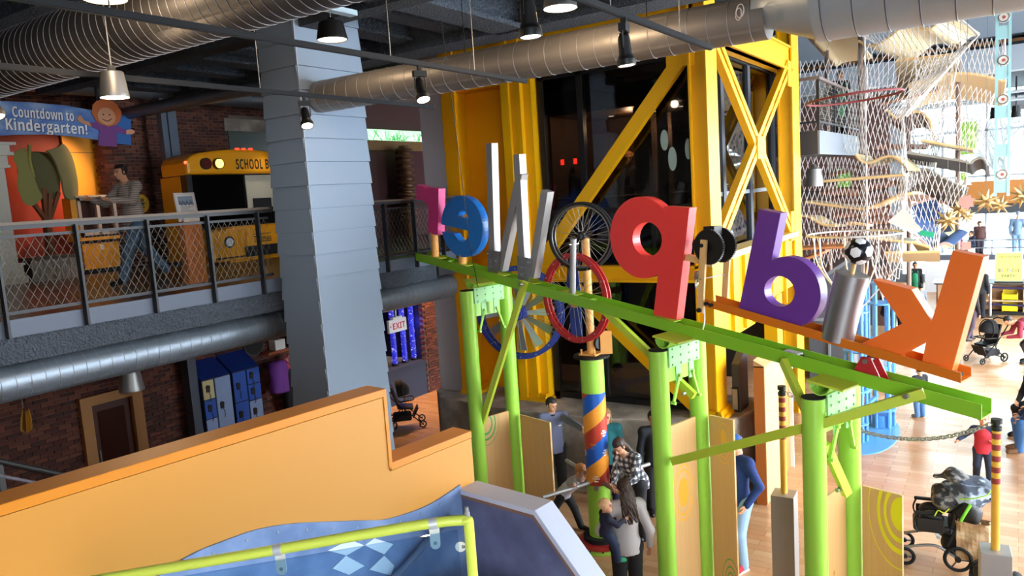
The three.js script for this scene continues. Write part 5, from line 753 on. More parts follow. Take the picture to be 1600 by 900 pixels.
// ================================================================ balcony and climbing sculpture
{
  const t = wthing('balcony', 'grey balcony platform with a mesh railing beside the climber', 'balcony', [19.9, 5.45, -4.4]), R = M.railMetal;
  part(t, 'deck', [b2(17.4, 22.4, 5.46, 5.9, -5.6, -3.5)], S(0x6d7078, 0.6)); part(t, 'side_face', [b2(17.36, 17.4, 5.44, 5.94, -5.6, -3.5)], S(0x34363a, 0.6)); part(t, 'front_face', [b2(17.36, 22.4, 5.44, 5.94, -3.5, -3.46)], S(0x7c828f, 0.55));
  part(t, 'top_rail', [b2(17.36, 22.4, 7.0, 7.06, -3.53, -3.45)], S(0x80706a, 0.5)); part(t, 'top_rail', [b2(17.34, 17.42, 7.0, 7.06, -5.6, -3.45)], S(0x80706a, 0.5)); part(t, 'rail', [b2(17.36, 22.4, 6.1, 6.14, -3.5, -3.46)], R); part(t, 'rail', [b2(17.36, 17.4, 6.1, 6.14, -5.6, -3.5)], R);
  for (const x of [17.4, 19.1, 20.7, 22.36]) part(t, 'post', [b2(x - 0.03, x + 0.03, 5.9, 7.0, -3.52, -3.46)], R); for (const z of [-5.5, -4.5, -3.9]) part(t, 'post', [b2(17.36, 17.42, 5.9, 7.0, z - 0.03, z + 0.03)], R);
  const w = []; for (let k = 0; k < 9; k++) w.push(b2(17.4, 22.4, 6.2 + k * 0.09, 6.206 + k * 0.09, -3.485, -3.479)); for (let k = 0; k < 50; k++) w.push(b2(17.4 + k * 0.1, 17.406 + k * 0.1, 6.14, 7.0, -3.484, -3.48)); part(t, 'wire_mesh', w, M.wire).userData.kind = 'stuff';
  for (const [x, z] of [[17.8, -5.3], [18.4, -5.3], [19.6, -5.35], [20.4, -5.35]]) part(t, 'board', [b2(x, x + 0.28, 5.9, 7.0, z, z + 0.05)], S(0xe0a860, 0.6));
  for (const x of [18.2, 21.4]) part(t, 'hanger', [cyl([x, 5.9, -5.0], [x, 11.6, -5.0], 0.03, 8)], M.darkMetal);
}
{
  const t = wthing('climbing_sculpture', 'tall climber of curved plywood sheets hung inside white rope netting', 'climber', [21, 0, -2.6]);
  const sheetMat = { W: S(0xd9c49a, 0.55), B: S(0x8a6448, 0.6), D: S(0x44464c, 0.6), G: S(0x8c8a80, 0.6), N: S(0x24406c, 0.6), O: S(0xd88a4a, 0.55) };
  const edge = S(0xecc68c, 0.5);
  for (const [k, X, pl, D] of SHEETS) {
    const cv = new THREE.CatmullRomCurve3(pl.map(([z, y]) => V(X, y, z)), false, 'catmullrom', 0.5), n = 28, P0 = cv.getPoints(n), th = 0.06, pos = [];
    const nrm = P0.map((p, i) => { const a = P0[Math.max(0, i - 1)], b = P0[Math.min(n, i + 1)], d = b.clone().sub(a).normalize(); return V(0, d.z, -d.y).multiplyScalar(d.z < 0 ? -1 : 1); });
    const q = (i, top, f) => P0[i].clone().addScaledVector(nrm[i], top ? th : 0).add(V(D[0] * f, D[1] * f, D[2] * f)).toArray();
    const quad = (a, b, c, d) => pos.push(...a, ...b, ...c, ...a, ...c, ...d);
    for (let i = 0; i < n; i++) { quad(q(i, 1, 0), q(i + 1, 1, 0), q(i + 1, 1, 1), q(i, 1, 1)); quad(q(i, 0, 0), q(i, 0, 1), q(i + 1, 0, 1), q(i + 1, 0, 0)); quad(q(i, 0, 1), q(i, 1, 1), q(i + 1, 1, 1), q(i + 1, 0, 1)); quad(q(i, 0, 0), q(i + 1, 0, 0), q(i + 1, 1, 0), q(i, 1, 0)); }
    quad(q(0, 0, 0), q(0, 1, 0), q(0, 1, 1), q(0, 0, 1)); quad(q(n, 0, 0), q(n, 0, 1), q(n, 1, 1), q(n, 1, 0));
    const g = new THREE.BufferGeometry(); g.setAttribute('position', new THREE.Float32BufferAttribute(pos, 3)); g.computeVertexNormals();
    const s = part(t, 'curved_board', [g], sheetMat[k]);
    part(s, 'board_edge', [new THREE.TubeGeometry(new THREE.CatmullRomCurve3(P0.map((p, i) => p.clone().addScaledVector(nrm[i], th / 2).add(V(-0.02, 0, 0)))), 40, 0.036, 6)], k === 'N' ? S(0xc9a09a, 0.5) : k === 'D' || k === 'G' ? S(0x9c978c, 0.6) : k === 'O' ? S(0xe0925a, 0.5) : edge);
  }
  const rope = S(0xf2ece8, 0.8);
  for (const [X, a, b] of NETS) {                                       // diamond netting between an upper and a lower line
    const mk = (l, dx) => new THREE.CatmullRomCurve3(l.map(([z, y], i) => V(X + dx + Math.sin(i * 1.3) * 0.12, y, z))), A = mk(a, 0), B = mk(b, 0), W = A.getLength() * 0.5 + B.getLength() * 0.5, Hh = A.getPoint(0.5).distanceTo(B.getPoint(0.5));
    const nu = Math.max(6, Math.round(W / 0.115)), nv = Math.max(4, Math.round(Hh / 0.2)), pt = (u, v) => { const p = A.getPoint(Math.min(1, Math.max(0, u))).lerp(B.getPoint(Math.min(1, Math.max(0, u))), v); p.x -= 0.25 * Math.sin(Math.PI * v) * 0.5; return p; }, g = [];
    for (let j = 0; j < nv; j++) for (let i = -1; i <= nu; i++) { const o = (j % 2) * 0.5, o2 = 0.5 - o; for (const s of [0, 1]) { const u0 = (i + o) / nu, u1 = (i + o2 + (o ? s : s - 1) + (o ? 0 : 0) + (o ? 0 : 0.0)) / nu; if (u0 < 0 || u1 < 0 || u0 > 1 || u1 > 1) continue; const p = pt(u0, j / nv), r = pt(u1, (j + 1) / nv); if (p.distanceTo(r) > 1e-3) g.push(cyl(p, r, 0.0095, 3)); } }
    if (g.length) part(t, 'rope_net', g, rope).userData.kind = 'stuff';
    for (const l of [[A.getPoint(0), B.getPoint(0)], [A.getPoint(1), B.getPoint(1)]]) part(t, 'edge_rope', [cyl(l[0], l[1], 0.016, 6)], rope);
  }
  for (const [z0, y0, z1, y1] of [[-2.97, 8.1, -2.95, 3.2], [-0.7, 7.8, -2.1, 6.2], [-1.3, 8.5, -0.7, 7.8]]) part(t, 'edge_rope', [cyl([20.05, y0, z0], [20.05, y1, z1], 0.022, 6)], rope);
  for (const [x, z] of [[23.2, -4.4], [23.4, -2.4], [22.6, -1.2], [21.6, -3.3]]) part(t, 'mast', [cyl([x, 0, z], [x, 11.6, z], 0.06, 14)], S(0x8a7468, 0.6));
  for (const z of [-2.9, -1.2, -4.2]) part(t, 'hanging_cable', [cyl([20.6, 8.2, z], [21.4, 11.6, z + 0.3], 0.008, 5)], M.wire);
  // dark inner boards and brown rails deep in the net
  for (const [z, y, w, h, x] of [[-3.9, 4.5, 1.0, 0.06, 22.5], [-3.5, 3.9, 1.2, 0.06, 22.8], [-3.7, 5.1, 1.1, 0.06, 23], [-3.0, 4.6, 1.3, 0.06, 23], [-2.8, 3.7, 1.0, 0.06, 22.6], [-4.2, 3.4, 1.0, 0.06, 22.4], [-2.5, 5.6, 1.2, 0.06, 23], [-2.3, 6.9, 1.4, 0.06, 23.2], [-2.0, 4.2, 1.1, 0.06, 23.1]]) part(t, 'inner_board', [bx(1.0, h, w, x, y, z, [0.18 * Math.sin(z * 9), 0, 0.1])], S(0xb87850, 0.6));
}
struct('wall_climber_back', [b2(27.0, 27.2, 0, 7.4, -12, -3.3)], S(0x5c4038, 0.8)); struct('wall_climber_back', [b2(26.6, 27.0, 2.0, 2.2, -12, -3.3), b2(26.6, 27.0, 4.3, 4.5, -12, -3.3)], S(0x3a302e, 0.8));
{ const t = wthing('play_ramp', 'grey sloping mesh side panel of a ramp behind the metal cylinder', 'ramp', [19.8, 0, -3.5]); part(t, 'side_panel', [ext([[-4.2, 0], [-3.0, 0], [-3.0, 2.95], [-3.2, 3.0], [-4.2, 2.3]], 0.05).rotateY(-Math.PI / 2).translate(19.5, 0, 0)], S(0x5c6066, 0.6)); part(t, 'handrail', [bar([19.45, 2.3, -4.2], [19.45, 3.02, -3.15], 0.06, 0.08)], S(0x8a8e94, 0.5)); part(t, 'frame', [b2(19.4, 19.5, 0, 1.5, -3.75, -3.7), b2(19.4, 19.5, 1.46, 1.54, -4.2, -3.0)], S(0x8a8e94, 0.5)); part(t, 'tread_block', [b2(19.5, 21.2, 0, 1.4, -4.2, -3.1)], S(0x44484e, 0.7)); }
{ const t = wthing('funnel_hoop', 'bent wire hoop basket above the blue pipes, behind the football', 'hoop', [15.2, 2.3, -2.4]), W = S(0xd8d8d4, 0.35, 0.6); const c = [15.0, 3.9, -2.42]; part(t, 'ring', [tf(tor(0.8, 0.018, 56, 8), c, [Math.PI / 2, 0, 0])], W); for (const a of [0.4, 1.5, 2.7, 3.8, 5.0, 5.9]) part(t, 'strut', [pipe([[c[0] + Math.cos(a) * 0.78, 3.9, c[2] + Math.sin(a) * 0.78], [c[0] + Math.cos(a) * 0.75, 3.45, c[2] + Math.sin(a) * 0.75], [c[0] + Math.cos(a) * 0.6, 3.15, c[2] + Math.sin(a) * 0.6], [c[0] + Math.cos(a) * 0.12, 2.55, c[2] + Math.sin(a) * 0.12]], 0.014, 24, 6)], W); part(t, 'collar', [cyl([15, 2.3, -2.42], [15, 2.6, -2.42], 0.14, 16)], W); }
{ const t = wthing('pipe_tower', 'light blue tower of upright pipes on a blue base plate', 'pipe tower', [15.5, 0, -2.3]), B = S(0x5a9cd8, 0.4);
  part(t, 'base_plate', [tf(new THREE.CylinderGeometry(1, 1, 0.02, 40).scale(1.25, 1, 0.52), [15.5, 0.01, -2.28])], B);
  for (const [x, z, h, y0, r] of [[15.0, -2.42, 3.0, 0, 0.17], [16.1, -2.14, 2.9, 0.0, 0.22]]) { for (let k = 0; k < 6; k++) { const a = k / 6 * 6.283 + 0.3; part(t, 'pipe', [cyl([x + Math.cos(a) * r, y0, z + Math.sin(a) * r], [x + Math.cos(a) * r, h, z + Math.sin(a) * r], 0.032, 12)], B); } for (const y of [0.35, 0.97, 1.74, 2.45, h - 0.05]) part(t, 'ring_plate', [cyl([x, y, z], [x, y + 0.03, z], r + 0.045, 24)], B); part(t, 'core', [cyl([x, 1.05, z], [x, 1.7, z], r * 0.75, 20)], S(0xc9d0d4, 0.3, 0.3)); part(t, 'foot', [cyl([x, 0, z], [x, 0.25, z], r * 0.8, 20)], B); }
  part(t, 'label_plate', [b2(15.45, 15.48, 1.1, 1.35, -2.35, -1.95)], S(0x5ad0e0, 0.5)); part(t, 'link', [bar([15.1, 0.5, -2.4], [16.0, 0.65, -2.2], 0.06, 0.06)], B); part(t, 'link', [bar([15.1, 0.8, -2.4], [16.0, 0.9, -2.2], 0.06, 0.06)], B); }
{ const t = wthing('red_ring', 'thin dark red ring hanging level in front of the balcony', 'ring', [16.6, 6.45, -2.655]); part(t, 'hoop', [tf(tor(0.87, 0.022, 64, 8), [16.6, 6.46, -2.655], [Math.PI / 2 - 0.05, 0, 0])], S(0x8a3a3c, 0.5)); for (const a of [0, 2.1, 4.2]) part(t, 'wire', [cyl([16.6 + Math.cos(a) * 0.87, 6.46, -2.655 + Math.sin(a) * 0.87], [16.6 + Math.cos(a) * 0.3, 7.99, -2.655 + Math.sin(a) * 0.3], 0.004, 5)], M.wire); }
{ // pale blue ladder-like frame
  const t = wthing('ladder_frame', 'pale blue ladder frame with round picture discs hanging by the window', 'frame', [17.7, 4.35, -0.21]), C = S(0xa8dce4, 0.4), X = 17.7, s = 0.7 / 17;
  for (const z of [-0.31, -0.1]) part(t, 'rail', [b2(X - 0.04, X + 0.04, 4.36, 11.6, z - 0.025, z + 0.025)], C);
  for (const y of [7.45, 6.7, 5.97, 5.24, 4.55]) part(t, 'plate', [b2(X - 0.03, X + 0.03, y - 0.12, y + 0.12, -0.3, -0.11)], C);
  for (const y of [7.72, 6.93, 6.2, 4.78]) { const d = part(t, 'disc', [tf(new THREE.CylinderGeometry(0.1, 0.1, 0.03, 28), [X - 0.03, y, -0.2], [0, 0, Math.PI / 2])], M.white); part(d, 'disc_ring', [tf(tor(0.085, 0.012, 28, 6), [X - 0.05, y, -0.2], [0, Math.PI / 2, 0])], M.steelDull); part(d, 'disc_mark', [tf(new THREE.CylinderGeometry(0.03, 0.03, 0.01, 12), [X - 0.05, y, -0.2], [0, 0, Math.PI / 2])], S(0xc06050, 0.5)); }
}
{ // star ornaments on threads
  const t = thing('star_ornament', 'gilded many-pointed star hanging farthest left, before the grey sheet', 'ornament', [19, 3.85, -1.2]), m = S(0xcdb07a, 0.4, 0.3);
  const dirs = []; for (let k = 0; k < 16; k++) { const y = 1 - (k + 0.5) / 8, a = k * 2.39996, r = Math.sqrt(1 - y * y); dirs.push(V(Math.cos(a) * r, y, Math.sin(a) * r)); }
  part(t, 'core', [ball(0.07, 0, 0, 0, 1, 1, 1, 10)], m); for (const d of dirs) part(t, 'spike', [cyl(d.clone().multiplyScalar(0.04), d.clone().multiplyScalar(0.3), 0.06, 4, 0.002)], m); part(t, 'thread', [cyl([0, 0.2, 0], [0, 7.74, 0], 0.004, 5)], M.wire);
  const put = (x, y, z, l, s) => { const c = t.clone(); c.name = numbered('star_ornament'); c.position.set(x, y, z); c.rotation.y = z * 5; c.userData = { label: l, category: 'ornament' }; c.scale.setScalar(s); scene.add(c); };
  put(19, 4.22, -0.5, 'gilded star hanging just left of the pale blue ladder frame', 0.95); put(19.3, 4.1, -0.26, 'gilded star hanging directly below the pale blue ladder frame', 0.8); put(19, 4.3, 0.15, 'pale star hanging at the right edge, highest of the row', 0.94); put(19.4, 4.05, -1.0, 'star hanging beside the pink paper tags', 0.85); put(20.2, 3.85, -0.9, 'small dull star behind the pink paper tags', 0.7);
  const p = thing('paper_mobile', 'string of pink paper shapes hanging between the stars', 'mobile', [18.3, 3.25, -0.82]); part(p, 'thread', [cyl([0, 0, 0], [0, 8.35, 0], 0.004, 5)], M.wire); part(p, 'tag', [bx(0.01, 0.17, 0.17, 0, 0.1, 0)], S(0xc79a90, 0.6)); part(p, 'flower', [ext(arcPts(0, 0, 0.17, 0.17, 0, 345, 16).map(([a, b], i) => [a * (i % 2 ? 1 : 0.7), b * (i % 2 ? 1 : 0.7)]), 0.01).rotateY(-Math.PI / 2).translate(0, 1.0, 0)], S(0xc79a90, 0.6)); part(p, 'cone', [new THREE.ConeGeometry(0.09, 0.2, 16).translate(0, 1.45, 0)], M.white);
  const a = thing('paper_dart', 'white paper dart with a green tail hung on the net', 'paper dart', [19.6, 3.72, -2.0]); part(a, 'wing', [ext([[-0.45, 0.1], [-0.1, 0.42], [0.25, -0.12], [0.1, -0.2]], 0.02).rotateY(-Math.PI / 2)], M.white); part(a, 'tail', [bx(0.02, 0.12, 0.3, 0, -0.2, 0.35, [0.25, 0, 0])], S(0x1fae80, 0.6)); part(a, 'thread', [cyl([0, 0.2, -0.1], [0, 7.8, -0.1], 0.003, 5)], M.wire);
}
// ---- plywood exhibit boards and the grey kiosk by the plinth
{ const P1 = S(0xdca672, 0.5), P2 = S(0xd07a34, 0.5);
  const t = wthing('exhibit_cabinet', 'tall plywood exhibit cabinet with a sloping top beside the plinth', 'cabinet', [11.9, 0, -3.2]); part(t, 'carcass', [ext([[11.42, 0], [12.6, 0], [12.6, 2.15], [11.42, 2.19]], 0.15).translate(0, 0, -3.285)], P2); part(t, 'front_panel', [b2(11.42, 12.6, 0.02, 2.16, -3.135, -3.12)], P1); part(t, 'sloping_top', [ext([[-3.285, 2.28], [-3.12, 2.19], [-3.12, 2.17], [-3.285, 2.17]], 1.18).rotateY(-Math.PI / 2).translate(12.6, 0, 0)], P1);
  const u = wthing('exhibit_board', 'plywood exhibit board with a white edge right of the tall cabinet', 'board', [12.9, 0, -3.15]); part(u, 'panel', [b2(12.65, 13.2, 0, 2.1, -3.34, -3.2)], P2); part(u, 'edge_strip', [b2(13.2, 13.24, 0, 2.1, -3.36, -3.14)], M.white);
  const g = wthing('info_kiosk', 'dark grey kiosk with a slanted top and framed screen on the plinth end', 'kiosk', [11.95, 1.33, -3.75]); part(g, 'body', [ext([[11.75, 1.34], [12.2, 1.34], [12.2, 2.36], [11.75, 2.12]], 0.12).translate(0, 0, -3.72)], S(0x3c3e40, 0.5)); part(g, 'screen_frame', [b2(11.72, 11.75, 1.36, 1.75, -3.72, -3.62)], M.black); part(g, 'screen', [b2(11.712, 11.72, 1.39, 1.72, -3.71, -3.63)], S(0x9a9484, 0.3)); }
{ const t = wthing('yellow_box', 'yellow toy cabinet on the floor beyond the steel tower', 'cabinet', [20.3, 0, -4.7]); part(t, 'carcass', [rb(0.6, 1.0, 0.55, 0.02, 20.4, 0.5, -4.72)], S(0xe8b41c, 0.45)); part(t, 'side', [rb(0.04, 0.96, 0.2, 0.01, 20.08, 0.5, -4.35)], S(0xf2d000, 0.45)); }
{ const t = wthing('white_table', 'low white table with a metal edge behind the blue pipes', 'table', [20.3, 0, -2.7]); part(t, 'top', [b2(19.6, 21.0, 0.42, 0.46, -3.0, -2.4)], M.white); part(t, 'edge', [b2(19.57, 19.6, 0.38, 0.47, -3.02, -2.38)], M.steelDull); for (const [x, z] of [[19.65, -2.95], [20.95, -2.95], [19.65, -2.45], [20.95, -2.45]]) part(t, 'leg', [cyl([x, 0, z], [x, 0.42, z], 0.025, 10)], M.steelDull); }
// ---- striped stanchions with a chain
{
  const mk = (x, z, label, ry) => { const t = thing('striped_post', label, 'post', [x, 0, z], ry); part(t, 'base_box', [rb(0.26, 1.32, 0.26, 0.006, 0, 0.66, 0)], S(0xaaa6a4, 0.42, 0.6)); for (const y of [0.15, 0.7, 1.25]) part(t, 'rivet', [cyl([0.09, y, 0.13], [0.09, y, 0.134], 0.008, 8), ], M.steel);
    part(t, 'pole', [cyl([0, 1.32, 0], [0, 2.5, 0], 0.038, 20)], S(0xe0a63c, 0.45)); for (let k = 0; k < 5; k++) part(t, 'red_band', [cyl([0, 1.98 + k * 0.11, 0], [0, 2.035 + k * 0.11, 0], 0.0392, 20)], S(0x8e2b2c, 0.5)); part(t, 'cap', [cyl([0, 2.5, 0], [0, 2.54, 0], 0.044, 20), cyl([0, 2.54, 0], [0, 2.57, 0], 0.03, 16), cyl([0, 2.57, 0], [0, 2.61, 0], 0.048, 20)], M.black); return t; };
  mk(8.85, -2.225, 'striped post on a brushed metal box left of the near green posts', 0.05); mk(8.28, -0.115, 'striped post on a pale metal box in front of the wheelchair', 0.1);
  const t = wthing('barrier_chain', 'pale link chain strung between the two striped posts', 'chain', [8.6, 2.0, -1.2]), A = V(8.84, 2.555, -2.18), B = V(8.29, 2.555, -0.16), link = tor(0.022, 0.006, 14, 5).scale(1, 1.5, 1);
  const n = 60, pt = (s) => A.clone().lerp(B, s).add(V(0.3 * Math.sin(Math.PI * s), -0.42 * 4 * s * (1 - s), 0)); const g = []; for (let k = 0; k < n; k++) { const p = pt((k + 0.5) / n), d = pt((k + 1) / n).sub(pt(k / n)).normalize(), q = new THREE.Quaternion().setFromUnitVectors(V(0, 1, 0), d); g.push(link.clone().rotateY(k % 2 ? Math.PI / 2 : 0).applyQuaternion(q).translate(...p.toArray())); }
  part(t, 'links', g, M.steel).userData.kind = 'stuff';
}
// ---- check-in desk, queue barriers and what stands there
{
  const t = wthing('check_in_desk', 'long plywood check-in desk with a dark counter top', 'desk', [30.2, 0, 0.4]), W = S(0xd8b48a, 0.5);
  part(t, 'counter_top', [b2(29.4, 30.6, 1.04, 1.09, -2.25, 3.5)], S(0x3a3634, 0.4)); part(t, 'kick', [b2(29.7, 30.5, 0, 0.12, -2.1, 3.4)], M.black);
  for (const [a, b] of [[-2.15, -1.6], [-1.5, -0.9], [0.35, 1.4], [1.45, 3.4]]) part(t, 'front_panel', [b2(29.55, 29.6, 0.12, 1.04, a, b)], W); part(t, 'back_panel', [b2(30.1, 30.15, 0.12, 1.04, -2.15, 3.4)], S(0xa07a54, 0.6)); part(t, 'side_panel', [b2(29.6, 30.5, 0.12, 1.04, -2.2, -2.15)], S(0xa06a3a, 0.5)); for (const z of [-1.55, -0.85, 0.3]) part(t, 'divider', [b2(29.6, 30.1, 0.12, 1.04, z - 0.02, z + 0.02)], W);
  part(t, 'grey_top', [b2(29.3, 30.4, 1.09, 1.12, -2.3, -1.0)], S(0xc4c8cc, 0.4));
  const b = (y, l) => { const q = thing('storage_bin', l, 'bin', [29.85, y, -0.08]); part(q, 'tray', [b2(-0.22, 0.22, 0, 0.03, -0.2, 0.2), b2(0.2, 0.22, 0, 0.3, -0.2, 0.2), b2(-0.22, -0.2, 0, 0.2, -0.2, 0.2), b2(-0.22, 0.22, 0, 0.26, -0.22, -0.2), b2(-0.22, 0.22, 0, 0.26, 0.2, 0.22)], S(0xf0d410, 0.4)); };
  b(0.12, 'yellow open bin under the desk, the lower of two'); b(0.5, 'yellow open bin under the desk, the upper of two'); struct('trim_5', [b2(29.62, 30.1, 0.46, 0.5, -0.83, 0.28)], W);
  const s = wthing('check_in_sign', 'yellow framed sign reading check in here for birthday party', 'sign', [29.7, 1.09, -0.12]);
  const m = S(0xffffff, 0.5, 0, { map: canvasTex(256, 340, (g, w, h) => { g.fillStyle = '#e6ee70'; g.fillRect(0, 0, w, h); g.fillStyle = '#3a3c30'; g.textAlign = 'center'; g.font = 'bold 34px sans-serif'; g.fillText('CHECK IN HERE', w / 2, 58, 228); g.font = 'bold 16px sans-serif'; g.fillText('for', w / 2, 92); g.font = 'bold 56px sans-serif'; const cs = ['#3a3c30', '#7a5ab0', '#e0a020', '#d84a30', '#3a70c0', '#3a3c30', '#8a5a30', '#3a3c30']; [...'BIRTHDAY'].forEach((c, i) => { g.fillStyle = cs[i]; g.fillText(c, 32 + i * 27.5, 232, 27); }); g.fillStyle = '#3a3c30'; g.font = 'bold 46px sans-serif'; g.fillText('PARTY!', w / 2, 296, 160); }) }); m.userData.keepUV = true;
  part(s, 'frame', [bx(0.04, 1.0, 0.78, 29.72, 1.6, -0.12)], S(0xb4b8bc, 0.4)); part(s, 'face', [tf(new THREE.PlaneGeometry(0.7, 0.92), [29.695, 1.6, -0.12], [0, -Math.PI / 2, 0])], m); part(s, 'foot', [bx(0.3, 0.03, 0.8, 29.75, 1.105, -0.12)], M.darkMetal);
  solo('paper_cup', 'white paper cup on the desk left of the orange letter', 'cup', [lathe([[0, 0], [0.05, 0], [0.07, 0.2], [0.066, 0.2], [0.048, 0.01], [0, 0.01]], 16).translate(29.7, 1.12, -1.85)], M.white);
  const st = thing('queue_post', 'steel queue post nearest the orange letter with navy belts', 'barrier post', [29.3, 0, -0.62]); part(st, 'foot', [lathe([[0, 0.04], [0.2, 0.03], [0.24, 0], [0, 0]], 28)], S(0x6a6258, 0.4, 0.5)); part(st, 'pole', [cyl([0, 0.03, 0], [0, 1.02, 0], 0.045, 16)], M.steel); part(st, 'cap', [cyl([0, 1.02, 0], [0, 1.07, 0], 0.055, 16)], M.steelDull);
  const cl = (x, z, l) => { const c = st.clone(); c.name = numbered('queue_post'); c.position.set(x, 0, z); c.userData = { label: l, category: 'barrier post' }; scene.add(c); }; cl(28.9, 1.05, 'steel queue post at the right edge of the picture'); cl(32.4, -2.0, 'queue post behind the desk with a navy belt'); cl(32.6, -0.9, 'queue post behind the desk hidden partly by the orange letter');
  for (const [x0, z0, x1, z1, l] of [[29.3, -0.62, 28.9, 1.05, 'navy belts from the nearest queue post to the right edge'], [29.3, -0.62, 29.2, -1.9, 'navy belts running behind the orange letter'], [32.4, -2.0, 32.6, -0.9, 'navy belts behind the desk']]) { const q = wthing('queue_belt', l, 'belt', [(x0 + x1) / 2, 0.3, (z0 + z1) / 2]); for (const y of [0.42, 0.98]) part(q, 'belt', [bar([x0, y, z0], [x1, y, z1], 0.006, 0.06)], S(0x2c2c58, 0.7)); }
  const rl = wthing('ramp_railing', 'thin grey railing on the pale ramp before the far window', 'railing', [35, 0, 1]); for (const y of [2.05, 1.75]) part(rl, 'rail', [cyl([35, y, -2.2], [35, y, 6], 0.025, 8)], S(0x70747a, 0.5)); for (let k = 0; k < 7; k++) part(rl, 'post', [cyl([35, 1.4, -2 + k * 1.3], [35, 2.05, -2 + k * 1.3], 0.022, 8)], S(0x70747a, 0.5));
  struct('floor_ramp', [b2(34.9, 36.6, 0, 1.42, -3.0, 6.9)], S(0xd4d8dc, 0.6)); struct('trim_6', [b2(34.86, 34.92, 1.3, 1.5, -3.0, 6.9)], S(0x4a4e5c, 0.6));
}
// ---- green dotted art panels, houses and bare trees outside
{
  const dots = (c, d) => { const m = S(0xffffff, 0.5, 0, { map: canvasTex(128, 128, (g, w, h) => { g.fillStyle = c; g.fillRect(0, 0, w, h); g.fillStyle = d; for (let k = 0; k < 26; k++) { g.beginPath(); g.arc(rnd() * w, rnd() * h, rr(5, 12), 0, 7); g.fill(); } }) }); m.userData.keepUV = true; return m; };
  const art = (l, z0, z1, y0, y1, m) => solo('art_panel', l, 'art panel', [b2(38.015, 38.055, y0, y1, z0, z1)], m);
  art('green dotted glass panel high in the far window', -1.95, -1.3, 5.45, 6.8, dots('#8cc040', '#e0f0a0')); art('green dotted glass panel just above the timber fascia', -1.95, -1.75, 4.35, 4.7, dots('#8cc040', '#e0f0a0')); art('pale yellow dotted panel low in the far window', -2.6, -2.1, 1.5, 2.8, dots('#d8dc98', '#eef0d0'));
  solo('art_panel', 'small green dotted panel seen through the net under the balcony', 'art panel', [b2(26.96, 26.999, 4.55, 5.15, -4.85, -4.45)], dots('#58a020', '#c8f080'));
  struct('building_outside', [b2(80, 90, 0, 14, -40, -6)], S(0xb4bcc8, 0.8)); for (let i = 0; i < 5; i++) for (let j = 0; j < 3; j++) { const w = struct('building_window', [b2(79.85, 80, 2 + j * 4, 4.6 + j * 4, -34 + i * 5.6, -31.4 + i * 5.6)], S(0x5a6878, 0.3)); }
  const tree = (x, z, h, l) => { const t = thing('bare_tree', l, 'tree', [x, -0.05, z]), bark = S(0x8a8684, 0.9), g = []; const grow = (p, d, L, r, n) => { const q = p.clone().addScaledVector(d, L); g.push(cyl(p, q, r, 6, r * 0.68)); if (n) for (let k = 0; k < (n > 3 ? 4 : 3); k++) { const e = d.clone().add(V(rr(-0.8, 0.8), rr(-0.1, 0.6), rr(-0.8, 0.8))).normalize(); grow(q, e, L * rr(0.6, 0.8), r * 0.62, n - 1); } }; grow(V(0, 0, 0), V(0.04, 1, 0.03), h * 0.32, h * 0.022, 5); part(t, 'branches', [g.slice(1)], bark).userData.kind = 'stuff'; part(t, 'trunk', [g[0]], bark); };
  tree(50, -0.2, 9, 'bare tree outside, right of the pale blue ladder frame'); tree(54, -4.6, 10, 'bare tree outside seen through the netting'); tree(60, 3.5, 11, 'bare tree outside at the right edge');
  for (const [x, z, y, l] of [[33, -0.62, 6.6, 'black stage light hanging left inside the ladder frame'], [32.5, 0.02, 6.55, 'black stage light hanging right of the ladder frame']]) { const t = thing('stage_light', l, 'lamp', [x, y, z]); part(t, 'housing', [cyl([0, 0, 0], [0, 0.4, 0], 0.16, 16, 0.12)], M.black); part(t, 'yoke', [cyl([0.18, 0.2, 0], [0.18, 0.7, 0], 0.02, 6), cyl([-0.18, 0.2, 0], [-0.18, 0.7, 0], 0.02, 6), bx(0.4, 0.04, 0.05, 0, 0.7, 0)], M.black); part(t, 'clamp', [cyl([0, 0.7, 0], [0, 1.4, 0], 0.03, 8)], M.black); }
  { const t = wthing('pipe_grid', 'pale pipe grid under the far ceiling, seen through the net', 'pipe', [31, 7.2, 0]); for (const [x, y] of [[30, 7.25], [31.5, 7.1], [33, 7.3]]) part(t, 'pipe', [cyl([x, y, -8], [x, y, 6.8], 0.05, 10)], S(0xb8c2ca, 0.5)); for (const z of [-6, -1, 4]) part(t, 'hanger', [cyl([31.5, 7.1, z], [31.5, 8, z], 0.02, 6)], M.steelDull); }
  { const t = wthing('air_duct', 'pale grey duct stub at the far right under the dark soffit', 'duct', [34, 6.9, 0.6]); part(t, 'pipe', [cyl([34, 7.2, -0.2], [34, 7.2, 6.8], 0.32, 24)], M.galv); part(t, 'hanger', [cyl([34, 7.5, 1], [34, 8, 1], 0.02, 6)], M.steelDull); }
}
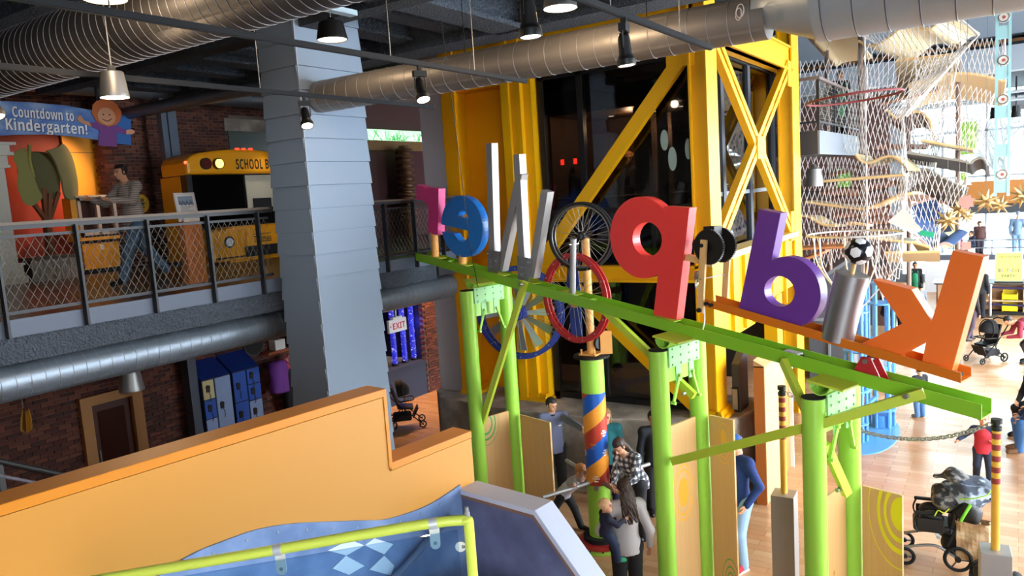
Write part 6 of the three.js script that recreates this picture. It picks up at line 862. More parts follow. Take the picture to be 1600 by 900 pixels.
// ================================================================ people: distance fields meshed as smooth skins
function isoMesh(f, lo, hi, cell) {            // surface nets: one vertex per crossed cell
  const nx = Math.ceil((hi[0] - lo[0]) / cell) + 1, ny = Math.ceil((hi[1] - lo[1]) / cell) + 1, nz = Math.ceil((hi[2] - lo[2]) / cell) + 1, F = new Float32Array(nx * ny * nz), id = (i, j, k) => (k * ny + j) * nx + i;
  for (let k = 0; k < nz; k++) for (let j = 0; j < ny; j++) for (let i = 0; i < nx; i++) F[id(i, j, k)] = f(lo[0] + i * cell, lo[1] + j * cell, lo[2] + k * cell);
  const vi = new Int32Array(nx * ny * nz).fill(-1), pos = [], idx = [], E8 = [[0, 1], [0, 2], [0, 4], [1, 3], [1, 5], [2, 3], [2, 6], [3, 7], [4, 5], [4, 6], [5, 7], [6, 7]];
  for (let k = 0; k < nz - 1; k++) for (let j = 0; j < ny - 1; j++) for (let i = 0; i < nx - 1; i++) {
    const c = []; let s = 0; for (let q = 0; q < 8; q++) { const v = F[id(i + (q & 1), j + ((q >> 1) & 1), k + (q >> 2))]; c.push(v); if (v < 0) s |= 1 << q; } if (s === 0 || s === 255) continue;
    let x = 0, y = 0, z = 0, n = 0; for (const [a, b] of E8) { if ((c[a] < 0) === (c[b] < 0)) continue; const t = c[a] / (c[a] - c[b]); x += (a & 1) + ((b & 1) - (a & 1)) * t; y += ((a >> 1) & 1) + (((b >> 1) & 1) - ((a >> 1) & 1)) * t; z += (a >> 2) + ((b >> 2) - (a >> 2)) * t; n++; }
    vi[id(i, j, k)] = pos.length / 3; pos.push(lo[0] + (i + x / n) * cell, lo[1] + (j + y / n) * cell, lo[2] + (k + z / n) * cell);
  }
  const quad = (a, b, c, d, flip) => { if (a < 0 || b < 0 || c < 0 || d < 0) return; flip ? idx.push(a, b, c, a, c, d) : idx.push(a, c, b, a, d, c); };
  for (let k = 1; k < nz - 1; k++) for (let j = 1; j < ny - 1; j++) for (let i = 1; i < nx - 1; i++) {
    const a = F[id(i, j, k)] < 0;
    if (a !== F[id(i + 1, j, k)] < 0) quad(vi[id(i, j - 1, k - 1)], vi[id(i, j, k - 1)], vi[id(i, j, k)], vi[id(i, j - 1, k)], a);
    if (a !== F[id(i, j + 1, k)] < 0) quad(vi[id(i - 1, j, k - 1)], vi[id(i - 1, j, k)], vi[id(i, j, k)], vi[id(i, j, k - 1)], a);
    if (a !== F[id(i, j, k + 1)] < 0) quad(vi[id(i - 1, j - 1, k)], vi[id(i, j - 1, k)], vi[id(i, j, k)], vi[id(i - 1, j, k)], a);
  }
  const g = new THREE.BufferGeometry(); g.setAttribute('position', new THREE.Float32BufferAttribute(pos, 3)); g.setIndex(idx); g.computeVertexNormals(); return g;
}
// tapered capsules, smoothly joined; sx flattens a bone front to back
function capsules(bones, k) {
  const B = bones.map(([a, b, ra, rb_, sz = 1]) => { const dx = b[0] - a[0], dy = b[1] - a[1], dz = b[2] - a[2]; return [a[0], a[1], a[2], dx, dy, dz, 1 / (dx * dx + dy * dy + dz * dz + 1e-9), ra, rb_ - ra, sz]; });
  return (x, y, z) => { let d = 1e3; for (const b of B) { const px = x - b[0], py = y - b[1], pz = z - b[2]; let t = (px * b[3] + py * b[4] + pz * b[5]) * b[6]; t = t < 0 ? 0 : t > 1 ? 1 : t; const ex = px - b[3] * t, ey = py - b[4] * t, ez = (pz - b[5] * t) * b[9], e = Math.sqrt(ex * ex + ey * ey + ez * ez) - b[7] - b[8] * t; if (e > d + k) continue; if (d > e + k) { d = e; continue; } const h = 0.5 + 0.5 * (d - e) / k; d = d + (e - d) * h - k * h * (1 - h); } return d; };
}
function bounds(bones, pad) { const lo = [1e9, 1e9, 1e9], hi = [-1e9, -1e9, -1e9]; for (const [a, b, ra, rb_] of bones) for (const p of [a, b]) for (let i = 0; i < 3; i++) { const r = Math.max(ra, rb_) + pad; lo[i] = Math.min(lo[i], p[i] - r); hi[i] = Math.max(hi[i], p[i] + r); } return [lo, hi]; }
function handGeo(curl) {                        // a left hand 0.19 long, wrist at the origin, fingers towards -y, palm to -x, thumb to +z
  const b = [[[0, 0, 0], [0, -0.05, 0.0], 0.021, 0.023], [[0, -0.03, 0.018], [0, -0.085, 0.024], 0.014, 0.012], [[0, -0.03, 0], [0, -0.09, 0.004], 0.015, 0.012], [[0, -0.03, -0.014], [0, -0.085, -0.022], 0.014, 0.012]];
  [[0.028, 0.072, 0.0082], [0.009, 0.082, 0.0085], [-0.01, 0.076, 0.0082], [-0.028, 0.06, 0.0075]].forEach(([z, L, r], i) => { let p = [0, -0.085 + Math.abs(z) * 0.15, z], a = curl * 0.55; for (const [s, rr_] of [[0.45, r], [0.3, r * 0.94], [0.25, r * 0.86]]) { const q = [p[0] - Math.sin(a) * L * s, p[1] - Math.cos(a) * L * s, p[2] + z * 0.06]; b.push([p, q, rr_, rr_ * 0.93]); p = q; a += curl; } });
  { let p = [-0.004, -0.022, 0.022], a = 0.75; for (const [s, r] of [[0.035, 0.0115], [0.028, 0.0098], [0.022, 0.0085]]) { const q = [p[0] - Math.sin(curl * 0.7) * s * 0.7, p[1] - Math.cos(a) * s, p[2] + Math.sin(a) * s]; b.push([p, q, r, r * 0.9]); p = q; a -= 0.35; } }
  const f = capsules(b, 0.006), [lo, hi] = bounds(b, 0.008); return isoMesh(f, lo, hi, 0.0036);
}
const HANDS = { relaxed: handGeo(0.35), grip: handGeo(1.05) };
function mirrorX(g) { g = g.clone(); g.scale(-1, 1, 1); const i = g.index.array; for (let k = 0; k < i.length; k += 3) { const t = i[k]; i[k] = i[k + 1]; i[k + 1] = t; } g.computeVertexNormals(); return g; }
const HEADS = {};
function headGeo(child) {                       // head 0.23 high, centre at the origin, face towards +z
  if (HEADS[child]) return HEADS[child];
  const el = (x, y, z, cx, cy, cz, rx, ry, rz) => { const a = (x - cx) / rx, b = (y - cy) / ry, c = (z - cz) / rz, k = Math.sqrt(a * a + b * b + c * c); return (k - 1) * Math.min(rx, ry, rz); };
  const sm = (a, b, k) => { const h = Math.max(0, Math.min(1, 0.5 + 0.5 * (a - b) / k)); return a + (b - a) * h - k * h * (1 - h); }, ch = child ? 0.8 : 1;
  const f = (x, y, z) => {
    const ax = Math.abs(x); let d = el(x, y, z, 0, 0.022, -0.012, 0.076, 0.092, 0.094); d = sm(d, el(x, y, z, 0, -0.052, 0.028, 0.054 / (child ? 0.95 : 1), 0.058, 0.058), 0.03); d = sm(d, el(x, y, z, 0, -0.09, 0.058, 0.022, 0.02, 0.022), 0.02);
    d = sm(d, el(x, y, z, 0, -0.022, 0.096, 0.0115 * ch, 0.026 * ch, 0.017 * ch), 0.01); d = sm(d, el(x, y, z, 0, -0.036, 0.101, 0.014 * ch, 0.009, 0.012 * ch), 0.008);
    d = sm(d, el(ax, y, z, 0.03, 0.028, 0.076, 0.026, 0.01, 0.012), 0.012); const eye = el(ax, y, z, 0.031, 0.003, 0.092, 0.017, 0.011, 0.014); d = -sm(-d, eye, 0.008);
    d = sm(d, el(x, y, z, 0, -0.064, 0.083, 0.024, 0.007, 0.008), 0.006); d = sm(d, el(ax, y, z, 0.078, -0.008, -0.008, 0.01, 0.03, 0.018), 0.006); d = sm(d, Math.hypot(x, z + 0.012) - 0.047 + (y > -0.07 ? (y + 0.07) * 2 : 0), 0.02); return Math.max(d, -0.15 - y);
  };
  return (HEADS[child] = isoMesh(f, [-0.1, -0.152, -0.12], [0.1, 0.125, 0.125], 0.0055));
}
function hairGeo(kind) {
  if (HEADS[kind]) return HEADS[kind];
  const el = (x, y, z, cx, cy, cz, rx, ry, rz) => { const a = (x - cx) / rx, b = (y - cy) / ry, c = (z - cz) / rz; return (Math.sqrt(a * a + b * b + c * c) - 1) * Math.min(rx, ry, rz); };
  const f = (x, y, z) => {
    const wob = 0.0035 * Math.sin(x * 150 + y * 40) * Math.cos(z * 130 + y * 60); let d = el(x, y, z, 0, 0.028, -0.018, 0.087, 0.1, 0.102);
    const face = Math.max(z > 0.0 ? 0.052 - (0.5 + 0) * 0 - y + 0.0 : 0, -1); let cut = Math.max(0.058 - y, 0) * (z > 0.02 ? 1 : 0); if (z > 0.02 && y < 0.06) d = Math.max(d, 0.02); if (y < -0.055 && kind !== 'long') d = Math.max(d, -0.055 - y);
    if (kind === 'long') { const w = 0.085 + Math.max(0, -y) * 0.1; d = Math.min(d, Math.max(el(x, y, z, 0, -0.13, -0.06, w, 0.25, 0.06), z > 0.01 ? z : -1)); if (z > 0.03 && y < 0.06 && Math.abs(x) < 0.075) d = Math.max(d, 0.02); }
    if (kind === 'thin') d = el(x, y, z, 0, 0.026, -0.016, 0.0795, 0.094, 0.096) + (z > 0.03 && y < 0.07 ? 0.02 : 0) + (y < -0.02 ? 0.02 : 0); return d + wob;
  };
  return (HEADS[kind] = isoMesh(f, [-0.13, kind === 'long' ? -0.4 : -0.1, -0.15], [0.13, 0.14, 0.1], kind === 'thin' ? 0.006 : 0.008));
}
function person(label, pos, face, H, o = {}) {
  const ry = Math.atan2(face[0], face[1]), t = thing('person', label, 'person', pos, ry), P3 = {}, cell = (o.cell ?? 0.017), child = !!o.child;
  const J = { pelvis: [0, 0.525, 0], waist: [0, 0.61, 0.005], chest: [0, 0.735, 0.0], neck: [0, 0.83, -0.008], head: [0, 0.93, 0.012], shL: [0.1, 0.805, 0], elL: [0.135, 0.635, -0.015], wrL: [0.14, 0.485, 0.03], hipL: [0.052, 0.51, 0], knL: [0.058, 0.28, 0.012], anL: [0.058, 0.045, -0.012], shR: [-0.1, 0.805, 0], elR: [-0.135, 0.635, -0.015], wrR: [-0.14, 0.485, 0.03], hipR: [-0.052, 0.51, 0], knR: [-0.058, 0.28, 0.012], anR: [-0.058, 0.045, -0.012] };
  if (child) { Object.assign(J, { pelvis: [0, 0.47, 0], waist: [0, 0.55, 0.01], chest: [0, 0.67, 0], neck: [0, 0.765, -0.008], head: [0, 0.89, 0.012], shL: [0.105, 0.735, 0], shR: [-0.105, 0.735, 0], elL: [0.14, 0.58, -0.01], elR: [-0.14, 0.58, -0.01], wrL: [0.145, 0.45, 0.03], wrR: [-0.145, 0.45, 0.03], hipL: [0.055, 0.45, 0], hipR: [-0.055, 0.45, 0], knL: [0.06, 0.25, 0.01], knR: [-0.06, 0.25, 0.01] }); }
  for (const [k, v] of Object.entries(o.pose ?? {})) J[k] = v.slice();
  for (const k in J) J[k] = J[k].map((v) => v * H);
  for (const [k, v] of Object.entries(o.world ?? {})) { const w = V(...v).sub(V(...pos)).applyAxisAngle(V(0, 1, 0), -ry); J[k] = w.toArray(); }
  const ik = (a, c, l1, l2, hint) => { const A = V(...a), Cc = V(...c), d = Cc.clone().sub(A); let L = Math.min(d.length(), (l1 + l2) * 0.995); d.normalize(); const x = (L * L + l1 * l1 - l2 * l2) / (2 * L), h = Math.sqrt(Math.max(0, l1 * l1 - x * x)), n = V(...hint).addScaledVector(d, -V(...hint).dot(d)).normalize(); return A.addScaledVector(d, x).addScaledVector(n, h).toArray(); };
  for (const s of ['L', 'R']) { const sg = s === 'L' ? 1 : -1; if ((o.world?.['wr' + s] || o.pose?.['wr' + s]) && !o.pose?.['el' + s]) J['el' + s] = ik(J['sh' + s], J['wr' + s], 0.172 * H, 0.155 * H, o.elbow?.[s] ?? [sg * 0.6, -0.7, -0.5]); if ((o.pose?.['an' + s] || o.world?.['an' + s]) && !o.pose?.['kn' + s]) J['kn' + s] = ik(J['hip' + s], J['an' + s], (child ? 0.21 : 0.24) * H, (child ? 0.21 : 0.24) * H, [sg * 0.1, 0, 1]); }
  const r = (v) => v * H * (o.girth ?? 1), U = (a, b, ra, rb_, sz, grow = 0) => [J[a], J[b], r(ra) + grow, r(rb_) + grow, sz];
  const toe = (s) => J['to' + s] ?? (J['to' + s] = [J['an' + s][0] * 1 + (s === 'L' ? 0.012 : -0.012) * H, J['an' + s][1] - 0.024 * H, J['an' + s][2] + 0.1 * H]); toe('L'); toe('R');
  const torso = (g) => [U('pelvis', 'waist', 0.082, 0.076, 1.25, g), U('waist', 'chest', 0.076, 0.086, 1.25, g), U('shL', 'shR', 0.045, 0.045, 1.1, g), U('chest', 'neck', 0.07, 0.034, 1, g), U('hipL', 'hipR', 0.062, 0.062, 1.1, g)];
  const arm = (s, g, e = 1) => [U('sh' + s, 'el' + s, 0.034, 0.027, 1, g), U('el' + s, 'wr' + s, 0.027, 0.018 * e, 1, g)], leg = (s, g) => [U('hip' + s, 'kn' + s, 0.056, 0.037, 1, g), U('kn' + s, 'an' + s, 0.036, 0.023, 1, g)], foot = (s, g) => [U('an' + s, 'to' + s, 0.022, 0.018, 1, g)];
  const mesh = (bones, k, c = cell) => { const [lo, hi] = bounds(bones, k + 0.01); return isoMesh(capsules(bones, k), lo, hi, c); };
  const nk = [J.neck, [J.head[0], J.head[1] - 0.02 * H, J.head[2] - 0.012 * H], r(0.03), r(0.028), 1];
  const hs = (o.headSize ?? (child ? 0.205 + 0.0 * H : 0.225)) / 0.23, hq = new THREE.Euler(...(o.look ?? [0.05, 0, 0]), 'YXZ'), hm = new THREE.Matrix4().compose(V(...J.head), new THREE.Quaternion().setFromEuler(hq), V(hs, hs, hs));
  const geos = [mesh([...torso(0), nk, ...arm('L', 0), ...arm('R', 0), ...leg('L', 0), ...leg('R', 0), ...foot('L', 0), ...foot('R', 0)], 0.02 * H), headGeo(child).clone().applyMatrix4(hm)];
  for (const s of ['L', 'R']) { if (o.noHands) break; const d = V(...J['wr' + s]).sub(V(...J['el' + s])).normalize(), y = d.clone().negate(), x0 = V(s === 'L' ? 1 : -1, 0, 0.0), z = V(0, 0, 1).addScaledVector(y, -y.z); if (z.length() < 0.25) z.set(0, 1, 0).addScaledVector(y, -y.y); z.normalize(); const x = y.clone().cross(z), k = H / 1.75 * (child ? 0.95 : 1); let g = HANDS[o.hands?.[s] ?? 'relaxed']; if (s === 'R') g = mirrorX(g); geos.push(g.clone().applyMatrix4(new THREE.Matrix4().makeBasis(x, y, z).scale(V(k, k, k)).setPosition(...J['wr' + s]))); }
  part(t, 'body', geos, o.skin ?? M.skin);
  const lift = 0.011 * (child ? 0.8 : 1);
  { const hem = J.pelvis[1] - (o.hem ?? 0.05) * H, sitting = J.knL[1] > J.hipL[1] - 0.1 * H, bones = [U('pelvis', 'waist', 0.094, 0.08, 1.25, lift), U('waist', 'chest', 0.08, 0.088, 1.25, lift), U('shL', 'shR', 0.046, 0.046, 1.1, lift), U('chest', 'neck', 0.072, 0.03, 1, lift * 0.5), ...(sitting ? [] : [[[J.pelvis[0], hem, J.pelvis[2]], J.pelvis, r(0.098) + lift, r(0.096) + lift, 1.2]]), ...(o.shortSleeve ? [U('shL', 'elL', 0.036, 0.034, 1, lift), U('shR', 'elR', 0.036, 0.034, 1, lift)] : [...arm('L', lift, 1.05), ...arm('R', lift, 1.05)])];
    const f0 = capsules(bones, 0.018 * H), tb = capsules(bones.slice(0, 2).concat(sitting ? [] : [bones[4]]), 0.01), nY = J.neck[1] + 0.012 * H, [lo, hi] = bounds(bones, 0.03);
    part(t, 'top', [isoMesh((x, y, z) => { let d = f0(x, y, z); if (!sitting && y < hem + 0.01 && Math.abs(x - J.pelvis[0]) < 0.11 * H && Math.abs(z - J.pelvis[2]) < 0.11 * H) d = Math.max(d, hem - y); return d; }, lo, hi, cell)], o.top); }
  if (o.vest) { const hem = J.pelvis[1] - 0.06 * H, b = [U('pelvis', 'waist', 0.1, 0.088, 1.25, lift + 0.004), U('waist', 'chest', 0.088, 0.096, 1.25, lift + 0.004), U('chest', 'neck', 0.084, 0.034, 1, lift), [[0, hem, 0], J.pelvis, r(0.105) + lift, r(0.1) + lift, 1.2]], f1 = capsules(b, 0.018 * H), [l1, h1] = bounds(b, 0.02); part(t, 'vest', [isoMesh((x, y, z) => Math.max(f1(x, y, z), hem - y), l1, h1, 0.013)], o.vest); }
  if (!o.dress) part(t, 'trousers', [mesh([U('pelvis', 'waist', 0.08, 0.07, 1.25, lift * 0.8), U('hipL', 'hipR', 0.064, 0.064, 1.1, lift * 0.8), ...['L', 'R'].flatMap((s) => [U('hip' + s, 'kn' + s, 0.058, 0.042, 1, lift), U('kn' + s, 'an' + s, o.slim ? 0.038 : 0.043, o.slim ? 0.025 : 0.036, 1, lift)])], 0.015 * H)], o.bottom);
  for (const s of ['L', 'R']) part(t, 'shoe', [mesh([[J['an' + s], J['to' + s], r(0.026) + 0.006, r(0.022) + 0.005, 1], [[J['an' + s][0], J['an' + s][1] - 0.014 * H, J['an' + s][2] - 0.012 * H], [J['to' + s][0], J['to' + s][1] - 0.002 * H, J['to' + s][2] + 0.012 * H], r(0.022), r(0.018), 1], ...(o.boots ? [[J['an' + s], J['kn' + s].map((v, i) => J['an' + s][i] + (v - J['an' + s][i]) * 0.45), r(0.032), r(0.042), 1]] : [])], 0.012 * H, Math.min(cell, 0.012))], o.shoes ?? M.black);
  if (o.hair) part(t, 'hair', [hairGeo(o.hairKind ?? 'short').clone().applyMatrix4(hm)], o.hair);
  if (!o.far) for (const s of [1, -1]) part(t, 'eye', [ball(0.011, s * 0.031, 0.004, 0.079, 1, 0.8, 0.7, 10).applyMatrix4(hm)], S(0x1c1410, 0.3));
  if (o.cap) { part(t, 'cap', [join([new THREE.SphereGeometry(0.1, 20, 12, 0, 6.3, 0, 1.5).scale(0.92, 1.02, 1.06).translate(0, 0.03, -0.012)]).applyMatrix4(hm)], o.cap); part(t, 'cap_brim', [ext([...arcPts(0, 0.07, 0.068, 0.09, 10, 170, 16), [-0.07, 0.02], [0.07, 0.02]], 0.006).rotateX(Math.PI / 2 - 0.15).translate(0, 0.04, 0.02).applyMatrix4(hm)], o.brim ?? o.cap); }
  t.userData.J = undefined; delete t.userData.J; return { t, J, hm };
}
const cloth = (c, r = 0.85) => S(c, r), hairC = { dark: S(0x1c1512, 0.6), brown: S(0x3a261b, 0.55), light: S(0x8a6440, 0.6), red: S(0xb0703c, 0.6), blond: S(0xc29a66, 0.6) };
const plaid = S(0xffffff, 0.85, 0, { map: canvasTex(64, 64, (g, w, h) => { g.fillStyle = '#eeeeec'; g.fillRect(0, 0, w, h); g.fillStyle = 'rgba(24,26,40,0.62)'; g.fillRect(0, 0, 32, 64); g.fillRect(0, 0, 64, 32); }) }); plaid.map.wrapS = plaid.map.wrapT = THREE.RepeatWrapping; plaid.map.repeat.set(12, 12);
const stripes = S(0xffffff, 0.85, 0, { map: canvasTex(16, 16, (g) => { g.fillStyle = '#b4a69c'; g.fillRect(0, 0, 16, 16); g.fillStyle = '#6e6a70'; g.fillRect(0, 0, 16, 6); }) }); stripes.map.wrapS = stripes.map.wrapT = THREE.RepeatWrapping; stripes.map.repeat.set(30, 30);
const denim = cloth(0x6f8fb4), black = cloth(0x121216), navyC = cloth(0x1c2440);
{ // man in grey fleece
  const m = person('man in a grey-blue fleece leaning one hand on the striped pole', [10.3, 0, -6.22], [-0.72, 0.69], 1.73, { top: cloth(0x69708e), bottom: black, hair: hairC.dark, look: [0.25, 0.45, 0], world: { wrL: [9.62, 1.5, -5.28] }, pose: { wrR: [-0.15, 0.5, 0.03], elR: [-0.165, 0.64, -0.03] }, hands: { L: 'grip' } });
  part(m.t, 'collar', [tf(tor(0.062, 0.014, 20, 8), [0, m.J.neck[1] - 0.01, 0.005], [Math.PI / 2 - 0.25, 0, 0])], black); part(m.t, 'chest_logo', [bx(0.05, 0.02, 0.004, 0.085, m.J.chest[1] + 0.02, 0.152, [0, 0.3, 0])], M.offWhite);
}
person('person in a teal sweater and navy jeans half hidden by the striped pole', [10.3, 0, -5.25], [-0.9, 0.42], 1.64, { top: cloth(0x1c6a70), bottom: navyC, hair: hairC.light, hairKind: 'long', slim: true, look: [0.2, 0.1, 0], pose: { wrR: [-0.13, 0.47, 0.08] } });
person('woman with long brown hair in a black and white checked shirt pushing the bar', [9.5, 0, -4.44], [-0.93, -0.3], 1.66, { top: plaid, bottom: cloth(0x25242c), hair: hairC.brown, hairKind: 'long', look: [0.7, 0.1, 0], pose: { pelvis: [0, 0.52, -0.04], waist: [0, 0.6, 0.0], chest: [0, 0.72, 0.06], neck: [0, 0.8, 0.11], head: [0, 0.885, 0.17], shL: [0.1, 0.775, 0.08], shR: [-0.1, 0.775, 0.08] }, world: { wrL: [8.92, 1.0, -4.38], wrR: [9.0, 1.0, -4.52] }, hands: { L: 'grip', R: 'grip' } });
person('person in a dark jacket standing behind the woman in the checked shirt', [10.5, 0, -4.55], [-0.8, 0.6], 1.62, { top: cloth(0x20242c), bottom: black, hair: hairC.dark, far: true });
{ // woman with baby
  const m = person('woman seen from behind with dark curly hair carrying a baby on her hip', [7.7, 0, -3.74], [0.75, -0.66], 1.66, { top: cloth(0xb9b2b0), bottom: black, slim: true, hair: hairC.brown, hairKind: 'long', look: [0.2, 0.3, 0], pose: { wrL: [0.16, 0.6, 0.1], wrR: [-0.17, 0.5, 0.0], elR: [-0.16, 0.63, -0.04] }, hands: { L: 'grip' } });
  const curls = []; for (let k = 0; k < 26; k++) { const a = rr(-1.2, 1.2), y0 = rr(-0.05, 0.05); curls.push(pipe(Array.from({ length: 8 }, (_, i) => [Math.sin(a) * (0.09 + i * 0.004) + Math.sin(i * 1.7 + k) * 0.012, y0 - i * 0.05, -Math.cos(a) * (0.095 + i * 0.003) + Math.cos(i * 1.7 + k) * 0.012]), 0.014, 16, 5)); } part(m.t, 'hair_curl', [join(curls).applyMatrix4(m.hm)], hairC.brown).userData.kind = 'stuff';
  person('baby with a bald head in a navy hooded jacket held on the woman\'s hip', [7.4, 0.78, -3.84], [0.75, 0.66], 0.74, { child: true, girth: 1.25, headSize: 0.175, cell: 0.012, top: cloth(0x1c2036), bottom: cloth(0x1a2844), shoes: cloth(0x2f9a6a), hair: S(0xd9a878, 0.7), hairKind: 'thin', look: [0, -0.5, 0], pose: { wrR: [-0.1, 0.66, 0.26], wrL: [0.12, 0.6, 0.22], anL: [0.14, 0.1, 0.2], anR: [-0.12, 0.06, 0.12] } });
}
person('child with reddish hair in a pale top pushing the steel bar of the turning pole', [9.42, 0, -5.48], [-0.1, 1], 1.17, { child: true, top: cloth(0xb6aeb2), bottom: black, hair: hairC.red, look: [0.5, 0.1, 0], pose: { pelvis: [0, 0.46, -0.08], waist: [0, 0.53, -0.03], chest: [0, 0.62, 0.07], neck: [0, 0.7, 0.14], head: [0, 0.81, 0.21], shL: [0.1, 0.675, 0.1], shR: [-0.1, 0.675, 0.1], hipL: [0.055, 0.44, -0.08], hipR: [-0.055, 0.44, -0.08], anR: [-0.06, 0.1, -0.34], anL: [0.06, 0.045, 0.12] }, world: { wrL: [8.98, 1.0, -4.99], wrR: [8.8, 0.99, -5.03] }, hands: { L: 'grip', R: 'grip' } });
{
  const m = person('man in a blue cap, blue sweater and pale jeans with hands in pockets', [9.41, 0, -2.95], [-0.8, -0.35], 1.77, { top: cloth(0x17326e), bottom: cloth(0x8aa6c6), shoes: cloth(0xb02838), cap: cloth(0x2a5ca8), brim: M.white, hair: hairC.brown, look: [0.35, -0.25, 0], pose: { wrL: [0.13, 0.52, 0.06], elL: [0.17, 0.645, -0.03], wrR: [-0.13, 0.52, 0.06], elR: [-0.17, 0.645, -0.03], anL: [0.07, 0.045, 0.05], anR: [-0.065, 0.045, -0.06] } });
  for (const s of ['L', 'R']) part(m.t, 'shoe_sole', [bx(0.1, 0.025, 0.29, m.J['an' + s][0], 0.014, m.J['an' + s][2] + 0.08)], M.white); part(m.t, 'chest_logo', [bx(0.04, 0.03, 0.004, 0.07, m.J.chest[1] + 0.04, 0.153, [0, 0.3, 0])], M.offWhite);
}
{
  const m = person('boy in a red top with dark sleeves walking beside the striped post', [13.71, 0, -0.37], [-0.97, 0.1], 1.16, { child: true, vest: cloth(0xb02430), top: navyC, bottom: cloth(0x20283c), shoes: cloth(0x8a8684), hair: hairC.light, pose: { wrL: [0.1, 0.62, 0.16], wrR: [-0.3, 0.6, 0.12], anL: [0.08, 0.045, 0.07], anR: [-0.07, 0.06, -0.06] } });
}
const sit = { pelvis: [0, 0.335, 0], waist: [0, 0.41, 0.01], chest: [0, 0.535, 0.03], neck: [0, 0.635, 0.04], head: [0, 0.735, 0.07], shL: [0.1, 0.61, 0.03], shR: [-0.1, 0.61, 0.03], hipL: [0.055, 0.325, 0.02], hipR: [-0.055, 0.325, 0.02], knL: [0.07, 0.31, 0.25], knR: [-0.06, 0.31, 0.25], anL: [0.08, 0.045, 0.27], anR: [-0.05, 0.045, 0.22], wrL: [0.06, 0.36, 0.24], wrR: [-0.06, 0.38, 0.22] };
person('seated person in a dark coat with fur trim and black boots on the bench', [16.6, 0, 0.42], [-0.75, -0.66], 1.68, { top: black, bottom: cloth(0x1a191e), slim: true, boots: true, hair: hairC.dark, hairKind: 'long', pose: sit, look: [0.5, 0, 0] });
person('seated person in blue jeans and brown boots at the right edge', [15.6, 0, 0.5], [-0.35, -0.94], 1.66, { top: cloth(0x20304c), bottom: cloth(0x3f6ea8), shoes: cloth(0x7a5638), boots: true, hair: hairC.brown, pose: sit });
person('person in a maroon jacket bending over the black stroller', [22.6, 0, 0.35], [-0.3, -0.95], 1.66, { cell: 0.024, far: true, top: cloth(0x8c2438), bottom: cloth(0x4c5058), boots: true, hair: hairC.dark, look: [0.9, 0, 0], pose: { pelvis: [0, 0.46, -0.12], waist: [0, 0.53, -0.06], chest: [0, 0.6, 0.08], neck: [0, 0.63, 0.18], head: [0, 0.65, 0.28], shL: [0.1, 0.6, 0.15], shR: [-0.1, 0.6, 0.15], hipL: [0.06, 0.44, -0.12], hipR: [-0.06, 0.44, -0.12], anL: [0.07, 0.045, 0.02], anR: [-0.07, 0.045, -0.04], wrL: [0.12, 0.42, 0.32], wrR: [-0.12, 0.42, 0.32] } });
person('child in jeans half hidden behind the low end of the green beam', [16.95, 0, -1.55], [0.6, -0.6], 1.12, { child: true, cell: 0.02, far: true, top: cloth(0x1c1c22), bottom: cloth(0x5e86b8), shoes: cloth(0x909aa0), hair: hairC.dark });
person('person in a short dark coat walking away beyond the orange letter', [24.9, 0, -1.02], [0.9, 0.5], 1.7, { cell: 0.026, far: true, top: cloth(0x221c22), bottom: cloth(0x4a3c48), slim: true, hair: hairC.dark, pose: { anL: [0.06, 0.05, 0.15], anR: [-0.06, 0.08, -0.18] } });
const apron = (m, col) => { part(m.t, 'apron', [isoMesh(capsules([[[0, m.J.chest[1] - 0.02, 0.02], [0, m.J.pelvis[1] - 0.25, 0.03], 0.135, 0.15, 1.2]], 0.01), [-0.16, m.J.pelvis[1] - 0.42, 0.09], [0.16, m.J.chest[1] + 0.12, 0.28], 0.02)], cloth(col)); part(m.t, 'apron_strap', [pipe([[0.1, m.J.chest[1] + 0.05, 0.13], [0.07, m.J.neck[1], 0.03], [0, m.J.neck[1] + 0.01, -0.05], [-0.07, m.J.neck[1], 0.03], [-0.1, m.J.chest[1] + 0.05, 0.13]], 0.015, 24, 6)], cloth(col)); };
apron(person('desk attendant in a black shirt and green apron', [31.2, 0, -3.0], [-0.95, 0.1], 1.62, { cell: 0.026, top: black, bottom: black, hair: hairC.dark, skin: S(0xa8704e, 0.55) }), 0x1f8a5c);
person('child in a grey hooded jacket at the desk, back turned', [29.1, 0, -2.62], [0.95, -0.1], 1.12, { child: true, cell: 0.024, far: true, top: cloth(0x9aa0a8), bottom: cloth(0x3c4658), hair: hairC.dark });
person('crouched person all in black between the blue pipes and the orange letter', [26.3, 0, -3.35], [-0.6, 0.75], 1.7, { cell: 0.026, far: true, top: black, bottom: cloth(0x101014), hair: hairC.dark, pose: { ...sit } });
person('person in black with a green lanyard standing just right of the orange letter', [28.9, 0, -0.92], [0.95, 0.1], 1.72, { cell: 0.026, far: true, top: black, bottom: cloth(0x15151c), hair: hairC.dark });
apron(person('attendant with short fair hair in black with a green apron on the balcony', [21.9, 5.9, -3.84], [-0.75, 0.66], 1.76, { cell: 0.022, top: black, bottom: black, hair: hairC.light, look: [0.45, 0.1, 0], pose: { wrL: [0.1, 0.62, 0.12], wrR: [-0.1, 0.63, 0.12] } }), 0x2a9a64);
person('child in a pink coat on the pale ramp by the far window', [35.7, 1.42, -1.85], [-0.9, 0.3], 0.85, { child: true, cell: 0.026, far: true, top: cloth(0xc83060), bottom: cloth(0x802048), hair: cloth(0xd06888) });
person('person in a dark blue jacket bending on the ramp next to the pink child', [35.7, 1.42, -1.36], [-0.5, -0.8], 1.15, { cell: 0.028, far: true, top: cloth(0x1c2640), bottom: cloth(0x1a2030), hair: hairC.dark, pose: { ...sit } });
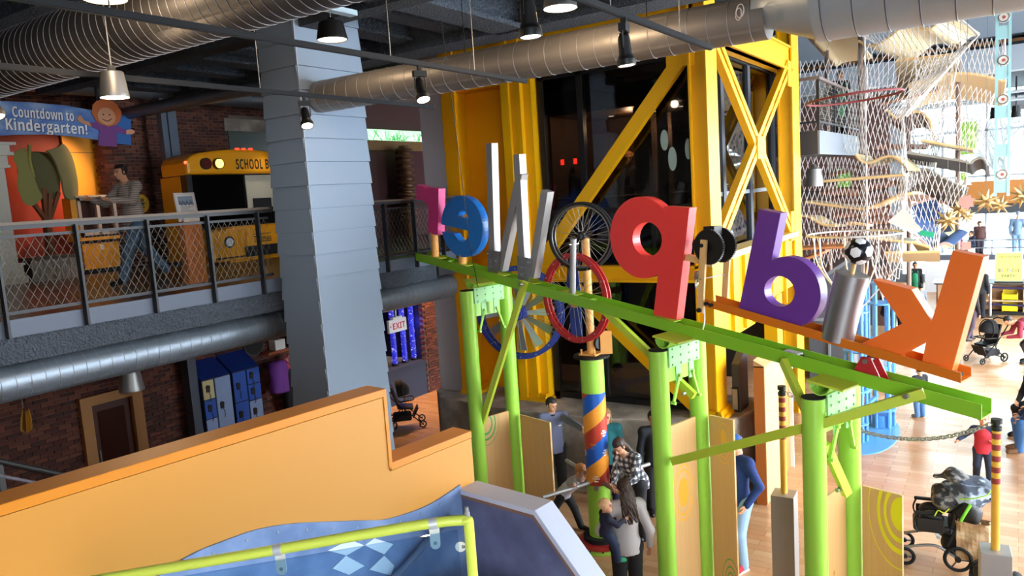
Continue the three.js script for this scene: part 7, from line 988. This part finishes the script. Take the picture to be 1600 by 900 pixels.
person('person in a shaggy brown coat on the ramp by the far window', [35.9, 1.42, -1.15], [-0.9, 0.2], 1.3, { cell: 0.028, far: true, girth: 1.3, top: cloth(0x4a2c28), bottom: cloth(0x28202c), hair: cloth(0x3c2420) });
person('small child in pale blue standing at the far window, right edge', [36.1, 1.42, 0.13], [0.9, 0.2], 1.75, { cell: 0.028, far: true, child: true, top: cloth(0x7c98b8), bottom: cloth(0x8aa8cc), hair: cloth(0x7c8a9c) });
person('man in a striped long-sleeved top and jeans striding along the mezzanine', [6.9, 4.0, -11.66], [-0.99, 0.08], 1.9, { top: stripes, bottom: cloth(0x54708e), shoes: black, boots: true, hair: hairC.dark, look: [0.1, 0, 0], pose: { pelvis: [0, 0.515, 0], chest: [0, 0.73, 0.03], neck: [0, 0.825, 0.04], head: [0, 0.925, 0.075], shL: [0.1, 0.8, 0.02], shR: [-0.1, 0.8, 0.03], anL: [0.05, 0.05, 0.2], anR: [-0.05, 0.09, -0.27], wrL: [0.12, 0.7, 0.27], wrR: [-0.1, 0.71, 0.28] } });
person('dim figure seen from behind inside the glass lift, left', [12.5, 3.9, -6.55], [0.9, -0.4], 1.66, { cell: 0.024, far: true, top: cloth(0x4a3c3c), bottom: black, hair: hairC.dark });
person('dim figure with reddish hair inside the glass lift, behind the yellow brace', [12.7, 3.9, -5.75], [-0.9, 0.3], 1.74, { cell: 0.024, far: true, top: cloth(0x2a2224), bottom: black, hair: hairC.red });
person('dark figure in the dim upper room beside the plain column', [15.6, 4.0, -12.2], [-0.9, 0.3], 1.85, { cell: 0.03, far: true, top: cloth(0x1a161a), bottom: black, hair: hairC.dark });
// ================================================================ foreground handrail with its glass panel
{
  const A = V(1.03, 3.865, -2.574), B = V(1.8, 4.003, -1.442), d = B.clone().sub(A).normalize(), Lm = S(0xdde85a, 0.3);
  const t = wthing('stair_handrail', 'yellow-green tubular handrail with a clamped glass panel in front of the orange wall', 'handrail', [1.8, 2.95, -1.42]);
  part(t, 'rail_tube', [new THREE.TubeGeometry(new THREE.CatmullRomCurve3([A, A.clone().lerp(B, 0.5), B.clone().addScaledVector(d, -0.06), B.clone().add(V(0.012, -0.006, 0.016))]), 40, 0.0165, 18)], Lm);
  part(t, 'flattened_end', [ball(0.021, B.x + 0.008, B.y - 0.004, B.z + 0.012, 1, 0.55, 1.1, 18)], Lm); part(t, 'post', [cyl([1.815, 2.95, -1.42], [1.812, 3.995, -1.424], 0.0165, 20)], Lm);
  part(t, 'bolt', [cyl([B.x + 0.012, B.y + 0.002, B.z + 0.014], [B.x + 0.012, B.y + 0.022, B.z + 0.014], 0.009, 12), cyl([B.x + 0.012, B.y + 0.022, B.z + 0.014], [B.x + 0.012, B.y + 0.036, B.z + 0.014], 0.0065, 12)], M.steel);
  const side = V(0, 1, 0).cross(d).normalize();
  const P0 = A.clone().add(V(0, -0.036, 0)), P1 = B.clone().addScaledVector(d, -0.015).add(V(0, -0.036, 0)), pos = [], q = (p, y, s) => { const r = p.clone().addScaledVector(side, s); if (y !== null) r.y = y; return r.toArray(); };
  { const f = (a, b, c, e) => pos.push(...a, ...b, ...c, ...a, ...c, ...e), s = 0.005; const T0 = (k) => q(P0, null, k), T1 = (k) => q(P1, null, k), B0 = (k) => q(P0, 3.02, k), B1 = (k) => q(P1, 3.02, k); f(B0(s), B1(s), T1(s), T0(s)); f(B1(-s), B0(-s), T0(-s), T1(-s)); f(T0(s), T1(s), T1(-s), T0(-s)); f(B0(-s), B1(-s), B1(s), B0(s)); f(B0(-s), B0(s), T0(s), T0(-s)); f(B1(s), B1(-s), T1(-s), T1(s)); const g = new THREE.BufferGeometry(); g.setAttribute('position', new THREE.Float32BufferAttribute(pos, 3)); g.computeVertexNormals(); part(t, 'glass_panel', [g], P(0xdcebf4, 0.03, { transmission: 1, thickness: 0, ior: 1.5 })); }
  for (const u of [0.575, 0.935]) { const p = A.clone().lerp(B, u); const c = part(t, 'clamp', [cyl(p.clone().addScaledVector(d, -0.013), p.clone().addScaledVector(d, 0.013), 0.0185, 20)], S(0xcfd0d2, 0.4, 0.3)); part(c, 'tongue', [tf(ext([...arcPts(0, -0.075, 0.016, 0.016, 180, 360, 12), [0.016, -0.01], [-0.016, -0.01]], 0.004), [p.x + side.x * 0.01, p.y, p.z + side.z * 0.01], [0, Math.atan2(side.x, side.z), 0])], M.offWhite); part(c, 'screw', [cyl([p.x + side.x * 0.008, p.y - 0.07, p.z + side.z * 0.008], [p.x + side.x * 0.02, p.y - 0.07, p.z + side.z * 0.02], 0.006, 10)], M.steelDull); }
  { const c = part(t, 'clamp', [tf(ext([...arcPts(0, -0.03, 0.017, 0.017, 0, 360, 20)], 0.004), [1.795, 3.94, -1.45], [0, Math.atan2(side.x, side.z), 0])], M.offWhite); part(c, 'screw', [cyl([1.797, 3.91, -1.447], [1.807, 3.91, -1.44], 0.006, 10)], M.steelDull); }
}
{ // dull bar added behind the glass for a dark band reflected in it
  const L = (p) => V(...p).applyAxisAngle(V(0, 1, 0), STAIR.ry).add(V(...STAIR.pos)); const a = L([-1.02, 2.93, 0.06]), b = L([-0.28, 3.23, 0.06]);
  const t = wthing('added_wall_bar', 'dull blue-grey bar added on the wavy panel for a reflection in the glass', 'handrail', [a.x, 2.9, a.z]); part(t, 'tube', [cyl(a, b, 0.02, 16)], S(0x5a6884, 0.5)); for (const s of [0.15, 0.85]) { const p = a.clone().lerp(b, s), w = L([0, 0, 0]).sub(L([0, 0, 0.05])); part(t, 'bracket', [cyl(p, p.clone().add(w), 0.008, 8)], M.steelDull); }
}
// ================================================================ pushchairs, wheelchair, coats and bag
function wheelParts(t, x, y, z, r, w = 0.035) { const k = part(t, 'wheel', [tf(tor(r - w * 0.5, w * 0.5, 28, 8), [x, y, z], [0, Math.PI / 2, 0])], M.rubber); part(k, 'hub', [cyl([x - 0.02, y, z], [x + 0.02, y, z], r * 0.22, 14)], M.black); for (let i = 0; i < 3; i++) { const a = i * 2.094 + 0.5; part(k, 'spoke', [bar([x, y, z], [x, y + Math.cos(a) * (r - w), z + Math.sin(a) * (r - w)], 0.012, 0.03, [1, 0, 0])], S(0x3a3c40, 0.4)); } return k; }
function pushchair(label, pos, ry, o = {}) {            // faces +z
  const t = thing('pushchair', label, 'pushchair', pos, ry), F = o.frame ?? M.darkMetal, r = o.r ?? 0.12;
  for (const s of [-0.25, 0.25]) { wheelParts(t, s, r, -0.3, r); wheelParts(t, s, 0.085, 0.38, 0.085, 0.03); part(t, 'frame_tube', [pipe([[s * 0.95, r, -0.3], [s * 0.9, 0.42, -0.05], [s * 0.95, 0.75, -0.28], [s * 0.95, 1.02, -0.48]], 0.014, 24, 8)], F); part(t, 'frame_tube', [pipe([[s * 0.95, 0.1, 0.36], [s * 0.9, 0.35, 0.1], [s * 0.92, 0.55, -0.12]], 0.014, 16, 8)], F); }
  part(t, 'handle', [pipe([[-0.24, 1.02, -0.48], [-0.15, 1.06, -0.5], [0.15, 1.06, -0.5], [0.24, 1.02, -0.48]], 0.017, 20, 8)], M.black); part(t, 'axle', [cyl([-0.25, r, -0.3], [0.25, r, -0.3], 0.012, 8)], F);
  part(t, 'seat', [rb(0.4, 0.06, 0.36, 0.025, 0, 0.46, 0.02, [0.12, 0, 0])], M.black); part(t, 'backrest', [rb(0.4, 0.5, 0.05, 0.025, 0, 0.72, -0.2, [-0.3, 0, 0])], M.black); part(t, 'leg_rest', [rb(0.36, 0.26, 0.03, 0.015, 0, 0.33, 0.24, [0.5, 0, 0])], M.black); part(t, 'basket', [rb(0.36, 0.16, 0.42, 0.05, 0, 0.24, -0.06)], S(0x1a1a1e, 0.8));
  part(t, 'bumper_bar', [pipe([[-0.2, 0.62, -0.1], [-0.18, 0.64, 0.2], [0.18, 0.64, 0.2], [0.2, 0.62, -0.1]], 0.016, 24, 8)], M.black);
  const hood = new THREE.SphereGeometry(0.29, 24, 14, 0, Math.PI, 0, Math.PI * 0.5 * 1.15).scale(0.78, 0.95, 1); part(t, 'hood', [tf(hood, [0, 0.8, -0.14], [o.hood ?? -0.1, 0, 0])], S(0x121217, 0.8, 0, { side: THREE.DoubleSide })); part(t, 'hood_rim', [tf(tor(0.225, 0.012, 28, 6).scale(1, 1.18, 1), [0, 0.82, -0.0], [o.hood ?? -0.1, 0, 0])], M.black); return t;
}
pushchair('black pushchair with its hood up in the passage beside the clapboard column', [12.5, 0, -11.4], 0.75);
pushchair('black pushchair with a hood standing on the shiny floor beside the maroon jacket', [22.5, 0, -0.55], -2.3);
{
  const t = thing('wheelchair', 'black adaptive wheelchair with armrests parked beside the yellow-ringed panel', 'wheelchair', [10.6, 0, -0.72], Math.PI + 0.12), F = S(0x9c9ea2, 0.35, 0.8), K = M.black;   // faces -z
  for (const s of [-0.24, 0.24]) { wheelParts(t, s, 0.165, -0.16, 0.165, 0.045); wheelParts(t, s, 0.12, 0.42, 0.12, 0.045); part(t, 'side_tube', [pipe([[s * 0.9, 0.17, -0.16], [s * 0.9, 0.3, 0.1], [s * 0.9, 0.22, 0.44], [s * 0.9, 0.14, 0.5]], 0.018, 20, 8)], F); part(t, 'back_tube', [pipe([[s * 0.85, 0.3, -0.05], [s * 0.85, 0.6, -0.16], [s * 0.85, 0.92, -0.28], [s * 0.85, 0.98, -0.48]], 0.016, 20, 8)], K); part(t, 'push_grip', [cyl([s * 0.85, 0.975, -0.42], [s * 0.85, 0.985, -0.56], 0.02, 10)], M.rubber); const a = part(t, 'armrest', [rb(0.06, 0.035, 0.3, 0.014, s, 0.72, 0.16)], M.rubber); part(a, 'support', [pipe([[s, 0.72, 0.28], [s, 0.6, 0.32], [s, 0.46, 0.28]], 0.012, 10, 6)], K); part(t, 'side_guard', [rb(0.02, 0.18, 0.3, 0.01, s * 0.96, 0.56, 0.14)], K); }
  part(t, 'seat_cushion', [rb(0.4, 0.09, 0.42, 0.035, 0, 0.5, 0.12)], K); part(t, 'backrest', [rb(0.4, 0.5, 0.07, 0.03, 0, 0.76, -0.14, [-0.15, 0, 0])], K); part(t, 'lateral_pad', [ball(0.13, 0.14, 0.62, 0.12, 0.5, 0.8, 1.1)], K); part(t, 'lateral_pad', [ball(0.13, -0.14, 0.62, 0.12, 0.5, 0.8, 1.1)], K);
  part(t, 'foot_plate', [rb(0.32, 0.025, 0.2, 0.01, 0, 0.12, 0.62, [0.15, 0, 0])], K); part(t, 'leg_strap', [rb(0.3, 0.16, 0.04, 0.015, 0, 0.34, 0.46)], K); part(t, 'cross_bar', [bar([-0.2, 0.28, 0.05], [0.2, 0.4, 0.05], 0.04, 0.03)], F); part(t, 'carry_pouch', [rb(0.34, 0.26, 0.24, 0.06, 0, 0.3, -0.12)], S(0x17171a, 0.8));
  const lumpy = (c, r, seedK, cell = 0.018) => isoMesh((x, y, z) => { const a = (x - c[0]) / r[0], b = (y - c[1]) / r[1], e = (z - c[2]) / r[2]; return (Math.sqrt(a * a + b * b + e * e) - 1) * Math.min(...r) + 0.02 * Math.sin(x * 17 + seedK) * Math.cos(y * 19 - seedK) + 0.012 * Math.sin(z * 24 + y * 14 + seedK); }, c.map((v, i) => v - r[i] - 0.06), c.map((v, i) => v + r[i] + 0.06), cell);
  const camo = S(0xffffff, 0.7, 0, { map: mottle([0.25, 0.28, 0.34], [0.7, 0.76, 0.84], 7, [2.0, 2.0], 1, 3, 256, 2.4) }), camo2 = S(0xffffff, 0.7, 0, { map: mottle([0.14, 0.14, 0.15], [0.5, 0.48, 0.46], 9, [2.4, 2.4], 1, 3, 256, 2.4) });
  const j1 = solo('padded_jacket', 'grey-blue camouflage padded jacket thrown over the wheelchair back', 'jacket', [lumpy([10.6, 0.99, -0.42], [0.25, 0.19, 0.28], 1)], camo); part(j1, 'lime_trim', [pipe([[-0.26, 0.16, -0.1], [-0.27, 0.2, 0.06], [-0.24, 0.26, 0.2], [-0.1, 0.34, 0.26]], 0.008, 24, 5)], S(0xa8e040, 0.5));
  solo('padded_jacket', 'dark patterned padded jacket lying in front of the camouflage one', 'jacket', [lumpy([10.54, 0.88, -0.68], [0.2, 0.17, 0.17], 4)], camo2); solo('jacket_hood', 'dark hood sticking up on top of the jacket pile', 'hood', [lumpy([10.6, 1.17, -0.58], [0.13, 0.055, 0.19], 2.2, 0.014)], camo2);
  const bp = wthing('backpack', 'black backpack with lime stripes hanging on the wheelchair', 'backpack', [10.38, 0.6, -0.44]); part(bp, 'pack', [lumpy([10.42, 0.78, -0.42], [0.1, 0.16, 0.14], 9)], M.black); part(bp, 'lime_stripe', [pipe([[10.32, 0.92, -0.4], [10.3, 0.8, -0.46], [10.31, 0.7, -0.5]], 0.02, 16, 6)], S(0x7ee03a, 0.5)); part(bp, 'lime_cord', [pipe([[10.3, 0.84, -0.62], [10.28, 0.78, -0.68], [10.29, 0.8, -0.74], [10.3, 0.72, -0.78]], 0.008, 16, 5)], S(0xc8e83c, 0.5));
  const bag = wthing('paper_bag', 'brown paper carrier bag hanging behind the wheelchair', 'bag', [10.5, 0.16, -0.28]), kraft = S(0xffffff, 0.75, 0, { map: mottle(hex(0xb08a62), hex(0xd8bc98), 5, [2, 2]), side: THREE.DoubleSide });
  { const w = 0.17, dpt = 0.075, h = 0.5, g = [], y0 = 0.16; const wall = (a, b) => { const n = 8, m = 10, pos = [], P = (i, j) => { const u = i / n, v = j / m, bulge = 0.012 * Math.sin(u * 9 + v * 7) + 0.01 * Math.sin(v * 13 + u * 3), x = a[0] + (b[0] - a[0]) * u, z = a[1] + (b[1] - a[1]) * u, nx = (b[1] - a[1]), nz = -(b[0] - a[0]), l = Math.hypot(nx, nz), k = (i === 0 || i === n) ? 0 : bulge; return [10.47 + x + nx / l * k, y0 + v * h, -0.38 + z + nz / l * k]; }; for (let i = 0; i < n; i++) for (let j = 0; j < m; j++) pos.push(...P(i, j), ...P(i + 1, j), ...P(i + 1, j + 1), ...P(i, j), ...P(i + 1, j + 1), ...P(i, j + 1)); const q = new THREE.BufferGeometry(); q.setAttribute('position', new THREE.Float32BufferAttribute(pos, 3)); q.computeVertexNormals(); return q; }; const c = [[-dpt, -w], [dpt, -w], [dpt, w], [-dpt, w]]; for (let i = 0; i < 4; i++) g.push(wall(c[i], c[(i + 1) % 4])); g.push(b2(10.47 - dpt, 10.47 + dpt, y0, y0 + 0.006, -0.38 - w, -0.38 + w)); part(bag, 'bag_body', g, kraft); for (const x of [-dpt, dpt]) part(bag, 'handle', [pipe([[10.47 + x, y0 + h, -0.46], [10.47 + x * 0.6, y0 + h + 0.13, -0.43], [10.47 + x * 0.6, y0 + h + 0.14, -0.34], [10.47 + x, y0 + h, -0.3]], 0.006, 20, 6)], S(0xc9ab84, 0.7)); }
}
{ // lower part of one more buggy beside the near striped post
  const t = thing('pushchair', 'black studded buggy wheels just visible beside the pale metal box', 'pushchair', [10.05, 0, -0.13], 1.2); for (const s of [-0.2, 0.2]) { const k = wheelParts(t, s, 0.16, 0, 0.16, 0.1); for (let i = 0; i < 18; i++) { const a = i / 18 * 6.283; part(k, 'stud', [ball(0.012, s + 0.02, 0.16 + Math.cos(a) * 0.15, Math.sin(a) * 0.15, 1, 1, 1, 6)], M.black); } } part(t, 'axle', [cyl([-0.2, 0.16, 0], [0.2, 0.16, 0], 0.016, 10)], M.darkMetal); part(t, 'frame', [pipe([[-0.15, 0.16, 0], [-0.14, 0.36, -0.1], [0.14, 0.36, -0.1], [0.15, 0.16, 0]], 0.018, 20, 8)], M.darkMetal); part(t, 'tray', [rb(0.3, 0.12, 0.3, 0.04, 0, 0.3, -0.12)], M.black);
}
{
  const t = wthing('metal_bench', 'black metal bench at the right edge with people sitting on it', 'bench', [15.6, 0, 0.55]); for (let k = 0; k < 5; k++) part(t, 'seat_slat', [rb(3.6, 0.03, 0.075, 0.01, 15.5, 0.44, 0.36 + k * 0.09)], S(0x24262c, 0.4)); for (let k = 0; k < 3; k++) part(t, 'back_slat', [rb(3.6, 0.07, 0.025, 0.01, 15.5, 0.62 + k * 0.1, 0.84)], S(0x24262c, 0.4)); for (const x of [13.75, 15.5, 17.25]) part(t, 'leg_frame', [pipe([[x, 0.02, 0.28], [x, 0.42, 0.3], [x, 0.44, 0.8], [x, 0.95, 0.86]], 0.028, 24, 8)], M.black), part(t, 'leg', [cyl([x, 0, 0.78], [x, 0.44, 0.76], 0.025, 10)], M.black);
}

{ const t = wthing('stair_railing', 'black sloping stair railing at the left edge before the brick wall', 'railing', [2.4, 0, -7.6]), a = V(1.6, 3.75, -7.3), b = V(4.3, 2.1, -8.15); part(t, 'top_rail', [cyl(a, b, 0.03, 12)], M.black); part(t, 'rail', [cyl(a.clone().add(V(0, -0.14, 0)), b.clone().add(V(0, -0.14, 0)), 0.018, 10)], S(0x5a5660, 0.5)); part(t, 'rail', [cyl(a.clone().add(V(0, -0.4, 0)), b.clone().add(V(0, -0.4, 0)), 0.016, 10)], M.steelDull); for (const s of [0.1, 0.52, 0.95]) { const q = a.clone().lerp(b, s); part(t, 'post', [b2(q.x - 0.025, q.x + 0.025, 0, q.y, q.z - 0.012, q.z + 0.012)], M.black); } }
renderer.render(scene, camera);
